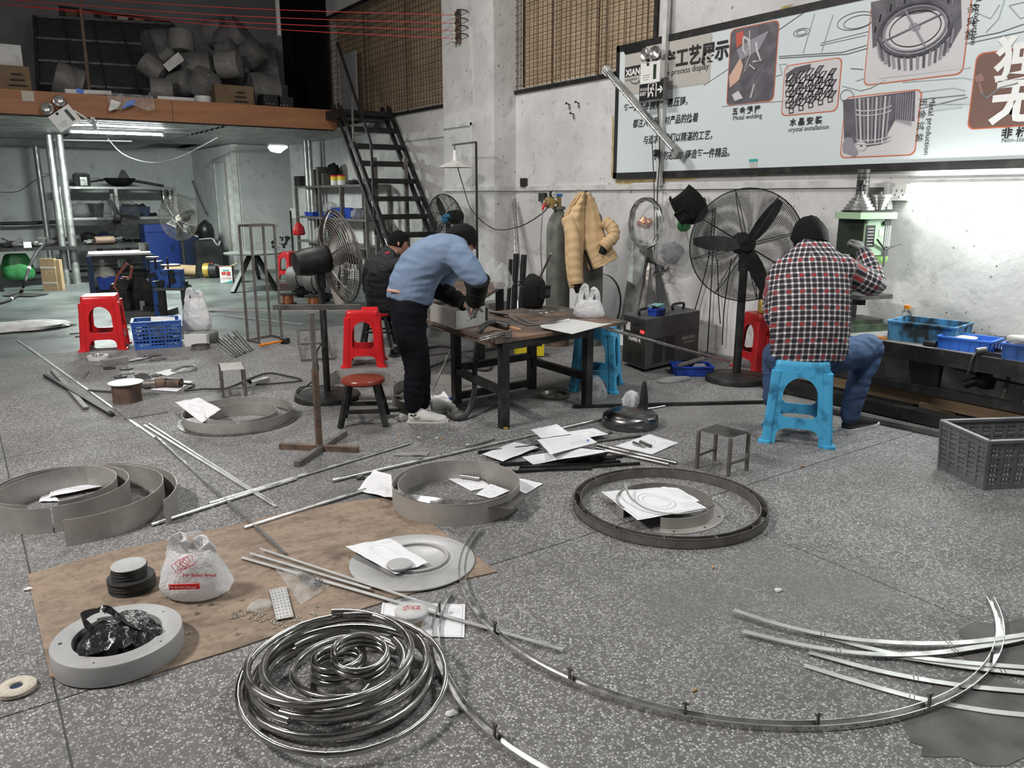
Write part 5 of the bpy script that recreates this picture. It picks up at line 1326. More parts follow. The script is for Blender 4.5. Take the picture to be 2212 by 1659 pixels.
# ---- small litter
lit=[(955,948,'o'),(862,940,'o'),(913,926,'o'),(905,945,'w'),(944,946,'w'),(1500,1491,'o'),(1682,1274,'w'),(1540,1225,'o'),(1733,1007,'o'),(1495,887,'o'),(1100,962,'w'),(857,902,'w'),(1010,960,'w'),(60,1272,'w'),(975,1541,'w')]
for i,(x,y,k)in enumerate(lit):
    p=G(x,y,.004); a=i*1.9
    if k=='o':solo(MB().cyl(p-V((math.cos(a),math.sin(a),0))*.011,p+V((math.cos(a),math.sin(a),0))*.011,.0036,n=8),'cigarette_butt','ochre_stick','orange-brown cigarette butt lying on the grey floor','litter','cigarette butts on the floor')
    else:solo(lump(MB(),p,.014 if y<1200 else .017,i,.5,10,(1,.8,.22)),'paper_scrap','white_dirty','pale crumpled scrap lying on the grey floor','litter','pale scraps on the floor',50)
rodpx(1085,925,1097,925,.007,'gold','battery','gold and black battery lying at the foot of the welding table','battery',n=12)
paper([(850,979),(930,975),(922,985),(848,984)],'long grey strip of film on the floor left of the papers',3,m='mid_grey',name='film_strip')
solo(lump(MB(),G(395,1158,.004),.07,31,.4,20,(1,.5,.06)),'film_scrap','hazy_film','flat crinkled film scrap at the cardboard edge','litter',smooth=50)
solo(lump(MB(),G(778,1032,.01),.022,33,.5,14,(1,.7,.6)),'metal_shavings','steel_dark','dark tuft of metal shavings by the longest polished tube','litter',smooth=50)
solo(lump(MB(),G(868,903,.02),.03,35,.4,14,(1,.7,.9)),'crumpled_tissue','white_dirty','crumpled white tissue under the red wooden stool','litter',smooth=50)
# ==========================================================
XP=5.765
def Wp(x,y,o=0.0):return WX(x,y,XP-o)
def wq(P,lay):return V((XP-lay,P.y,P.z))
# ---- display board
yl,yr_,zb,zt=Wp(1325,387).y,1.0,1.63,2.93
t=BO=thing('display_board','long printed display board with photographs high on the right wall','display board',(XP,(yl+yr_)/2,zb))
MB().box((XP+.006,(yl+yr_)/2,(zb+zt)/2),(.012,yl-yr_,zt-zb)).build('board','poster_face',t,world=True)
for y0,y1,z0,z1 in((yl,yr_,zb,zb+.06),(yl,yr_,zt-.06,zt),(yl,yl-.045,zb,zt)):
    MB().box((XP-.002,(y0+y1)/2,(z0+z1)/2),(.012,abs(y0-y1),z1-z0)).build('frame_strip','black_paint',t,world=True)
def shape(pts,m,lay=.002,name='print',par=None):
    P=[WX(x,y,XP)for x,y in pts]; P=[V((XP-lay,p.y,p.z))for p in P]
    b_=MB(); b_.add(P,[tuple(range(len(P)))]); return b_.build(name,m,par or BO,world=True)
def rpic(x0,y0,x1,y1,m,border='poster_orange',rad=.045,lay=.002):
    a,b_=WX(x0,y0,XP),WX(x1,y1,XP); cy,cz=(a.y+b_.y)/2,(a.z+b_.z)/2; hy,hz_=abs(a.y-b_.y)/2,abs(a.z-b_.z)/2
    for g,mm,l_ in((.008,border,lay),(0,m,lay+.0012)):
        pts=[V((XP-l_,cy+p[0],cz+p[1]))for p in rrect(hy+g,hz_+g,rad,4)]
        q=MB(); q.add(pts,[tuple(range(len(pts)))]); o=q.build('picture' if mm==m else 'picture_border',mm,BO,world=True)
    return o
def seg(pts,m='sketch_line',w_=.006,lay=.003,par=None,name='sketch_stroke'):
    b_=MB(); P=[V((XP-lay,WX(x,y,XP).y,WX(x,y,XP).z))for x,y in pts]
    b_.tube(P,w_/2,4); return b_.build(name,m,par or BO,world=True)
def oval(cx,cy,rx,ry,m='sketch_line',w_=.005,rot=-.25,lay=.003,par=None,a0=0,a1=2*PI):
    return seg([(cx+rx*math.cos(a)*math.cos(rot)-ry*math.sin(a)*math.sin(rot),cy+rx*math.cos(a)*math.sin(rot)+ry*math.sin(a)*math.cos(rot))for a in[a0+(a1-a0)*i/28 for i in range(29)]],m,w_,lay,par)
shape([(1343,99),(1390,92),(1400,108),(1352,118)],'black_plastic',.012)
pp=[WX(x,y,XP)for x,y in((1345,108),(1536,77),(1534,172),(1345,200))]
o=rpic(1352,112,1532,178,'poster_beige','poster_beige',.03)
text('生产工艺展示',.175,'ink',BO,wq(WX(1408,152,XP),.006),WALLM,bold=.006,sx=.9)
text('Production process display',.075,'ink',BO,wq(WX(1393,172,XP),.006),WALLM)
shape([(1351,146),(1392,138),(1391,160),(1350,168)],'ink',.005,'logo_plate')
text('XIANG',.085,'ink_white',BO,wq(WX(1353,165,XP),.008),WALLM,'logo',bold=.003)
text('LIGHTING',.026,'ink',BO,wq(WX(1352,176,XP),.008),WALLM,'logo',sx=1.4); oval(1372,172,10,9,'ink',.008,0,.006,None,.1,PI-.3)
for s,x,y in(('每一次焊接.抛光.打磨.压铸，',1347,242),('都注入了我们对产品的执着',1367,275),('与追求，我们以精湛的工艺，',1389,310),('专业的态度，铸造每一件精品。',1409,345)):
    text(s,.088,'ink',BO,wq(WX(x,y,XP),.004),WALLM,sx=.82,bold=.001,shear=.15)
for s,sz,x,y,b in(('五 金 焊 接',.062,1582,247,.002),('Metal welding',.056,1583,260,0),('水 晶 安 装',.062,1706,271,.002),('crystal installation',.052,1703,285,0),('非 标 准',.07,2162,297,.002),('Non-standard',.042,2163,308,0)):
    text(s,sz,'ink',BO,wq(WX(x,y,XP),.004),WALLM,bold=b)
VROT=WALLM@Matrix.Rotation(-PI/2,3,'Z')
for s,sz,x,y in(('五 金 试 装',.062,1989,212),('Metal production',.056,2010,210),('坯 试 装',.062,2095,8),('Metal production',.056,2114,-40)):
    text(s,sz,'ink',BO,wq(WX(x,y,XP),.004),VROT)
rpic(1580,66,1670,216,'print_dark')
shape([(1590,72),(1607,66),(1607,92),(1592,104)],'print_red',.005); shape([(1592,108),(1618,88),(1662,66),(1640,108),(1600,130)],'print_mid',.0045)
shape([(1576,165),(1600,125),(1606,142),(1598,172),(1577,190)],'print_skin',.006)
seg([(1607,80),(1606,108),(1613,120),(1620,100),(1617,86),(1607,80)],'print_light',.022,.006); seg([(1620,66),(1622,120),(1615,134),(1608,158),(1620,140),(1632,150)],'print_light',.012,.007); seg([(1634,92),(1636,110),(1644,132),(1628,134)],'print_light',.022,.006)
shape([(1582,205),(1596,196),(1606,212),(1588,218)],'print_light',.006); seg([(1625,200),(1630,170),(1645,150),(1658,130)],'print_mid',.008,.006); seg([(1622,212),(1630,182)],'print_light',.02,.006)
rpic(1697,144,1808,238,'print_light')
shape([(1698,160),(1718,146),(1752,138),(1752,150),(1722,166),(1700,182)],'print_dark',.0045)
random.seed(21)
for i in range(5):
    for j in range(6):
        x=1698+i*21+(j%2)*7; y=165+j*12-i*6
        if y>228 or y<142:continue
        shape([(x,y+10),(x+10,y-4),(x+19,y-6),(x+9,y+9)],'print_mid' if(i+j)%2 else 'print_light',.005); seg([(x,y+10),(x+10,y-4),(x+19,y-6),(x+9,y+9),(x,y+10),(x+1,y+20),(x+10,y+18),(x+9,y+9)],'ink',.009,.006)
rpic(1884,12,2078,158,'print_light')
shape([(1882,5),(2076,-36),(2078,60),(2055,100),(2040,20),(1920,40),(1905,90),(1886,105)],'print_dark',.0045)
oval(1978,62,70,46,'print_mid',.02,-.35,.006); oval(1978,62,58,36,'ink',.006,-.35,.006); oval(1978,64,80,54,'print_dark',.03,-.35,.0055)
for a,b_ in(((1905,92),(2040,28)),((1955,20),(2005,110))):seg([a,b_],'print_mid',.014,.007)
c_=[(1977+12*math.cos(k*.5),58+9*math.sin(k*.5))for k in range(13)]; shape(c_,'print_mid',.009); shape([(1977+2*math.cos(k),58+2*math.sin(k))for k in range(6)],'ink',.010)
for k in range(17):
    a=.15+k*.17; x0,y0=1978+84*math.cos(a),66+52*math.sin(a)-12*math.cos(a); seg([(x0,y0),(x0-6*math.cos(a),y0+32)],'print_dark' if k%2 else 'print_mid',.018,.007)
for k in range(14):
    a=PI+.1+k*.2; x0,y0=1978+88*math.cos(a),56+55*math.sin(a)-20*math.cos(a); seg([(x0,y0),(x0+3,y0-16)],'print_mid' if k%2 else 'ink',.010,.007)
rpic(1828,212,1975,333,'print_light')
shape([(1822,216),(1978,196),(1976,262),(1935,258),(1905,312),(1868,318),(1824,300)],'print_dark',.0045)
for k in range(9):seg([(1848+k*9.4,214-k*.9),(1853+k*7.6,308)],'print_light' if k%2 else 'print_mid',.015,.006)
for k in range(8):seg([(1938+k*5,205-k*.6),(1936+k*4.6,262+k*1.5)],'print_mid',.008,.006)
for y in(232,242,296,304):oval(1888,y,38,7,'print_light',.011,-.12,.007,None,0,PI)
shape([(1820,314),(1828,296),(1842,298),(1850,322),(1836,334),(1822,330)],'print_mid',.006)
for cx,cy,r_,m_ in((1862,315,11,'print_light'),(1845,329,9,'print_mid'),(1862,315,2,'ink')):shape([(cx+r_*math.cos(k*.6),cy+r_*math.sin(k*.6))for k in range(11)],m_,.008+(.002 if m_=='ink' else 0))
rpic(2112,118,2330,262,'poster_brown')
text('独',.29,'ink_white',BO,wq(WX(2146,168,XP),.006),WALLM,bold=.010); text('无',.29,'ink_white',BO,wq(WX(2138,258,XP),.006),WALLM,bold=.012)
shape([(2106,165),(2122,158),(2128,174),(2110,180)],'poster_brown2',.005); shape([(2113,180),(2119,178),(2126,200),(2119,203)],'poster_brown2',.005); seg([(2120,200),(2132,212),(2160,190),(2200,180)],'sketch_line',.012,.005)
for st in([(1683,126),(1830,117),(1875,104)],[(1683,122),(1820,113),(1872,98)],[(1772,98),(1872,76)],[(1774,93),(1876,68)],[(1690,158),(1684,140),(1698,138),(1706,152)],[(1672,166),(1690,161)],[(1560,230),(1640,222),(1700,218)],[(1820,186),(1860,196),(1882,190),(1915,172)],[(1850,175),(1872,168)],[(1865,150),(1838,148)],[(1950,178),(2080,168),(2100,172)],[(1900,170),(1990,160),(2098,146)],[(1980,200),(2060,190),(2086,196)],[(2085,85),(2160,70),(2212,52)],[(2085,95),(2212,68)],[(2088,18),(2140,40),(2160,10)],[(2130,70),(2158,40),(2172,-6)],[(2180,12),(2205,40),(2230,30)],[(2180,12),(2240,-2)],[(1400,130),(1430,118)],[(1520,185),(1575,148)],[(1675,70),(1750,18)],[(1985,235),(2090,210)],[(1990,225),(2095,225)],[(2010,240),(2080,232)],[(1985,215),(2085,205)],[(1760,30),(1735,115)],[(1800,32),(1775,112)]):
    seg(st,'sketch_line' if st[0][0]%2 else 'sketch_faint',.006)
for cx,cy,rx,ry in((1732,70,18,8),(1732,70,11,5),(1850,45,42,18),(1855,47,33,13),(1830,208,14,14)):oval(cx,cy,rx,ry)
shape([(1620,345),(1636,344),(1636,364),(1620,365)],'white_dirty',.004,'sticker'); shape([(1619,344),(1637,343),(1637,349),(1619,350)],'ink_teal',.005,'sticker_band')
for pts in([(1325,389),(1440,386),(1510,382),(1500,388),(1420,393),(1370,394),(1345,402),(1335,396)],[(1322,250),(1326,250),(1325,384),(1320,382),(1322,330)],[(1628,378),(1660,377),(1652,381)],[(1690,14),(1716,8),(1700,18),(1682,22)]):
    P=[WX(x,y,XR-.003)for x,y in pts]; q=MB(); q.add(P,[tuple(range(len(P)))]); q.build('glue_stain','stain_brown',bpy.data.objects['wall_right'])
# ---- vertical conduit, diagonal tube, exit sign, emergency
a,b_=WX(1438,-60,5.73),WX(1426,404,5.73); solo(MB().bar(V((5.74,(a.y+b_.y)/2,1.55)),V((5.74,(a.y+b_.y)/2,4.4)),.05,.04),'cable_conduit','white_dirty','white vertical cable conduit running over the display board','conduit'); yc_=(a.y+b_.y)/2
t=thing('lamp_tube_holder','slanted bare fluorescent lamp batten hanging in front of the display board','lamp',WX(1460,330,5.60))
a,b_=WX(1310,152,5.68),WX(1458,324,5.64); MB().bar(a,b_,.045,.05).build('batten','galvanised',t,world=True); d=V((-.035,0,0)); MB().cyl(a+d,b_+d,.016,n=10).build('tube','steel_bright',t,60,world=True); MB().bar(a-(b_-a).normalized()*.03,a+(b_-a).normalized()*.06,.06,.07).build('end_cap','white_dirty',t,world=True); MB().bar(b_,b_+(b_-a).normalized()*.08,.06,.07).build('end_cap','mid_grey',t,world=True)
def emergency(name,label,p,rz,tilt,sc=1.0):
    t=thing(name,label,'emergency light',p,rz)
    M=Matrix.Rotation(tilt,4,'Y')@Matrix.Scale(sc,4)
    MB().box((0,0,0),(.26,.06,.19)).xf(M).build('case','white_plastic',t); MB().box((.065,-.032,0),(.035,.006,.13)).xf(M).build('indicator','dark_green',t); MB().box((-.03,-.032,.075),(.03,.004,.025)).xf(M).build('mark','ink',t)
    for i in range(3):MB().box((-.05,-.031,-.02-.02*i),(.10-.02*i,.002,.004)).xf(M).build('print_line','mid_grey',t)
    for s in(-1,1):
        h=MB().lathe([(.02,.05),(.055,.03),(.062,0),(.055,-.004),(.045,.01),(.02,.022),(0,.024)],24,M=Matrix.Rotation(.25*s,3,'Z')@Matrix.Rotation(-PI/2,3,'X'),c=(.075*s,-.05,.165)).xf(M); h.build('lamp_head','steel_bright',t,40)
        MB().cyl((.05*s,0,.09),(.07*s,-.01,.15),.015,n=8).xf(M).build('stalk','black_plastic',t)
    return t
q=WX(1409,157,5.66); emergency('emergency_light','white twin-head emergency light in front of the display board',q,-PI/2,0)
q=WX(1412,196,5.67); t=thing('exit_sign','black exit sign with running figure and arrow below the emergency light','exit sign',q)
MB().box((0,0,0),(.05,.34,.19)).build('case','black_plastic',t); MB().box((-.01,-.17,0),(.05,.02,.20)).build('end_cap','steel_dark',t)
for z in(.092,-.092):MB().box((-.005,0,z),(.05,.34,.012)).build('trim','steel_bright',t)
q0=q+V((-.028,0,0))
text('EXIT',.042,'ink_white',t,q0+V((0,.158,-.035)),WALLM,bold=.001); text('安全出口',.032,'ink_white',t,q0+V((0,.158,.008)),WALLM)
def sg(pts,w_=.010):
    b2=MB()
    for i in range(len(pts)-1):b2.bar(V((-.027,*pts[i])),V((-.027,*pts[i+1])),w_,.002,(1,0,0))
    b2.build('pictogram','ink_white',t)
sg([(.045,-.06),(.045,.065),(-.06,.065),(-.06,-.06)]); sg([(.02,.01),(.0,.03),(-.02,.02),(-.03,-.0)],.012); sg([(-.005,.03),(.008,-.01),(-.015,-.03),(-.015,-.055)],.014); sg([(.008,-.01),(.03,-.025),(.035,-.05)],.014)
MB().cyl((-.0275,-.018,.045),(-.0265,-.018,.045),.010,n=12).build('pictogram','ink_white',t); sg([(-.075,.0),(-.13,.0)],.016); sg([(-.11,.03),(-.14,0),(-.11,-.03)],.014)
pipe([WX(1420,215,5.70),WX(1425,330,5.70),WX(1420,420,5.70),WX(1418,560,5.72),WX(1405,640,5.72),WX(1412,660,5.68)],.006,'black_rubber','wall_cable','black cable hanging below the exit sign past the wire coil','cable')
pipe([WX(1408,305,5.70),WX(1410,335,5.70),WX(1413,420,5.71),WX(1415,620,5.73)],.005,'black_rubber','wall_cable','second thin black cable beside the conduit foot','cable')
solo(MB().lathe([(.035,0),(.035,.04),(0,.045)],16,M=Matrix.Rotation(-PI/2,3,'Y'),c=WX(1422,331,5.70)),'round_plug','black_plastic','round black plug at the end of the slanted lamp batten','plug',smooth=40)
b_=MB(); random.seed(4); c0=WX(1425,580,5.62)
pts=[c0+V((random.uniform(-.05,.05),random.uniform(-.10,.10),random.uniform(-.09,.09)))for i in range(22)]
pipe(pts,.004,'black_rubber','cable_tangle','tangle of thin black cable hanging below the wire coil','cable',k=6,n=5)
for i,(x0,y0,xm,ym,x1,y1)in enumerate(((1540,450,1530,560,1498,680),(1545,450,1535,640,1528,760),(1580,560,1565,660,1560,745),(1550,560,1552,640,1556,700))):
    pipe([WX(x0,y0,5.74),WX(xm,ym,5.74),WX(x1,y1,5.73)],.006,'black_rubber','wall_cable',['leftmost black cable behind the big fan','thickest black cable running to the floor behind the big fan','black cable just left of the big fan pole','thin short black cable behind the big fan'][i],'cable',k=6,n=6)
def socket(label,p,w_=.12,m='white_plastic'):
    t=thing('wall_socket',label,'socket',p); MB().box((0,0,0),(.035,w_,.10)).build('plate',m,t)
    h=MB()
    for y,z in((.02,.02),(-.02,.02),(.03,-.01),(-.03,-.01),(.0,-.025)):h.box((-.019,y,z),(.004,.006,.012))
    h.build('holes','ink',t); return t
socket('white socket beside the bright wall lamp',WX(1945,418,5.77)); socket('black socket box on the wall right of the pillar',WX(1131,394,5.77),.10,'black_plastic')
socket('dark socket box behind the gas regulator',WX(1172,426,5.77),.12,'black_paint'); q=WX(586-102,427,XS-.02); socket('white socket on the side wall near the door',q)
t=thing('meter_box','white meter box with a dark window behind the drill press','meter box',WX(1898,424,5.75)); MB().box((0,0,0),(.07,.20,.19)).build('case','white_dirty',t); MB().box((-.036,.015,0),(.004,.14,.13)).build('window','dark_grey',t)
a,b_=WX(1958,412,5.70),V((5.70,2.0,1.50)); a.z=1.50
t=thing('wall_tube_lamp','lit fluorescent tube lamp on the right wall above the bench','lamp',(a+b_)/2)
MB().bar(a+V((.06,0,.02)),b_+V((.06,0,.02)),.04,.05).build('housing','white_plastic',t,world=True); MB().cyl(a,b_,.016,n=12).build('tube','tube_light_wall',t,60,world=True)
for q in(a,b_):MB().box(q+V((.02,0,.01)),(.09,.025,.05)).build('end_cap','white_plastic',t,world=True)
l=bpy.data.lights.new('wall_tube_glow','AREA'); l.shape='RECTANGLE'; l.size=1.2; l.size_y=.05; l.energy=28; l.color=(.92,1.0,.95)
lo=bpy.data.objects.new('wall_tube_glow',l); COL.objects.link(lo); lo.location=(a+b_)/2+V((-.02,0,-.02)); lo.rotation_euler=(V((-1,0,-.8))).to_track_quat('-Z','X').to_euler()
t=thing('insulator_rack','rack of four porcelain insulators on the pillar','insulator rack',V((PX0-.03,WX(995,50,PX0).y,0))+V((0,0,WX(995,80,PX0).z)))
zs_=[WX(995,y,PX0).z for y in(32,50,66,83)]; z0=t.location.z; MB().box((.0,0,(zs_[0]+zs_[-1])/2-z0),(.03,.05,zs_[0]-zs_[-1]+.12)).build('bar','rust_steel',t)
for z in zs_:MB().lathe([(.015,-.05),(.032,-.04),(.02,-.01),(.034,.0),(.02,.012),(.032,.04),(.015,.05)],14,c=(-.03,.06,z-z0)).build('insulator','felt',t,50); MB().tube(spline([(-.03,.03,z-z0),(-.05,-.08,z-z0+.03),(-.01,-.17,z-z0+.02),(.02,-.19,z-z0)],5),.008,6).build('lead','black_rubber',t,60)
p0=t.location
for i,(xl,yl_)in enumerate(((0,-18),(0,-2),(0,8),(90,17))):
    e_=WY(xl-40,yl_-3,12.2); s_=V((p0.x-.03,p0.y+.06,zs_[i])); m_=(s_+e_)/2-V((0,0,.05)); pipe([s_,m_,e_],.0038,'ink_red','power_line',['topmost','second from top','third from top','lowest'][i]+' bare red power line strung across the hall','cable',k=10,n=5)
solo(MB().box(WY(600,30,12.6),(.05,.04,.62)),'line_spacer','white_dirty','pale line spacer strip hanging from the red power lines','spacer')
for i,(x,y)in enumerate(((1231,226),(1251,223),(1240,247))):
    p=WX(x,y,5.79); solo(MB().cyl(p,p+V((-.05,0,.01)),.006,n=6).cyl(p+V((-.05,0,.01)),p+V((-.055,0,.012)),.014,n=8).cyl(p+V((-.01,0,0)),p+V((-.012,-.005,-.05)),.005,n=5),'wall_hook','black_paint',['left upper','right upper','lower'][i]+' black hook on the wall below the window','hook')
# ---- gas cylinders and jacket
p=V((4.82,6.12,0)); t=thing('gas_cylinder','tall olive grey gas cylinder with pressure regulator','gas cylinder',p)
MB().lathe([(.11,0),(.118,.02),(.118,1.12),(.112,1.18),(.09,1.25),(.055,1.30),(.04,1.33),(.04,1.36),(0,1.36)],36).build('tank','olive_cylinder',t,40)
MB().lathe([(.119,.0),(.119,.16)],36,cap0=False,cap1=False).build('base_band','rust_steel',t,40); MB().lathe([(.06,1.325),(.065,1.33),(.065,1.352),(.06,1.357)],24).build('collar','olive_cylinder',t,40)
MB().cyl((0,0,1.35),(0,0,1.45),.025,n=12).build('valve','brass',t,40); MB().cyl((0,0,1.45),(0,0,1.475),.035,n=14).build('hand_wheel','tray_blue',t,40)
def gauge(p_,r_,par):
    g=MB().lathe([(r_,-.015),(r_,.015),(r_*.9,.018)],20,M=Matrix.Rotation(PI/2,3,'X'),c=p_); g.xf(Matrix.Identity(3)); g.build('gauge','black_plastic',par,40)
    MB().lathe([(r_*.82,0),(0,.001)],20,M=Matrix.Rotation(PI/2,3,'X'),c=V(p_)+V((0,-.018,0))).build('gauge_face','white_plastic',par); MB().bar(V(p_)+V((-.01,-.021,-.01)),V(p_)+V((.008,-.021,.012)),.004,.002,(0,1,0)).build('needle','ink',par)
MB().cyl((0,0,1.40),(-.16,-.02,1.40),.018,n=10).build('regulator_arm','brass',t,40); MB().lathe([(.05,-.03),(.055,0),(.05,.03)],20,M=Matrix.Rotation(PI/2,3,'X'),c=(-.13,-.02,1.395)).build('regulator','brass',t,40); gauge((-.105,-.04,1.47),.036,t)
MB().cyl((-.19,-.02,1.38),(-.21,-.02,1.33),.012,n=8).build('outlet','ink_red',t)
pipe([p+V((-.21,-.02,1.33)),p+V((-.23,-.02,1.0)),p+V((-.19,0,.6)),p+V((-.20,.02,.2)),p+V((-.25,.1,.02))],.006,'mid_grey','gas_hose','grey gas hose hanging from the cylinder regulator','hose')
p2=V((5.10,5.95,0)); t=thing('gas_cylinder','second grey gas cylinder hidden behind the tan jacket','gas cylinder',p2)
MB().lathe([(.11,0),(.118,.02),(.118,1.16),(.09,1.27),(.04,1.33),(.04,1.38),(0,1.38)],36).build('tank','olive_cylinder',t,40); MB().cyl((0,0,1.38),(0,0,1.44),.02,n=10).build('valve','brass',t,40); gauge((-.10,-.04,1.47),.036,t)
MB().cyl((-.19,0,1.38),(-.19,0,1.52),.018,n=10).build('flow_tube','glass',t,40); MB().cyl((0,0,1.41),(-.2,0,1.40),.014,n=8).build('regulator_arm','brass',t)
JREF=p2-V((FWD.x,FWD.y,0)).normalized()*.17+V((0,0,1.15))
def J(x,y,o=0.0):q=AT(x,y,JREF); return q-V((FWD.x,FWD.y,0)).normalized()*o
t=thing('quilted_jacket','tan quilted jacket with dark cuffs hung over the gas cylinder','jacket',V((p2.x,p2.y-.15,J(1265,620).z)))
def panel(name,left,right,m,puff=.05,n=16,quilt=0.0,base=.02):
    k=len(left); L=spline([J(x,y)for x,y in left],5); R_=spline([J(x,y)for x,y in right],5); nn=V((FWD.x,FWD.y,0)).normalized()
    def fn(u,v):
        f=v*(len(L)-1); i=min(int(f),len(L)-2); g=f-i
        a=L[i]*(1-g)+L[i+1]*g; b2=R_[i]*(1-g)+R_[i+1]*g
        q=a*(1-u)+b2*u
        rip=quilt*abs(math.sin(v*PI*11+.5*nz(u*3,v*3)))if quilt else 0
        return q-nn*(base+puff*math.sin(PI*u)**.7+rip+.012*nz(u*4,v*7,5))
    ob=MB().grid(n,66,fn).build(name,m,t,70,world=True); bake(ob,[('SOLIDIFY',dict(thickness=.012,offset=-1.0))]); return ob
panel('left_front',[(1256,416),(1240,440),(1219,470),(1219,520),(1220,560),(1224,600),(1229,622)],[(1262,416),(1262,440),(1262,470),(1261,520),(1259,560),(1258,590),(1259,612)],'tan_quilt',.06,quilt=.014,base=.05)
panel('back',[(1259,416),(1258,440),(1256,470),(1258,520),(1262,560),(1270,580),(1276,585)],[(1272,416),(1284,432),(1296,468),(1306,505),(1318,530),(1330,545),(1334,557)],'tan_quilt',.035,quilt=.004)
panel('collar',[(1250,414),(1238,428),(1226,448),(1217,462)],[(1262,414),(1250,432),(1236,452),(1221,482)],'tan_lining',.02,base=.07)
slv=spline([J(1304,478,.05),J(1320,492,.08),J(1322,510,.10),J(1308,525,.10),J(1300,534,.10)],8); MB().tube(slv,[.05+.012*abs(math.sin(i*.9))for i in range(len(slv))],16).build('sleeve','tan_quilt',t,60,world=True)
sl2=spline([J(1226,470,.06),J(1238,520,.10),J(1240,570,.10),J(1244,612,.09)],10); MB().tube(sl2,[.062+.010*abs(math.sin(i*.85))for i in range(len(sl2))],16).build('sleeve','tan_quilt',t,60,world=True)
MB().tube([J(1302,534,.10),J(1298,546,.10)],.036,14).build('cuff','black_matte',t,60,world=True); MB().tube([J(1245,612,.09),J(1252,628,.08)],.045,14).build('cuff','black_matte',t,60,world=True); MB().tube([J(1262,540,.07),J(1278,584,.07)],.012,8).build('zip_tape','black_matte',t,60,world=True)
c_=WX(1288,645,5.40); rd=.34; t=thing('leaning_disc','large grey metal disc leaning behind the gas cylinders','disc',(c_.x,c_.y,0))
MB().lathe([(rd,-.01),(rd,.01),(0,.012)],56,M=Matrix.Rotation(-PI/2+.22,3,'Y'),c=(0,0,rd*.98)).build('disc','plate_grey',t,30); MB().lathe([(rd+.004,-.014),(rd+.004,-.006),(rd-.03,-.014),(rd+.004,-.014)],56,M=Matrix.Rotation(-PI/2+.22,3,'Y'),c=(.015,0,rd*.98)).build('rim','black_paint',t,30)
def leanplate(label,tl,tr_,br,bl,m,xt=5.74,xb=5.42):
    P=[WX(*tl,xt),WX(*tr_,xt),WX(*br,xb),WX(*bl,xb)]; dz=min(P[2].z,P[3].z)
    d1=(P[2]-P[1]); P[2]=P[1]+d1*(P[1].z/-d1.z)if abs(d1.z)>1e-6 else P[2]; d2=(P[3]-P[0]); P[3]=P[0]+d2*(P[0].z/-d2.z)
    P[2].x=min(P[2].x,xb); P[3].x=min(P[3].x,xb)
    return solo(MB().add(P+[q+V((.012,0,.0))for q in P],[(0,1,2,3),(7,6,5,4),(0,4,5,1),(1,5,6,2),(2,6,7,3),(3,7,4,0)]),'leaning_plate',m,label,'metal plate')
leanplate('tall bluish steel plate leaning on the wall left of the welding machine',(1368,515),(1398,522),(1372,700),(1340,700),'galvanised'); leanplate('narrow dark steel plate leaning beside the bluish plate',(1398,555),(1405,560),(1392,690),(1372,700),'steel_mill'); leanplate('short dark steel plate leaning right of the bluish plate',(1404,560),(1414,566),(1420,690),(1395,690),'steel_dark')
c_=WX(1400,482,5.66); t=thing('wire_coil','bundle of bright wire rings hung on the wall','wire coil',c_-V((0,0,.24)))
for k in range(7):
    r_=.225+.010*(k%3); o=V((-.01*k,.012*nz(k,2),.01*nz(k,7)+.24)); MB().tube([o+V((.02*nz(i*.4,k),r_*.92*math.cos(2*PI*i/40),r_*math.sin(2*PI*i/40)))for i in range(40)],.006,5,closed=True).build('wire_ring','steel_bright' if k != 2 else 'black_paint',t,60)
MB().cyl((.06,0,.46),(-.06,0,.47),.008).build('hook','black_paint',t)
c_=WX(1392,520,5.52); t=handle_bag('hanging_bag','clear bag of reddish fasteners hung on the wire coil','clear_film',c_,.19,.36,-.9,4,.18,ay=.45,earh=.15,ears=False); lump(MB(),(0,0,.17),.07,2,.3,12,(1.1,.6,.8)).build('fasteners','copper',t,50)
c_=WX(1450,574,5.55); t=handle_bag('hanging_bag','long cloudy plastic bag hanging below the black helmet','hazy_film',c_,.30,.60,-.9,11,.2,ay=.5,earh=.34); lump(MB(),(.0,0,.12),.11,5,.3,14,(1,.6,.9)).build('contents','dark_grey',t,50)
c_=WX(1477,500,5.60); solo(sack(MB(),c_,[(.04,0),(.08,.03),(.07,.12),(.03,.22)],3,.25,ay=.5),'green_bag','green_bag','small green bag beside the cloudy hanging bag','plastic bag',smooth=60)
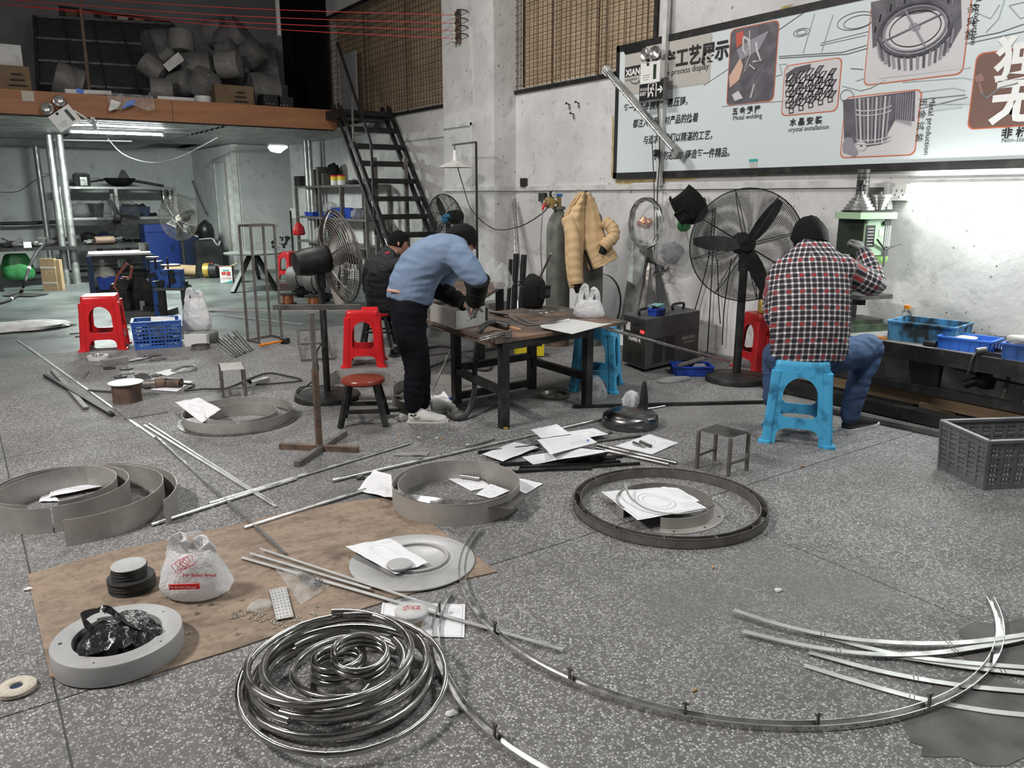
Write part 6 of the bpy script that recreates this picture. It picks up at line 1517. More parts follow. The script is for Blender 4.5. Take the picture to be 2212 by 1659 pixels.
def helmet(name,label,p,rz,tilt,s=1.0,roll=0.0):
    t=thing(name,label,'welding helmet',p,rz)
    M=Matrix.Rotation(tilt,4,'X')@Matrix.Rotation(roll,4,'Y')@Matrix.Scale(s,4)
    b2=MB(); rows=[]
    for i in range(11):
        q=i/10; z=-.14+.33*q
        w_=.105+.030*math.sin(PI*min(1,q*1.1)); dp=.13+.035*math.sin(PI*q)
        sh=1.0 if q<.75 else math.sqrt(max(0.02,1-((q-.75)/.26)**2))
        rows.append([V((w_*sh*math.cos(a),-dp*sh*math.sin(a)+.02,z))for a in[PI*k/16 for k in range(17)]])
    o=len(b2.v)
    for r_ in rows:b2.v+=r_
    for i in range(10):
        for k in range(16):b2.f.append((o+i*17+k,o+i*17+k+1,o+(i+1)*17+k+1,o+(i+1)*17+k))
    ob=b2.xf(M).build('shell','black_matte',t,60); bake(ob,[('SOLIDIFY',dict(thickness=.006,offset=0))])
    MB().box((0,-.155,.03),(.13,.05,.12)).xf(M).build('visor_box','black_matte',t); MB().box((0,-.182,.03),(.10,.004,.06)).xf(M).build('lens','black_plastic',t)
    for sx in(-1,1):MB().cyl((sx*.10,.02,.05),(sx*.135,.02,.05),.022,n=14).xf(M).build('knob','black_plastic',t,40)
    MB().tube(spline([(-.1,.02,.05),(-.09,.1,.08),(0,.15,.10),(.09,.1,.08),(.1,.02,.05)],6),.008,6).xf(M).build('headband','black_plastic',t,60)
    return t
c_=WX(1487,440,5.55); helmet('welding_helmet','black welding helmet hung on the wall left of the big fan',c_,yawto(dirc(-.5,-.8)),.5,1.05,2.6)
# ---- big fan
p=G(1590,822); z_=AT(1583,525,p).z
wire_fan('industrial_fan','big black three-blade industrial fan on a round concrete base',(p.x,p.y,0),z_,.43,yawto(dirc(-.10,-1)),.02,'black_paint','black_paint','black_paint',base_r=.245,rings=34,spokes=8,blade=R(34),pole_r=.032,cup=.08,baseh=.045,motor_r=.09,wire=.0022)
# ---- welding machine
c0,cl,cr=G(1392,806),G(1344,787),G(1516,776); hh=.455
cr=c0+(cr-c0).normalized()*min((cr-c0).length,.78)
t=WM=thing('welding_machine','dark blue-grey arc welding machine marked TIG400 A','welding machine',c0)
B4=[c0,cr,cr+(cl-c0),cl]; lo_=[q+V((0,0,.03))for q in B4]; hi_=[q+V((0,0,hh))for q in B4]
MB().add(lo_+hi_,[(3,2,1,0),(4,5,6,7),(0,1,5,4),(1,2,6,5),(2,3,7,6),(3,0,4,7)]).build('case','dark_grey',t,world=True)
ex,ey=(cr-c0),(cl-c0); nl=V((ey.y,-ey.x,0)).normalized(); nl=-nl if nl.dot(CAMP-c0)<0 else nl; ns=V((ex.y,-ex.x,0)).normalized(); ns=-ns if ns.dot(CAMP-c0)<0 else ns
def onf(u,z,o=.002):return cl+(c0-cl)*u+V((0,0,z))+nl*o
def ons(u,z,o=.002):return c0+ex*u+V((0,0,z))+ns*o
def plate(P,m,name):b2=MB(); b2.add(P,[tuple(range(len(P)))]); return b2.build(name,m,t,world=True)
plate([onf(.02,.04),onf(.98,.04),onf(.98,hh-.01),onf(.02,hh-.01)],'black_plastic','front_panel')
plate([onf(.14,hh-.13,.005),onf(.34,hh-.13,.005),onf(.34,hh-.06,.005),onf(.14,hh-.06,.005)],'white_dirty','rating_label'); plate([onf(.78,hh-.125,.005),onf(.94,hh-.125,.005),onf(.94,hh-.10,.005),onf(.78,hh-.10,.005)],'led_red','display')
for u,z in((.5,.06),(.62,.06),(.62,.12),(.5,.12)):MB().cyl(onf(u,hh-z),onf(u,hh-z,.02),.014,n=12).build('knob','black_plastic',t,40,world=True)
fM=Matrix(((c0-cl).normalized(),V((0,0,1)),nl)).transposed()
text('TIG400 A',.066,'ink_white',t,onf(.24,hh-.21,.004),fM,bold=.0015,sx=.8)
for z in[.07+.014*i for i in range(10)]:
    for u in(.2,.58):MB().bar(onf(u,z,.003),onf(u+.26,z,.003),.003,.006).build('vent','ink',t,world=True)
for u0 in(.14,.36):
    vb=MB()
    for i in range(15):vb.bar(ons(u0,.07+.014*i,.002),ons(u0+.17,.07+.014*i,.002),.004,.006)
    vb.build('side_vents','ink',t,world=True)
sM=Matrix((ex.normalized(),V((0,0,1)),ns)).transposed(); text('绿色逆变焊机',.034,'ink_white',t,ons(.66,.22,.003),sM); text('DOOOOOO',.028,'ink_white',t,ons(.70,.185,.003),sM); MB().bar(ons(.0,.27,.001),ons(1,.29,.001),.004,.004).build('seam','black_plastic',t,world=True)
for s in(.08,.7):
    MB().tube(spline([c0+ex*s+ey*.5+V((0,0,hh)),c0+ex*s+ey*.5+V((0,0,hh+.05)),c0+ex*(s+.2)+ey*.5+V((0,0,hh+.05)),c0+ex*(s+.2)+ey*.5+V((0,0,hh))],6),.012,8).build('carry_handle','black_plastic',t,60,world=True)
top=lambda u,v,z=0.0:c0+ex*u+ey*v+V((0,0,hh+z))
bin_box('small_tray','small blue plastic tray on top of the welding machine','deep_blue_plastic',top(.28,.25,.002),math.atan2(ex.y,ex.x),.12,.08,.06,ribs=3)
solo(MB().box(top(.36,.45,.045),(.16,.09,.07),rz=.4),'mask_box','mask_teal','teal and white mask box on the welding machine','box'); solo(MB().bar(top(.2,.3,.09),top(.42,.32,.03),.05,.012),'angle_piece','steel_mill','bent steel piece lying over the blue tray on the machine','scrap')
t=bin_box('blue_tray','deep blue tray with scrap on the floor before the welding machine','deep_blue_plastic',G(1493,808),-.62,.30,.20,.085,ribs=4); MB().bar((-.12,.0,.07),(.12,.05,.13),.09,.006).build('scrap_strip','steel_mill',t); lump(MB(),(.06,-.02,.06),.06,3,.4,12,(1,.8,.6)).build('film','hazy_film',t,50)
rod(G(1300,706,.56),G(1575,782,.06),.010,'steel_bright','chrome_bar','chrome bar slanting from the table corner down past the machine','rod',12)
rod(G(1310,712,.55),G(1570,778,.045),.006,'steel_mill','thin_bar','thin dull bar beside the slanting chrome bar','rod',8)
solo(MB().prism([(0.17*math.cos(a)*(1+.15*nz(a*2)),.08*math.sin(a)*(1+.2*nz(a*3)))for a in[k*.42 for k in range(15)]],.012,c=G(1455,822)),'floor_patch','rough_render','flat cement lump on the floor near the fan base','cement')
plastic_stool('plastic_stool','red plastic stool carrying a gold can beside the seated worker','dark_red_plastic',G(1645,797),FACE+.25,wb=.165,wt=.13,group='plastic stools')
q=G(1645,797); t=thing('drink_can','gold drink can standing on the red stool','can',q+V((0,0,.49))+dirc(-.05,-.05)); MB().lathe([(.026,0),(.033,.008),(.033,.105),(.027,.118),(.026,.118),(0,.114)],20).build('body','gold',t,40); MB().lathe([(.0335,.03),(.0335,.05)],20,a0=-2.6,a1=-1.2).build('label','white_plastic',t,40); MB().cyl((0,0,.116),(0,0,.119),.027,n=18).build('lid','steel_bright',t,40)
t=thing('black_toolbox','tall black box behind the drink can on the red stool','box',q+V((0,0,.49))+dirc(.06,.06),FACE); MB().box((0,0,.14),(.18,.14,.28)).build('case','black_matte',t); MB().box((.02,0,.34),(.10,.04,.14),M=Matrix.Rotation(.3,3,'Y')).build('flap','black_plastic',t)
# ---- bench with drill press
YB0,YB1,XB,ZBn=1.0,3.72,5.14,.485
t=thing('steel_bench','long black steel bench below the wall lamp','bench',(XB,2.3,0))
MB().box(((XB+5.70)/2,(YB0+YB1)/2,ZBn-.008),(5.70-XB,YB1-YB0,.016)).build('top','rough_render',t,world=True); MB().box((XB,(YB0+YB1)/2,ZBn-.05),(.02,YB1-YB0,.10)).build('front_rail','black_paint',t,world=True)
for y in(2.62,1.2,3.5):MB().add([(XB+.02,y+.13,ZBn-.02),(XB+.02,y-.10,ZBn-.02),(XB+.05,y-.08,0.03),(XB+.05,y+.05,0.03),(XB+.08,y+.13,ZBn-.02),(XB+.08,y-.10,ZBn-.02),(XB+.09,y-.08,0.03),(XB+.09,y+.05,0.03)],[(0,1,2,3),(7,6,5,4),(0,4,5,1),(1,5,6,2),(2,6,7,3),(3,7,4,0)]).build('leg','black_paint',t,world=True)
MB().box((XB+.04,(YB0+YB1)/2,.20),(.07,YB1-YB0,.05)).build('lower_rail','black_paint',t,world=True); MB().box((XB+.06,(YB0+YB1)/2,.13),(.04,YB1-YB0,.09)).build('lower_rail','carton',t,world=True)
rod(V((5.08,1.2,.05)),V((5.02,3.75,.05)),.03,'black_paint','floor_channel','black steel channel lying along the foot of the bench','metal bar',flat=(.10,.08)); rod(V((4.90,1.8,.02)),V((4.78,3.1,.02)),.02,'steel_dark','floor_channel','thin dark bar on the floor before the bench','metal bar',flat=(.05,.03))
rod(G(1238,878,.012),G(1656,868,.012),.02,'black_paint','floor_channel','long black bar on the floor between table leg and blue stool','metal bar',flat=(.03,.02))
solo(MB().box((5.3,2.55,.06),(.25,.22,.10),rz=.3),'carton_piece','carton','brown carton under the bench behind its post','carton')
t=thing('bar_clamp','steel clamp with perforated bar standing under the bench','clamp',(5.4,2.15,0)); MB().bar((0,0,.02),(.05,-.12,.42),.035,.012).build('perforated_bar','galvanised',t); MB().cyl((0,.08,.02),(0,.04,.45),.012).build('rod','steel_mill',t); lump(MB(),(-.05,.17,.30),.06,4,.4,12).build('clamp_head','black_paint',t,50); MB().cyl((-.05,.18,.3),(-.10,.27,.25),.025,.03,n=12).build('handle','black_plastic',t,40); MB().box((0,.0,.06),(.08,.15,.08)).build('foot','black_paint',t)
pipe([V((5.3,2.75,.44)),V((5.3,2.55,.36)),V((5.35,2.2,.31)),V((5.35,1.9,.31)),V((5.3,1.5,.38))],.008,'black_rubber','bench_cable','black cable sagging under the bench','cable')
t=bin_box('dirty_crate','dirty light blue crate with dark grease on the bench','dirty_blue_crate',V((5.40,2.74,ZBn)),R(97),.42,.30,.135,flare=1.03,ribs=5,cat='crate')
t=bin_box('bright_tray','bright blue tray holding a round plate on the bench','tray_blue',V((5.30,2.42,ZBn)),R(97),.30,.20,.085,flare=1.05,ribs=5); MB().cyl((.05,-.02,.07),(.05,-.02,.074),.085,n=32).build('round_plate','light_grey',t,40)
t=bin_box('small_crate','small blue bin with a glove at the right end of the bench','crate_blue',V((5.28,2.03,ZBn)),R(97),.28,.22,.10,flare=1.04,ribs=4,cat='bin'); lump(MB(),(.05,.06,.12),.06,8,.35,14,(1.6,.8,.5)).build('glove','off_white_cloth',t,50)
rod(V((5.20,2.66,ZBn+.02)),V((5.20,2.58,ZBn+.02)),.02,'black_plastic','dark_tube','short dark tube between the two blue crates','tube',14)
t=thing('sanding_frame','black frame tool with a cable lying on the bench','tool',(5.25,2.215,ZBn)); 
for a,b_ in(((-.08,.08,.015),(.06,.09,.02)),((-.08,-.08,.015),(.06,-.08,.02)),((-.08,.08,.015),(-.08,-.08,.015)),((.06,.09,.02),(.06,-.08,.02))):MB().bar(a,b_,.022,.022).build('frame_bar','black_plastic',t)
MB().cyl((-.10,.09,.02),(-.06,.05,.03),.025,n=12).build('grip','steel_dark',t,40); MB().tube(spline([(-.10,.09,.015),(-.14,.09,-.02),(-.15,.10,-.12),(-.12,.12,-.18)],6),.007,6).build('cord','black_rubber',t,60)
p=V((5.55,2.83,ZBn)); p=WX(1957,690,5.5); p.z=ZBn; t=thing('drink_bottle','clear drink bottle with orange cap standing on the bench','bottle',p)
MB().lathe([(.030,0),(.036,.01),(.036,.07),(.031,.085),(.036,.10),(.036,.14),(.028,.165),(.016,.18),(.016,.19)],24).build('bottle','glass',t,50); MB().lathe([(.029,.003),(.034,.012),(.034,.03),(0,.03)],20).build('juice','juice',t,50); MB().cyl((0,0,.185),(0,0,.212),.021,n=18).build('cap','orange_plastic',t,40)
p=WX(1885,720,5.30); rod(V((5.22,3.02,ZBn+.008)),V((5.20,2.92,ZBn+.008)),.008,'orange_plastic','orange_stick','orange stick on the bench edge by the drill base','stick')
p=V((5.45,3.34,ZBn)); s_=mpp(p); RZ=-.30
t=thing('drill_press','green bench drill press with stepped pulleys and black column','drill press',p,RZ)
def dz(x,y):return AT(x,y,p).z-p.z
MB().prism(rrect(.23,.17,.04,4),.05).build('base','base_green',t); MB().prism(rrect(.18,.13,.03,4),.03,c=(0,0,.05)).build('base_table','base_green',t)
zc=dz(1850,368); MB().cyl((.02,.06,.05),(.02,.06,zc),.043,n=24).build('column','steel_dark',t,40)
rk=MB()
for i in range(16):rk.lathe([(.045,0),(.045,.006),(.044,.006)],20,c=(.02,.06,zc-.03-.03*i),cap0=False,cap1=False)
rk.build('column_grooves','black_paint',t,40)
zt_,zh0,zh1=dz(1858,637),dz(1858,545),dz(1858,470)
MB().prism(rrect(.15,.12,.02,3),.03,c=(0,-.10,zt_)).build('work_table','steel_dark',t); MB().cyl((.02,.06,zt_-.02),(.02,.06,zt_+.05),.06,n=20).build('table_collar','black_paint',t,40); MB().bar((0,-.08,zt_-.03),(.02,.05,zt_-.03),.05,.06).build('table_arm','black_paint',t)
MB().prism(rrect(.085,.15,.02,3),zh1-zh0,c=(-.04,-.03,zh0)).build('head','machine_green',t,30); MB().box((-.128,-.03,(zh0+zh1)/2),(.006,.26,zh1-zh0)).build('head_side','dark_green',t)
MB().prism([(-.20,-.20),(.10,-.22),(.26,-.02),(.26,.14),(-.12,.16),(-.22,.02)],.045,c=(0,0,zh1)).build('belt_cover','machine_green',t); MB().prism([(-.17,-.17),(.08,-.19),(.2,-.02),(.2,.1),(-.1,.12),(-.18,.0)],.012,c=(0,0,zh1+.045)).build('cover_plate','black_paint',t)
for(x,y,inv)in((-.09,-.05,0),(.17,.05,1)):
    pl_=MB()
    for i in range(5):
        r_=.105-.016*i if not inv else .05+.011*i; z=zh1+.06+.022*i; pl_.lathe([(r_,0),(r_-.012,.008),(r_-.012,.012),(r_,.02),(r_,.0)],32,c=(x,y,z))
    pl_.build('stepped_pulley','steel_bright',t,40); MB().cyl((x,y,zh1+.05),(x,y,zh1+.19),.022,n=14).build('pulley_shaft','steel_dark',t,40)
MB().cyl((-.03,.02,zh1+.06),(-.03,.02,zh1+.25),.014,n=12).build('tension_post','black_paint',t,40); MB().cyl((-.03,.02,zh1+.24),(-.03,.02,zh1+.27),.03,n=14).build('knob','black_plastic',t,40)
MB().box((-.085,-.182,(zh0+zh1)/2+.01),(.075,.004,.15)).build('spec_plate','black_plastic',t)
for i in range(6):MB().box((-.085,-.185,(zh0+zh1)/2+.06-.022*i),(.05,.003,.005)).build('spec_line','light_grey',t)
MB().box((.005,-.182,(zh0+zh1)/2+.03),(.028,.004,.05)).build('warning_label','white_dirty',t); MB().cyl((.03,-.18,zh1-.03),(.03,-.20,zh1-.03),.016,n=12).build('switch','black_plastic',t,40)
MB().lathe([(.065,0),(.075,.02),(.075,.05)],24,c=(.16,-.0,zh0-.07)).build('motor_end','bright_green',t,40); MB().cyl((.16,0,zh0-.02),(.16,0,zh1),.07,n=24).build('motor','dark_grey',t,40)
mf_=MB()
for i in range(14):a=PI+.2+i*.2; mf_.box((.16+.073*math.cos(a),.073*math.sin(a),(zh0+zh1)/2),(.008,.008,.15),rz=a)
mf_.build('motor_fins','light_grey',t)
MB().cyl((-.06,-.06,zh0+.01),(-.06,-.06,zt_+.12),.02,n=14).build('spindle','steel_bright',t,40); MB().lathe([(.012,0),(.028,.03),(.028,.07),(.02,.08)],16,c=(-.06,-.06,zt_+.08)).build('chuck','steel_dark',t,40)
for k in range(3):a=k*2.09+.4; MB().cyl((.05,-.19,zh0+.04),(.05+.12*math.cos(a),-.21,zh0+.04+.12*math.sin(a)),.008,n=8).build('feed_handle','steel_dark',t); 
pipe([p+V((.22,.05,zh1)),p+V((.28,-.02,zh1-.02)),p+V((.27,-.04,zh1-.10)),p+V((.2,-.02,zh1-.12))],.010,'black_rubber','drill_cable','black cable looping at the right side of the drill press','cable')
cC,cL=G(2125,1058),G(2030,1008); e1=(cL-cC); e2=V((e1.y,-e1.x,0)).normalized()*.50
cen=cC+e1/2+e2/2
slot_crate('slotted_crate','grey slotted plastic crate at the right picture edge','grey_crate',(cen.x,cen.y,0),math.atan2(e2.y,e2.x),.50,e1.length,.265,cols=7,rows=4,top=1.06)
plastic_stool('plastic_stool','light blue plastic stool under the worker in the plaid shirt','worn_blue_plastic',(4.13,2.83,0),R(-55),h=.50,wt=.150,wb=.185,group='plastic stools')
plastic_stool('plastic_stool','scuffed light blue plastic stool half under the welding table','worn_blue_plastic',G(1287,838)+V((.02,.02,0)),R(-50),h=.50,wt=.13,wb=.165,group='plastic stools')
# ==========================================================
ZT=.585
LA,LB,LC,LD=V((2.74,4.02,0)),V((3.51,4.11,0)),V((2.82,4.74,0)),V((3.52,4.78,0))
t=thing('welding_table','rusty steel welding table with black legs','table',(3.1,4.4,0))
tc=[V((2.66,3.98,0)),V((3.86,4.09,0)),V((3.98,5.10,0)),V((2.72,5.00,0))]
MB().prism([(q.x-3.1,q.y-4.4)for q in tc],.022,c=(0,0,ZT-.022)).build('top','rusty_top',t)
for q in(LA,LB,LC,LD):MB().box(q+V((0,0,(ZT-.02)/2)),(.055,.055,ZT-.02)).build('leg','black_paint',t,world=True)
for a,b_,z in((LA,LC,.24),(LB,LD,.22),(LC,LD,.26),(LC,LD,.05),(LC,LD,ZT-.05),(LA,LB,ZT-.05)):MB().bar(a+V((0,0,z)),b_+V((0,0,z)),.04,.05).build('stretcher','black_paint',t,world=True)
MB().bar(V((2.70,4.05,ZT-.03)),V((2.78,4.95,ZT-.03)),.05,.05).build('side_rail','rust_steel',t,world=True)
def T(x,y,z=0.0):return G(x,y,ZT+z)
q=[T(930,690),T(985,712),T(1048,699)]; t=thing('bent_sheet','folded stainless steel sheet standing on the welding table','metal sheet',q[1])
for a,b_,h,m_ in((q[0],q[1],.125,'steel_sheet'),(q[1],q[2],.125,'plate_grey'),(q[0]+V((.05,.1,0)),q[2]+V((.1,.12,0)),.09,'steel_dark')):MB().bar(a+V((0,0,h/2)),b_+V((0,0,h/2)),.004,h).build('panel',m_,t,world=True)
for i in range(3):
    a=T(985+14*i,684-1*i); solo(MB().box(a+V((0,0,.075)),(.03,.03,.15)),'sheet_strip','steel_mill' if i%2 else 'steel_bright',['left','middle','right'][i]+' upright metal strip behind the folded sheet','metal strip')
helmet('welding_helmet','black welding helmet standing on the welding table',T(1148,664)+V((0,0,.115)),yawto(dirc(.75,-.5)),.05,.80)
pipe([T(1096,683,.006),T(1132,700,.006),T(1150,702,.006),T(1215,696,.006)],.005,'steel_mill','bent_rod','left bent round rod on the welding table','rod',k=4)
pipe([T(1112,680,.012),T(1145,697,.012),T(1165,699,.012),T(1230,694,.012)],.005,'steel_mill','bent_rod','right bent round rod on the welding table','rod',k=4)
for i in range(3):rod(T(1052+4*i,669+3*i,.008*(i+1)),T(1088+4*i,680,.008*(i+1)),.006,'steel_mill' if i<2 else 'black_paint','flat_piece',['lowest','middle','topmost'][i]+' flat bar offcut behind the folded sheet','metal bar',flat=(.03,.008))
t=thing('spare_sheet','thin grey sheet plate overhanging the near right table edge','metal sheet',T(1240,706)); P=[T(1168,708,.012),T(1236,690,.012),T(1300,700,.012),T(1322,699,.012),T(1236,722,.012)]
MB().add(P+[p_+V((0,0,.003))for p_ in P],[(4,3,2,1,0),(5,6,7,8,9)]+[(i,(i+1)%5,5+(i+1)%5,5+i)for i in range(5)]).build('sheet','light_grey',t,world=True)
paper([(1165,703),(1230,688),(1240,700),(1180,712)],'white sheet below the overhanging grey plate on the table',3,z=ZT+.004,bumpy=.002)
t=thing('welding_torch','welding torch with thick black hose hanging over the table edge','welding torch',T(1090,706))
hs=spline([T(1098,706,.03),T(1075,698,.05),T(1052,700,.05),AT(1035,722,T(1040,720)),AT(1026,790,LC+V((0,-.3,0))),AT(1024,850,G(1020,895)),G(1008,895,.03),G(985,903,.02),G(968,890,.02),G(985,868,.02)],8)
MB().tube(hs,.019,10).build('hose','black_rubber',t,60,world=True); MB().tube([T(1082,703,.035),T(1125,712,.02)],[.012,.007],10).build('nozzle','ochre_stick',t,40,world=True); MB().tube([T(1060,697,.05),T(1098,707,.03)],.024,10).build('grip','black_plastic',t,40,world=True)
t=thing('locking_pliers','pair of steel pliers lying near the front table corner','pliers',T(1070,725)); MB().cyl(T(1035,731,.012),T(1105,714,.02),.008,n=8).build('handle','steel_mill',t,40,world=True); MB().cyl(T(1035,736,.012),T(1100,720,.02),.008,n=8).build('handle','steel_mill',t,40,world=True); MB().cyl(T(1098,722,.0),T(1098,722,.03),.022,n=12).build('jaw','steel_dark',t,40,world=True)
for i,(x,y)in enumerate(((1168,676),(1180,675),(1192,674))):solo(lump(MB(),T(x,y,.006),.012,i,.4,8,(1.3,1,.6)),'foil_bit','steel_bright',['left','middle','right'][i]+' bit of shiny foil in front of the helmet','scrap')
handle_bag('white_carrier_bag','white plastic bag with raised handles at the back of the welding table','milky_bag',T(1272,686),.21,.24,FACE,15,.16,ay=.5,earh=.45)
Z2=.60; P=[G(878,660,Z2),G(1045,640,Z2),G(1092,612,Z2),G(905,590,Z2)]; c_=sum(P,V())/4
t=thing('rusty_table','second rusty table behind the bending worker','table',(c_.x,c_.y,0)); MB().add(P+[q-V((0,0,.03))for q in P],[(0,1,2,3),(7,6,5,4),(0,4,5,1),(1,5,6,2),(2,6,7,3),(3,7,4,0)]).build('top','rusty_top',t,world=True)
for q in P:q2=c_+(q-c_)*.88; MB().box((q2.x,q2.y,Z2/2-.02),(.06,.06,Z2-.03)).build('leg','black_paint',t,world=True)
def T2(x,y,z=0.0):return G(x,y,Z2+z)
t=thing('orange_pliers','orange-handled pliers on the second table','pliers',T2(920,625)); MB().cyl(T2(915,630,.012),T2(943,619,.02),.012,n=8).build('handle','orange_plastic',t,40,world=True); MB().cyl(T2(915,630,.012),T2(900,634,.01),.014,n=8).build('jaw','black_paint',t,40,world=True)
for i,(x0,y0,x1,y1,m_,lb)in enumerate(((895,611,960,615,'steel_bright','bright wrench lying on the second table'),(893,617,955,622,'white_plastic','white handled tool on the second table'),(930,600,985,596,'black_plastic','black file on the far side of the second table'))):rod(T2(x0,y0,.012),T2(x1,y1,.012),.012,m_,'hand_tool',lb,'tool')
for i,(x,y,r_,lb)in enumerate(((1085,622,.10,'crumpled clear film at the right end of the second table'),(1066,608,.12,'larger crumpled clear bag behind the standing helmet'))):solo(sack(MB(),G(x,y,Z2),[(r_*.8,0),(r_,.04),(r_*.85,.12),(r_*.4,.2),(.01,.24)],i+20,.4,ay=.8),'film_bag','clear_film',lb,'plastic bag',smooth=60)
p=G(1078,692); t=thing('cement_block','rough cement block standing behind the welding table','block',p,.2); MB().box((0,.1,.11),(.34,.2,.22)).build('block','rough_render',t)
for i,(x,l_)in enumerate(((1096,.40),(1108,.50),(1124,.48))):
    b0=WX(x,640,5.2); b0.z=0.0; tp=AT(x-4+3*i,[558,546,548][i],b0); solo(MB().cyl(b0,V((b0.x+.05,b0.y,tp.z)),.035 if i else .024,n=14),'black_tube','black_plastic',['thin left','tallest middle','right'][i]+' black tube standing by the pillar','tube',smooth=40)
for i,(x0,y0,x1,y1,m_)in enumerate(((1107,424,1116,600,'steel_bright'),(1112,430,1124,600,'steel_mill'))):
    a=WX(x0,y0,5.72); b_=WX(x1,y1,5.35); d=b_-a; b_=a+d*(a.z/-d.z); rod(a,b_,.012,m_,'leaning_rod',['bright','dull'][i]+' long rod leaning on the wall beside the pillar','rod')
a,b_=T(1190,575,.0),0; p=WX(1185,550,4.6)
rod(AT(1190,548,LD),T(1148,640,.0),.009,'steel_mill','steel_rod','steel rod rising behind the standing helmet','rod')
p=G(1145,772); t=thing('yellow_machine','bright yellow machine box behind the table legs','machine',p,FACE+.12); MB().box((0,.1,.095),(.26,.2,.17)).build('case','yellow_paint',t); MB().box((0,.1,.19),(.2,.12,.02)).build('handle','black_plastic',t); MB().box((.06,-.002,.13),(.1,.004,.05)).build('label','black_plastic',t)
t=thing('steel_dish','shallow dark dish with shavings under the table','dish',G(1200,858)); MB().lathe([(.10,0),(.115,.02),(.115,.028),(.105,.028),(.095,.006),(0,.006)],36).build('dish','steel_mill',t,40); lump(MB(),(.02,0,.01),.04,3,.5,10,(1,.8,.3)).build('shavings','steel_dark',t,50)
solo(sack(MB(),G(1282,865),[(.09,0),(.11,.02),(.10,.08),(.06,.15),(.02,.19)],31,.35,ay=.6),'film_bag','clear_film','clear plastic bag at the foot of the blue stool by the table','plastic bag',smooth=60)
for i,pts in enumerate(([(905,800),(950,785),(990,765),(960,748),(905,755)],[(990,790),(1050,800),(1060,785),(1030,765),(1100,745)],[(700,820),(800,812),(850,815)],[(900,770),(1000,760),(1100,752),(1200,790)])):
    pipe([G(x,y,.012)for x,y in pts],.010 if i<2 else .005,'black_rubber','floor_cable',['looped black cable behind the bending worker','black cable curling under the welding table','thin cable between the bent bands','thin cable crossing behind the welding table'][i],'cable')
def bandpx(pts,h,label,m='steel_sheet'):
    P=spline([G(x,y)for x,y in pts],8); t=thing('bent_band',label,'metal band',P[0]); MB().sweep([(-.0015,0),(.0015,0),(.0015,h),(-.0015,h)],P).build('band',m,t,30,world=True)
bandpx([(-60,1128),(0,1147),(60,1155),(116,1151)],.12,'stained bent steel band end at the left picture edge'); bandpx([(712,838),(720,832),(734,827),(790,828),(838,833),(850,842)],.105,'bent sheet band standing behind the red wooden stool'); bandpx([(850,858),(862,848),(885,840),(920,832),(960,832),(1000,840)],.085,'bent sheet band standing behind the feet of the bending worker'); bandpx([(846,860),(850,880),(872,893),(900,896)],.08,'short bent sheet band beside the white shoe','steel_mill')
for i in range(4):rodpx(752+8*i,898-13*i,866+2*i,896-13*i,.01,['galvanised','mid_grey','galvanised','steel_mill'][i],'flat_board',['nearest','second','third','farthest'][i]+' flat metal board behind the red wooden stool','metal board',z=.012,flat=(.055,.02))
paper([(925,858),(958,852),(985,868),(948,882)],'crumpled white paper on the floor behind the bending worker',2,bumpy=.05)
solo(MB().box(G(978,862,.02),(.05,.03,.03)),'blue_scrap','deep_blue_plastic','small blue scrap beside the crumpled paper','scrap')
rod(G(923,868,.01),AT(980,742,LC),.007,'steel_bright','leaning_rod','bright rod leaning under the near end of the welding table','rod')
p=G(788,912); t=thing('wooden_stool','low wooden stool with glossy red-brown round seat','stool',p,FACE+.1)
b_=MB().lathe([(.10,.262),(.13,.266),(.142,.278),(.143,.29),(.136,.30),(.05,.298),(0,.297)],48)
for v in b_.v:
    d=(V((v.x,v.y))-V((-.125,.055))).length
    if d<.035 and v.z>0:k=.035/max(d,.01); v.x=-.125+(v.x+.125)*min(k,3); v.y=.055+(v.y-.055)*min(k,3)
b_.build('seat','wood_red',t,40)
lg=[(sx*.145,sy*.125)for sx,sy in((1,1),(-1,1),(-1,-1),(1,-1))]
for x,y in lg:MB().bar((x,y,0),(x*.6,y*.6,.268),.030,.030).build('leg','black_paint',t)
for i in range(4):a,b2=lg[i],lg[(i+1)%4]; MB().bar((a[0]*.85,a[1]*.85,.10+.03*(i%2)),(b2[0]*.85,b2[1]*.85,.10+.03*(i%2)),.016,.026).build('stretcher','black_paint',t)
p=G(690,966); t=thing('pipe_stand','T-shaped stand of brown and grey square tube','stand',p)
MB().bar(G(605,963,.016),G(774,971,.016),.032,.032).build('foot_beam','rust_steel',t,world=True); MB().bar(G(641,1003,.016),G(746,934,.016),.032,.032).build('foot_beam','steel_mill',t,world=True)
zt_=AT(677,666,p).z; zm=AT(683,790,p).z; MB().box((0,0,zm/2),(.032,.032,zm)).build('post','rust_steel',t); MB().box((0,0,(zm+zt_)/2),(.024,.024,zt_-zm)).build('post','steel_mill',t)
MB().bar(AT(591,664,p)+V((0,0,0)),AT(779,663,p),.03,.03).build('cross_bar','steel_dark',t,world=True)
t=thing('angle_grinder','angle grinder with brown body lying on a sheet','angle grinder',G(345,832)); z=.04
MB().tube([G(335,828,z),G(360,826,z),G(390,828,z)],[.032,.036,.03],14).build('body','rust_steel',t,40,world=True); MB().tube([G(360,826,z),G(392,827,z)],[.037,.034],14).build('rear_grip','black_plastic',t,40,world=True); MB().tube([G(312,830,z-.005),G(337,828,z)],[.038,.035],12).build('gear_head','steel_mill',t,40,world=True); MB().lathe([(.0,.0),(.062,.0),(.062,.008),(.02,.012)],28,M=Matrix.Rotation(.9,3,'X'),c=G(309,822,.055)-G(345,832)).build('disc','black_rubber',t,40)
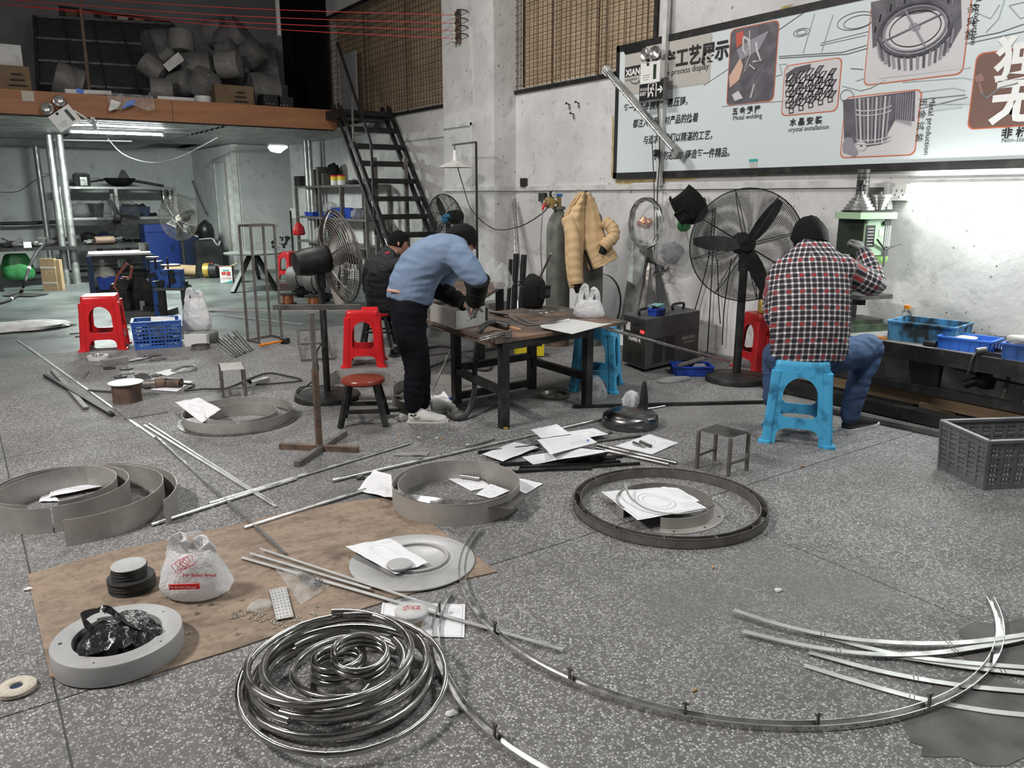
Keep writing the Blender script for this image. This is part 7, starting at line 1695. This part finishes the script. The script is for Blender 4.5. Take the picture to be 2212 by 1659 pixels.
pipe([G(390,828,.04),G(420,832,.012),G(400,843,.012),G(440,840,.012),G(490,838,.012),G(540,818,.012),G(580,806,.012),G(620,812,.012),G(650,822,.012),G(560,830,.012),G(532,826,.012)],.007,'black_rubber','grinder_cable','black grinder cable winding to the power strip','cable')
t=thing('power_strip','white power strip with a black plug behind the small grey stand','power strip',G(548,826)); MB().bar(G(527,833,.02),G(578,819,.02),.05,.035).build('strip','white_dirty',t,world=True); MB().cyl(G(540,828,.03),G(536,818,.07),.018,n=10).build('plug','black_plastic',t,40,world=True)
paper([(324,842),(362,820),(418,823),(382,846)],'white sheet under the angle grinder',3,bumpy=.002); paper([(334,806),(365,797),(395,800),(362,812)],'white sheet under the loose wire ring',3,bumpy=.002)
t=thing('loose_wire_ring','flat loose ring of metal band on a white sheet','wire ring',G(398,800))
for k in range(4):MB().tube([V((.10*math.cos(a)*(1-.12*k)+.01*k,.085*math.sin(a)*(1-.12*k),.008+.006*k))for a in[2*PI*i/30 for i in range(30)]],.006,5,closed=True).build('wire_turn','galvanised',t,60)
for i,(x,y,r_,m_)in enumerate(((237,796,.050,'black_rubber'),(273,797,.052,'black_rubber'),(260,814,.052,'black_rubber'),(276,806,.052,'mid_grey'),(304,809,.05,'rust_steel'),(338,811,.04,'black_rubber'))):solo(MB().lathe([(.016,0),(r_,0),(r_,.008),(.016,.008),(.016,0)],28,c=G(x,y,.002)),'grinding_disc',m_,['black grinding disc farthest left by the grinder','black grinding disc right of the leftmost one','black grinding disc nearest the wire drum','thin grey grinding disc behind the others','rusty grinding disc touching the grinder head','small black grinding disc behind the grinder body'][i],'grinding disc','grinding discs by the grinder',30)
p=G(276,866); t=thing('wire_drum','dark drum with a wide pale lid on the floor','drum',p); MB().cyl((0,0,0),(0,0,.135),.098,n=36).build('drum','rust_steel',t,40); MB().lathe([(0,.135),(.118,.135),(.118,.141),(.0,.143)],36).build('lid','galvanised',t,30)
rodpx(97,810,243,896,.015,'black_paint','square_tube','longer black square tube crossing the other at left','metal bar',z=.028,z0=.015,z1=.015,flat=(.028,.02)); rodpx(114,799,186,882,.015,'steel_mill','square_tube','shorter grey square tube crossed by the black one','metal bar',z=.012,flat=(.034,.016))
rodpx(191,843,248,847,.008,'steel_dark','short_rod','short dark rod end behind the wire drum','rod'); rodpx(266,906,362,890,.003,'steel_dark','thin_wire','thin dark wire on the floor near the double ring','wire'); rodpx(180,818,192,803,.003,'steel_dark','thin_wire','short curved wire near the square tubes','wire')
p=G(212,776); t=thing('white_ring','low white ring filled with bright metal bits','ring tray',p); MB().lathe([(.085,0),(.088,.035),(.08,.035),(.078,.004),(0,.004)],32).build('ring','white_plastic',t,40)
for k in range(4):lump(MB(),(.03*math.cos(k*1.6),.03*math.sin(k*1.6),.03),.022,k,.4,8).build('metal_bit','steel_bright',t)
solo(MB().bar(G(223,785,.03),G(273,776,.03),.07,.055),'stone_block','rough_render','dark grey stone block beside the white ring','block')
for i,(x,y)in enumerate(((290,778),(305,774),(330,768),(340,776))):solo(lump(MB(),G(x,y,.006),.05,i+60,.5,10,(1.5,.7,.12)),'metal_shavings','steel_mill',['leftmost','second','third','rightmost'][i]+' flat heap of metal shavings before the blue basket','scrap',smooth=50)
p=G(332,752)+dirc(0,.12); t=slot_crate('blue_basket','blue slotted basket with papers beside the red stool','crate_blue',(p.x,p.y,0),FACE+.40,.40,.30,.27,cols=3,rows=3,top=1.08,barw=.014)
for i,a in enumerate((-.2,.3)):MB().box((-.04+.1*i,.02,.22+.03*i),(.22,.16,.004),M=Matrix.Rotation(a,3,'X')@Matrix.Rotation(.3*a,3,'Y')).build('paper','paper_white',t)
lump(MB(),(0,0,.12),.13,7,.35,14,(1.2,.8,.8)).build('contents','dark_grey',t,50)
p=G(428,742)+dirc(0,.1); solo(MB().lathe([(.15,0),(.165,.02),(.165,.10),(.14,.12),(0,.12)],32,c=p),'film_roll','mid_grey','low grey roll under the white bag beside the basket','roll',smooth=40)
handle_bag('tall_carrier_bag','tall white carrier bag standing right of the blue basket','milky_bag',(p-dirc(.03,0))+V((0,0,.12)),.27,.42,FACE,25,.14,ay=.6,earh=.22)
q=G(424,748); t=thing('white_tub','white plastic tub lying in front of the grey roll','tub',q,FACE); MB().box((0,0,.06),(.22,.02,.12)).build('front','white_plastic',t); MB().box((0,.05,.06),(.20,.08,.10)).build('body','white_dirty',t)
t=thing('band_ring','small chrome band ring on the floor before the white tub','metal ring',G(434,754)); MB().lathe([(.085,0),(.09,.002),(.09,.04),(.085,.042),(.085,0)],36).build('ring','steel_mirror',t,40)
for i in range(9):rodpx(462+6*i,736-3*i,506+5*i,771-2*i,.008,'steel_mill' if i%3 else 'steel_bright','bar_offcut','square tube offcut in the small bundle left of the hammer','metal bar',z=.010+.006*(i%2),flat=(.016,.016),group='tube offcuts in the bundle')
rodpx(500,731,512,727,.012,'steel_bright','small_bolt','small bright bolt on the floor near the tall frame','bolt')
for i,(x0,y0,x1,y1)in enumerate(((150,721,200,716),(162,727,205,723),(240,712,280,710))):rodpx(x0,y0,x1,y1,.008,'steel_mill','thin_bar',['farther thin bar left of the red stool','nearer thin bar left of the red stool','thin bar seen through the red stool'][i],'metal bar')
# ==========================================================
NH=V((FWD.x,FWD.y,0)).normalized()
def remesh(o,vox,it=6,wr=0.0,sd=0.0,fq=9.0,stretch=(1,1,2.4)):
    bake(o,[('REMESH',dict(mode='VOXEL',voxel_size=vox,use_smooth_shade=True)),('SMOOTH',dict(factor=.5,iterations=it))])
    if wr:
        me=o.data; ns_=[v.normal.copy()for v in me.vertices]
        for v,nn in zip(me.vertices,ns_):
            q=V((v.co.x*stretch[0],v.co.y*stretch[1],v.co.z*stretch[2]))*fq+V((sd,0,sd))
            w_=noise.noise(q+V((noise.noise(q*.4),noise.noise(q*.4+V((7,0,0))),0))*1.2); v.co+=nn*wr*(1-2.2*abs(w_))
    o.data.shade_smooth(); return o
def loft(mb,secs,n=20):
    return loops(mb,[[c+la*math.cos(2*PI*k/n)+ob*math.sin(2*PI*k/n)for k in range(n)]for c,la,ob in secs])
def limb(mb,pts,sc=1.0,n=14,k=6):
    P=spline([p for p,r in pts],k); rs=[]
    for i in range(len(pts)-1):
        for j in range(k):rs.append((pts[i][1]*(1-j/k)+pts[i+1][1]*j/k)*sc)
    rs.append(pts[-1][1]*sc); mb.tube(P,rs,n)
    for p,r_ in(pts[0],pts[-1]):lump(mb,p,r_*sc*.98,0,0,12)
    return mb
def headmesh(mb,M,s=1.0,neck=True):
    h=MB(); n=20
    for i in range(13):
        th=PI*i/12
        for k in range(n):
            a=2*PI*k/n; d=V((math.sin(th)*math.cos(a),math.sin(th)*math.sin(a),-math.cos(th)))
            x,y,z=d.x*.078,d.y*.098,d.z*.118
            if z<0:x*=1+z*2.2; y=y*(1+z*1.2)-(.02*-z/.118 if d.y<0 else 0)
            h.v.append(V((x,y,z)))
    for i in range(12):
        for k in range(n):k2=(k+1)%n; h.f.append((i*n+k,i*n+k2,(i+1)*n+k2,(i+1)*n+k))
    h.tube([(0,-.090,.018),(0,-.106,-.012),(0,-.112,-.026),(0,-.095,-.034)],[.007,.011,.014,.010],8)
    for sx in(-1,1):lump(h,(sx*.079,.012,.0),.03,2,.1,10,(.34,.62,1))
    h.tube([(-.022,-.097,-.058),(0,-.104,-.057),(.022,-.097,-.058)],.007,6)
    if neck:h.tube([(0,.02,-.05),(0,.035,-.20)],[.052,.062],14)
    h.xf(M); mb.add(h.v,h.f); return mb
def hairmesh(M,low=-.35,front=.45,hs=1.0):
    h=MB(); n=26
    for i in range(12):
        th=PI*i/11*.66
        for k in range(n):
            a=2*PI*k/n; d=V((math.sin(th)*math.cos(a),math.sin(th)*math.sin(a),math.cos(th)))
            lim=front if d.y<-.35 else low
            zz=max(d.z,lim); r_=1.0+.05*nz(d.x*9,d.y*9,d.z*9)+.03*nz(a*9,th*3)
            h.v.append(V((d.x*.087*r_,d.y*.107*r_+.004,zz*.127*r_+.004)))
    for i in range(11):
        for k in range(n):k2=(k+1)%n; h.f.append((i*n+k,i*n+k2,(i+1)*n+k2,(i+1)*n+k))
    return h.xf(M@Matrix.Scale(hs,4))
def hand(mb,w_,d,up,s=1.0,curl=.9):
    """palm plus five fingers; d = direction the hand points, up = back of the hand"""
    d=d.normalized(); sd=d.cross(up).normalized(); up=sd.cross(d)
    loft(mb,[(w_-d*.02*s,sd*.026*s,up*.020*s),(w_+d*.03*s,sd*.038*s,up*.020*s),(w_+d*.085*s,sd*.042*s,up*.016*s)],12)
    for i,(o,L)in enumerate(((-.030,.070),(-.010,.082),(.010,.078),(.030,.060))):
        p=w_+d*.08*s+sd*o*s; a=0.0; pts=[p]
        for j in range(3):a+=curl*(.55+.2*j); p=p+(d*math.cos(a)-up*math.sin(a))*L*s*(.42,.33,.25)[j]; pts.append(p)
        mb.tube(spline(pts,3),.0088*s,8)
    p=w_+d*.03*s+sd*-.036*s; q=p+(d*.6-sd*.7-up*.2).normalized()*.035*s; mb.tube(spline([p,q,q+(d*.8-up*.5).normalized()*.035*s],3),.0105*s,8)
    return mb
def shoe(par,heel,toe,m,sole,w_=.045,h=.085,name='shoe'):
    heel,toe=V(heel),V(toe); d=toe-heel; L=d.length; d.normalize(); sd=d.cross(V((0,0,1))).normalized(); u=V((0,0,1)); b_=MB()
    rows=[]
    for q,ww,hh in((0,.55,.75),(.08,.8,.98),(.3,.85,1.0),(.5,.9,.72),(.75,1.0,.5),(.93,.8,.38),(1.0,.4,.25)):
        c=heel+d*L*q; rows.append([c+sd*w_*ww*x+u*(.018+h*hh*z)for x,z in((-1,0),(-1.02,.35),(-.75,.8),(-.3,1),(.3,1),(.75,.8),(1.02,.35),(1,0))])
    loops(b_,rows); o=b_.build(name,m,par,60,world=True); bake(o,[('SUBSURF',dict(levels=1,render_levels=1))])
    rows=[[heel+d*(L*q)+sd*w_*ww*1.08*x+u*z for x,z in((-1,0.0),(-1,.024),(1,.024),(1,0.0))]for q,ww in((-.02,.6),(.06,.85),(.3,.85),(.5,.88),(.75,1.02),(.94,.82),(1.03,.45))]
    so_=loops(MB(),rows).build('sole',sole,o,40,world=False)
    MI=(Matrix.Translation(par.location)@par.rotation_euler.to_matrix().to_4x4()).inverted()
    for v in so_.data.vertices:v.co=MI@v.co
    return o
def person(label,p0,sp):
    p0=V(p0); t=thing('person',label,'person',p0); D0=(p0-CAMP).dot(NH)
    def Q(x,y,o=0.0):r_=ray(x,y); return CAMP+r_*((D0+o)/r_.dot(NH))
    fac=V(sp['fac']).normalized(); lat=fac.cross(V((0,0,1))).normalized()
    T_=[(Q(x,y,o),a,b)for x,y,o,a,b in sp['torso']]
    cen=spline([q for q,a,b in T_],5); k=5; ab=[]
    for i in range(len(T_)-1):
        for j in range(k):f=j/k; ab.append((T_[i][1]*(1-f)+T_[i+1][1]*f,T_[i][2]*(1-f)+T_[i+1][2]*f))
    ab.append(T_[-1][1:]); rows=[]; rin=[]
    for i,(c,(a,b))in enumerate(zip(cen,ab)):
        tg=(cen[min(i+1,len(cen)-1)]-cen[max(i-1,0)]).normalized(); ob=tg.cross(lat).normalized()
        rows.append((c,lat*a,ob*b)); rin.append((c,lat*a*.86,ob*b*.82))
    legs=[[(Q(x,y,o),r_)for x,y,o,r_ in L]for L in sp['legs']]; arms=[[(Q(x,y,o),r_)for x,y,o,r_ in A]for A in sp['arms']]
    HM=Matrix.Translation(Q(*sp['head']))@Matrix.Rotation(yawto(sp['hdir']),4,'Z')@Matrix.Rotation(sp['hpitch'],4,'X')@Matrix.Rotation(sp.get('hroll',0),4,'Y')
    b_=MB(); loft(b_,rin); headmesh(b_,HM)
    nk=HM@V((0,.03,-.16)); b_.tube([HM@V((0,.02,-.06)),nk,cen[-1],cen[-4]],[.05,.058,.065,.07],12)
    for L in legs:limb(b_,L,.72)
    for A in arms:limb(b_,A,.72)
    for i,A in enumerate(arms):
        if sp['hands'][i]:d=(A[-1][0]-A[-2][0]).normalized(); hand(b_,A[-1][0]-d*.01,d,V(sp['hands'][i]),.82,sp.get('curl',.8))
    remesh(b_.build('body','skin',t,world=True),.009,3)
    ey=MB()
    for sx in(-1,1):lump(ey,HM@V((sx*.03,-.086,.012)),.010,0,0,8)
    ey.build('eyes','ink',t,world=True)
    hairmesh(HM,*sp.get('hair',(-.35,.45))).build('hair','hair',t,60,world=True)
    s=MB(); loft(s,rows)
    for A in arms:limb(s,A[:sp['slv']],1.0)
    if sp.get('collar'):s.tube([cen[-2],cen[-1],HM@V((0,.035,-.17))],[.10,.080,.066],16)
    o=remesh(s.build(sp['top'][0],sp['top'][1],t,world=True),.011,5,sp['top'][2],1.0,sp['top'][3])
    s=MB(); loft(s,[(rows[0][0]+(rows[0][0]-rows[1][0])*.6,rows[0][1]*.98,rows[0][2]*1.0),(rows[0][0],rows[0][1]*.97,rows[0][2]*.97),(rows[1][0],rows[0][1]*.93,rows[0][2]*.92)])
    for L in legs:limb(s,L,1.0)
    hp=rows[0][0]
    for L in legs:s.tube([hp,(hp+L[0][0])/2,L[0][0]],[rows[0][2].length*.9,L[0][1]*1.1,L[0][1]],12)
    remesh(s.build('trousers',sp['trs'],t,world=True),.011,5,.006,4.0,8)
    return t,Q,o,arms,cen,lat
# ---- bending worker in blue shirt
t,Q,o,arms,cen,lat=person('worker in blue shirt and black trousers bending over the welding table',G(905,905),dict(
    fac=dirc(.95,.30),torso=[(884,650,0,.165,.145),(892,612,0,.165,.145),(915,572,0,.175,.140),(952,548,.0,.185,.125),(988,541,.02,.17,.095),(1003,540,.03,.09,.06)],
    legs=[[(882,668,-.07,.115),(886,720,-.07,.105),(900,785,-.06,.083),(895,840,-.06,.068),(893,876,-.06,.056)],[(884,668,.08,.112),(888,725,.09,.10),(904,788,.10,.078),(908,835,.11,.065),(912,868,.12,.055)]],
    arms=[[(992,556,-.13,.085),(1012,580,-.16,.075),(1030,606,-.17,.066),(1030,630,-.12,.052),(1024,652,-.05,.040)],[(985,560,.17,.08),(968,590,.20,.07),(952,625,.18,.058),(975,640,.12,.048),(1006,657,.05,.040)]],
    slv=3,hands=[NH*-1+V((0,0,.3)),NH+V((0,0,.5))],head=(993,524,.05),hdir=dirc(.95,.3),hpitch=.85,hair=(-.25,.35),top=('shirt','steel_blue_shirt',.008,7.0),trs='black_trousers',curl=.9,collar=1))
for i,A in enumerate(arms):
    s=MB(); P=spline([A[2][0]+(A[3][0]-A[2][0])*-.15,A[2][0]+(A[3][0]-A[2][0])*.35,A[3][0],A[4][0]],6)
    s.tube(P,[(.080 if i==0 else .072)*(1-.35*j/(len(P)-1))+.007*math.sin(j*1.9)for j in range(len(P))],16); s.build('sleeve_guard','black_matte',t,60,world=True)
    g=MB(); d=(A[4][0]-A[3][0]).normalized(); hand(g,A[4][0],d,NH*(-1 if i==0 else 1)+V((0,0,.4)),1.0,.9); remesh(g.build('glove','glove_grey',t,world=True),.005,2)
MB().tube([Q(838,627,-.12),Q(852,629,-.145),Q(872,633,-.15)],.010,8).build('waist_skin','skin',t,60,world=True)
sh=shoe(t,Q(882,917,-.06)*1.0,Q(966,914,-.06),'shoe_white','shoe_white',.048,.10)
shoe(t,G(930,893),G(985,888),'shoe_white','shoe_white',.045,.095)
MB().tube([Q(886,897,-.118),Q(894,899,-.12),Q(899,895,-.12)],.006,6).build('shoe_mark','ink',t,60,world=True)
solo(MB().bar(G(1030,664,.68),G(1012,690,.64),.02,.004),'welding_strip','white_plastic','thin white strip held in the glove of the bending worker','strip')
# ---- sitting worker in dark jacket
t,Q,o,arms,cen,lat=person('worker in charcoal jacket with grey yoke sitting behind the bending worker',G(812,742),dict(
    fac=dirc(.72,.62),torso=[(826,668,0,.185,.13),(822,640,0,.185,.13),(820,605,.0,.19,.125),(826,575,.02,.185,.115),(838,552,.04,.12,.08),(846,545,.05,.07,.06)],
    legs=[[(838,672,.05,.085),(868,668,.16,.08),(890,672,.26,.072),(880,715,.28,.058),(872,752,.28,.048)],[(836,676,-.08,.085),(860,678,-.02,.08),(882,690,.05,.070),(872,728,.06,.055),(862,758,.05,.046)]],
    arms=[[(862,572,-.10,.07),(880,600,-.05,.062),(888,632,.05,.052),(902,632,.16,.045),(920,622,.28,.036)],[(802,572,.04,.072),(796,605,.10,.066),(806,636,.20,.058),(850,630,.36,.048),(900,620,.45,.036)]],
    slv=5,hands=[V((0,0,1)),V((0,0,1))],head=(860,526,.10),hdir=dirc(.9,.35),hpitch=.25,hair=(-.28,.3),top=('jacket','charcoal_jacket',.008,7.0),trs='black_trousers',collar=1))
me=o.data; me.materials.append(MATS['grey_yoke'])
zc=Q(820,583,0).z-t.location.z
for p_ in me.polygons:
    if p_.center.z>zc+.03*math.sin(p_.center.x*14):p_.material_index=1
MB().box(Q(835,672,-.10)-t.location,(.20,.03,.05),rz=FACE).build('shirt_tail','white_dirty',t)
MB().tube([Q(828,552,-.03),Q(834,547,-.06),Q(842,546,-.07)],.010,6).build('collar_lining','pink_red',t,60,world=True)
shoe(t,G(845,772),G(885,764),'black_plastic','dark_grey',.045,.08); shoe(t,G(868,762),G(905,752),'black_plastic','dark_grey',.045,.08)
p=G(815,748)+dirc(0,.05); tz_=.33; t=thing('low_stool','dark low stool under the sitting worker','stool',p,FACE)
MB().lathe([(.13,tz_-.03),(.14,tz_-.02),(.14,tz_),(0,tz_)],28).build('seat','dark_red_plastic',t,40)
for sx in(-1,1):
    for sy in(-1,1):MB().bar((sx*.15,sy*.13,0),(sx*.09,sy*.08,tz_-.03),.025,.025).build('leg','black_paint',t)
    MB().bar((sx*.125,-.11,.12),(sx*.125,.11,.12),.016,.02).build('stretcher','black_paint',t); MB().bar((-.125,sx*.11,.15),(.125,sx*.11,.15),.016,.02).build('stretcher','black_paint',t)
# ---- seated worker in plaid shirt
t,Q,o,arms,cen,lat=person('worker in plaid shirt and jeans seated with his back to the camera',V((4.13,2.83,0)),dict(
    fac=NH+RGT*.05,torso=[(1746,772,0,.225,.135),(1748,735,-.01,.232,.140),(1750,680,.0,.235,.140),(1752,625,.04,.235,.135),(1754,578,.09,.215,.115),(1754,546,.14,.14,.085),(1753,533,.17,.08,.06)],
    legs=[[(1800,772,.02,.10),(1842,762,.10,.098),(1878,752,.20,.085),(1858,815,.16,.070),(1842,868,.12,.062),(1836,900,.10,.056)],[(1698,774,.04,.10),(1684,772,.16,.095),(1676,770,.32,.085),(1672,812,.30,.068),(1668,862,.26,.058)]],
    arms=[[(1815,580,.08,.085),(1852,598,.08,.078),(1888,616,.08,.070),(1882,585,.14,.058),(1866,548,.20,.046)],[(1692,585,.10,.08),(1676,630,.12,.072),(1674,680,.18,.066),(1696,705,.32,.054),(1740,690,.44,.042)]],
    slv=5,hands=[None,V((0,0,1))],head=(1749,519,.22),hdir=NH-RGT*.15,hpitch=.62,hair=(-.80,.35,1.17),top=('shirt','plaid_shirt',.006,7.0),trs='denim',collar=1))
me=o.data; ul=me.uv_layers.new(name='UVMap'); L0=t.location; segs=[]
for A in arms:
    s_=0.0
    for i in range(1,4):segs.append((A[i][0]-L0,A[i+1][0]-L0,s_,A[i][1])); s_+=(A[i+1][0]-A[i][0]).length
uvs=[]
for v in me.vertices:
    best=None
    for a,b,s_,r_ in segs:
        d=b-a; f=max(0,min(1,(v.co-a).dot(d)/d.length_squared)); q=a+d*f; e=(v.co-q).length
        if e<r_*1.35 and(best is None or e<best[0]):best=(e,q,d.normalized(),s_+f*d.length,r_)
    x=v.co.dot(lat); y=v.co.dot(NH)
    if best and(abs(x)>.225 or y>.2):
        e,q,d,s_,r_=best; s1=d.cross(NH).normalized(); s2=d.cross(s1); w_=v.co-q; uvs.append((math.atan2(w_.dot(s2),w_.dot(s1))*r_/.034,s_/.034))
    else:uvs.append(((x+.5*max(0,y)*(1 if x>0 else-1))/.034,(v.co.z*1.03+y*.25)/.034))
for lp in me.loops:ul.data[lp.index].uv=uvs[lp.vertex_index]
g=MB(); A=arms[0]; hand(g,A[4][0],(A[4][0]-A[3][0])+V((0,0,.03))+NH*.06,RGT*.6-NH,1.05,1.15); remesh(g.build('glove','glove_grey',t,world=True),.005,2)
d=(A[4][0]-A[3][0]).normalized(); MB().tube([A[4][0]-d*.03,A[4][0]+d*.006],.036,14).build('wrist','skin',t,60,world=True); MB().tube([A[4][0]+d*.004,A[4][0]+d*.016],.038,14).build('glove_cuff','ochre_stick',t,60,world=True)
shoe(t,G(1822,934),G(1890,918),'black_plastic','light_grey',.050,.085); shoe(t,G(1660,862)+V((0,0,0)),G(1672,838),'black_plastic','light_grey',.048,.085)
# ==========================================================
def LF(x,y,Y=12.9):q=WY(x,y,Y); q.z=max(q.z,LOFT); return q
P=[WY(82,215,13.9),WY(445,215,13.9),WY(372,52,15.3),WY(74,35,15.3)]
for q in P[:2]:q.z=LOFT
t=thing('wire_gate','dark framed mesh gate leaning on the loft wall','gate',P[0])
for i in range(4):MB().bar(P[i],P[(i+1)%4],.05,.04).build('frame','steel_dark',t,world=True)
for i in range(1,5):u=i/5; MB().bar(P[0]*(1-u)+P[1]*u,P[3]*(1-u)+P[2]*u,.03,.03).build('vertical_bar','steel_dark',t,world=True)
for i in range(1,4):u=i/4; MB().bar(P[0]*(1-u)+P[3]*u,P[1]*(1-u)+P[2]*u,.03,.03).build('cross_bar','steel_dark',t,world=True)
MB().add([q+V((0,.03,0))for q in P],[(0,1,2,3)]).build('mesh_sheet','dark_grey',t,world=True)
t=thing('bottle_banner','dark strip with pale bottle pictures above the mesh gate','banner',WY(250,60,15.585)); a,b_=WY(128,30,15.585),WY(370,62,15.585); MB().bar(a,b_,.02,.26).build('strip','black_paint',t,world=True)
for i in range(6):q=a+(b_-a)*(.1+.15*i)-V((0,.02,0)); MB().box(q-t.location,(.16,.01,.17)).build('picture',['carton','mid_grey','dark_grey','white_dirty','stain_brown','mid_grey'][i],t)
for i,(x0,x1,y0,y1)in enumerate(((172,193,0,205),(598,603,-20,68))):
    if i==0:a,b_=WY(168,-40,12.2),WY(194,205,12.2); b_.z=LOFT; rod(a,b_,.022,'rust_steel','loft_post','thin slanted steel post at the loft edge','post')
for i,(x0,x1,y0,Y)in enumerate(((-20,70,141,12.25),(465,548,184,12.35))):
    a,b_=WY(x0,200,Y),WY(x1,200,Y); h=WY((x0+x1)/2,y0,Y).z-LOFT; t=thing('carton_box',['brown carton box at the left end of the loft edge','brown carton box below the wrapped shades on the loft'][i],'carton',((a.x+b_.x)/2,Y,LOFT)); MB().box((0,.22,h/2),(b_.x-a.x,.42,h)).build('body','carton',t)
    for k in range(3):MB().box((.08,-.012,h*(.3+.2*k)),(.2-.04*k,.003,.015)).build('print_line','ink',t)
    MB().box((0,.22,h+.002),(b_.x-a.x,.05,.003)).build('tape','kraft',t)
SH=[(330,148,24,.30,(.7,-.3,-.6),13.0,'shiny wrapped shade at the left of the loft heap'),(345,100,34,.34,(.9,.2,.2),13.7,'large dull wrapped shade high on the left of the heap'),(392,92,27,.30,(.1,.2,1),13.4,'pale wrapped shade standing high in the heap'),(430,150,36,.40,(.85,-.4,.1),13.1,'big dark wrapped shade in the middle of the heap'),(440,180,30,.30,(.35,-.6,.7),12.7,'wrapped shade with a ring frame, front of the heap'),(495,140,30,.32,(.8,-.5,.1),12.9,'pale wrapped shade right of the middle'),(510,88,40,.4,(.6,-.5,.5),13.9,'huge wrapped shade at the top right of the heap'),(545,116,28,.30,(.4,-.6,.5),13.3,'small dark wrapped shade at the right of the heap'),(570,152,40,.40,(.9,-.2,.1),13.9,'round dull wrapped shade far right behind'),(567,202,42,.42,(1,0,0),13.0,'long wrapped shade lying over the right carton'),(360,118,12,.18,(.6,-.5,.5),13.1,'tiny shiny wrapped shade in the heap'),(490,108,20,.24,(.6,-.6,.3),13.3,'pale crumpled wrapped shade near the top'),(150,178,36,.34,(.9,-.1,-.3),12.9,'grey wrapped shade lying alone at left on the loft'),(470,72,30,.3,(.7,-.6,.2),14.2,'dark wrapped shade at the very top of the heap'),(350,198,28,.28,(1,-.2,0),12.6,'wrapped shade lying flat at the loft edge'),(395,182,28,.3,(.7,-.6,.2),12.9,'dark wrapped shade behind the white card')]
for i,(x,y,rp,L,ax,Y,lb)in enumerate(SH):
    c_=WY(x,y,Y); r_=rp*mpp(c_)*.95; A=V(ax).normalized(); M=A.to_track_quat('Z','Y').to_matrix()
    t=thing('drum_shade',lb,'lampshade',c_,0,'wrapped shades on the loft')
    MB().lathe([(r_*.97,-L/2),(r_,-L/2+.01),(r_,L/2-.01),(r_*.97,L/2),(r_*.9,L/2-.01),(r_*.9,-L/2+.03),(0,-L/2+.03)],28,M=M).build('shade',['mid_grey','dark_grey','white_dirty','dark_grey','mid_grey','white_dirty','mid_grey','dark_grey'][i%8],t,40)
    b_=MB(); sack(b_,(0,0,0),[(r_*.5,-L*.56),(r_*1.03,-L*.52),(r_*1.05,-L*.2),(r_*1.05,L*.2),(r_*1.04,L*.5),(r_*.6,L*.57),(r_*.1,L*.62)],i*3.1,.06,26); b_.xf(M); b_.build('wrap','loft_film',t,60)
    if i==4:MB().tube([M@V((r_*.25*math.cos(k*.6),r_*.25*math.sin(k*.6),L*.45))for k in range(11)],.012,6).build('ring_frame','galvanised',t,60)
for i,pts in enumerate(([(352,140),(385,112),(398,130),(365,155)],[(320,206),(334,176),(352,206)])):
    P=[WY(x,y,12.75)for x,y in pts]; n_=len(P); solo(MB().add(P+[q+V((0,.012,0))for q in P],[tuple(range(n_)),tuple(range(2*n_-1,n_-1,-1))]+[(k,n_+k,n_+(k+1)%n_,(k+1)%n_)for k in range(n_)]),'white_card','white_dirty',['square white card wedged in the loft heap','triangular white card standing at the loft edge'][i],'card')
t=thing('edge_bag','clear bag with blue and white packing hanging over the loft edge','plastic bag',(WY(280,225,11.8).x,11.80,2.52)); 
MB().grid(16,10,lambda u,v:V((WY(232+98*u,210,11.84).x,11.865-.10*v-.03*abs(nz(u*5,v*5)),LOFT+.04-v*(.17+.08*nz(u*3,1)))),).build('film','clear_film',t,60,world=True)
for i,pts in enumerate(([(234,240),(240,214),(262,222),(252,235)],[(262,236),(275,218),(292,216),(290,226)])):
    P=[WY(x,y,11.80)for x,y in pts]; MB().add(P,[(0,1,2,3)]).build('packing',['white_plastic','tray_blue'][i],t,world=True)
for i,(x0,x1,y,m_,lb)in enumerate(((140,240,197,'white_dirty','white strip lying along the left loft edge'),(340,420,212,'white_dirty','long white strip lying along the loft edge centre'),(165,180,195,'tray_blue','small blue label on the white loft strip'))):rod(WY(x0,y,11.98-.01*(i==2)),WY(x1,y+4,11.98-.01*(i==2)),.02,m_,'edge_strip',lb,'strip',flat=(.05,.05))
q=WY(438,214,12.0); solo(MB().lathe([(.10,0),(.11,.02),(.11,.09),(.09,.09),(.09,.02),(.10,0)],20,c=V((q.x,12.0,LOFT))),'foil_ring','light_grey','pale ring of film at the loft edge below the heap','ring',smooth=40)
solo(MB().box(WY(12,122,12.4),(.35,.12,.28)),'display_case','white_dirty','white framed case on the left carton of the loft','case')
for i,(x,w_,h,m_)in enumerate(((588,.26,.22,'black_paint'),(618,.24,.20,'black_plastic'))):q=WY(x,210,12.3); t=thing('amplifier',['left black cage box at the right end of the loft edge','right black device with small lights on the loft edge'][i],'device',(q.x,12.35,LOFT)); MB().box((0,.1,h/2),(w_,.25,h)).build('case',m_,t);[MB().box((-.08+.05*k,-.03,h*.4),(.012,.01,.012)).build('light','light_grey',t)for k in range(3)]
q=WY(139,256,YM-.06); emergency('emergency_light','white twin-head emergency light hanging tilted on the loft board',q,0,-.62,1.15)
pipe([q+V((.12,-.02,.1)),WY(185,255,YM-.06),WY(200,268,YM+.1),WY(210,262,YM-.02)],.012,'white_plastic','white_wire','white wire between emergency light and lamp hook','cable')
solo(MB().bar(WY(200,255,YM-.05),WY(206,278,YM+.25),.05,.03),'lamp_hook','white_dirty','white bracket holding the tube lamp at the loft edge','bracket')
q=WY(578,200,13.9); solo(MB().box((q.x,14.05,LOFT+.28),(.62,.55,.56)),'added_support_box','dark_grey','added dark support box behind the right side of the loft heap','carton')  # unseen box, added only to hold up the rear shades of the heap
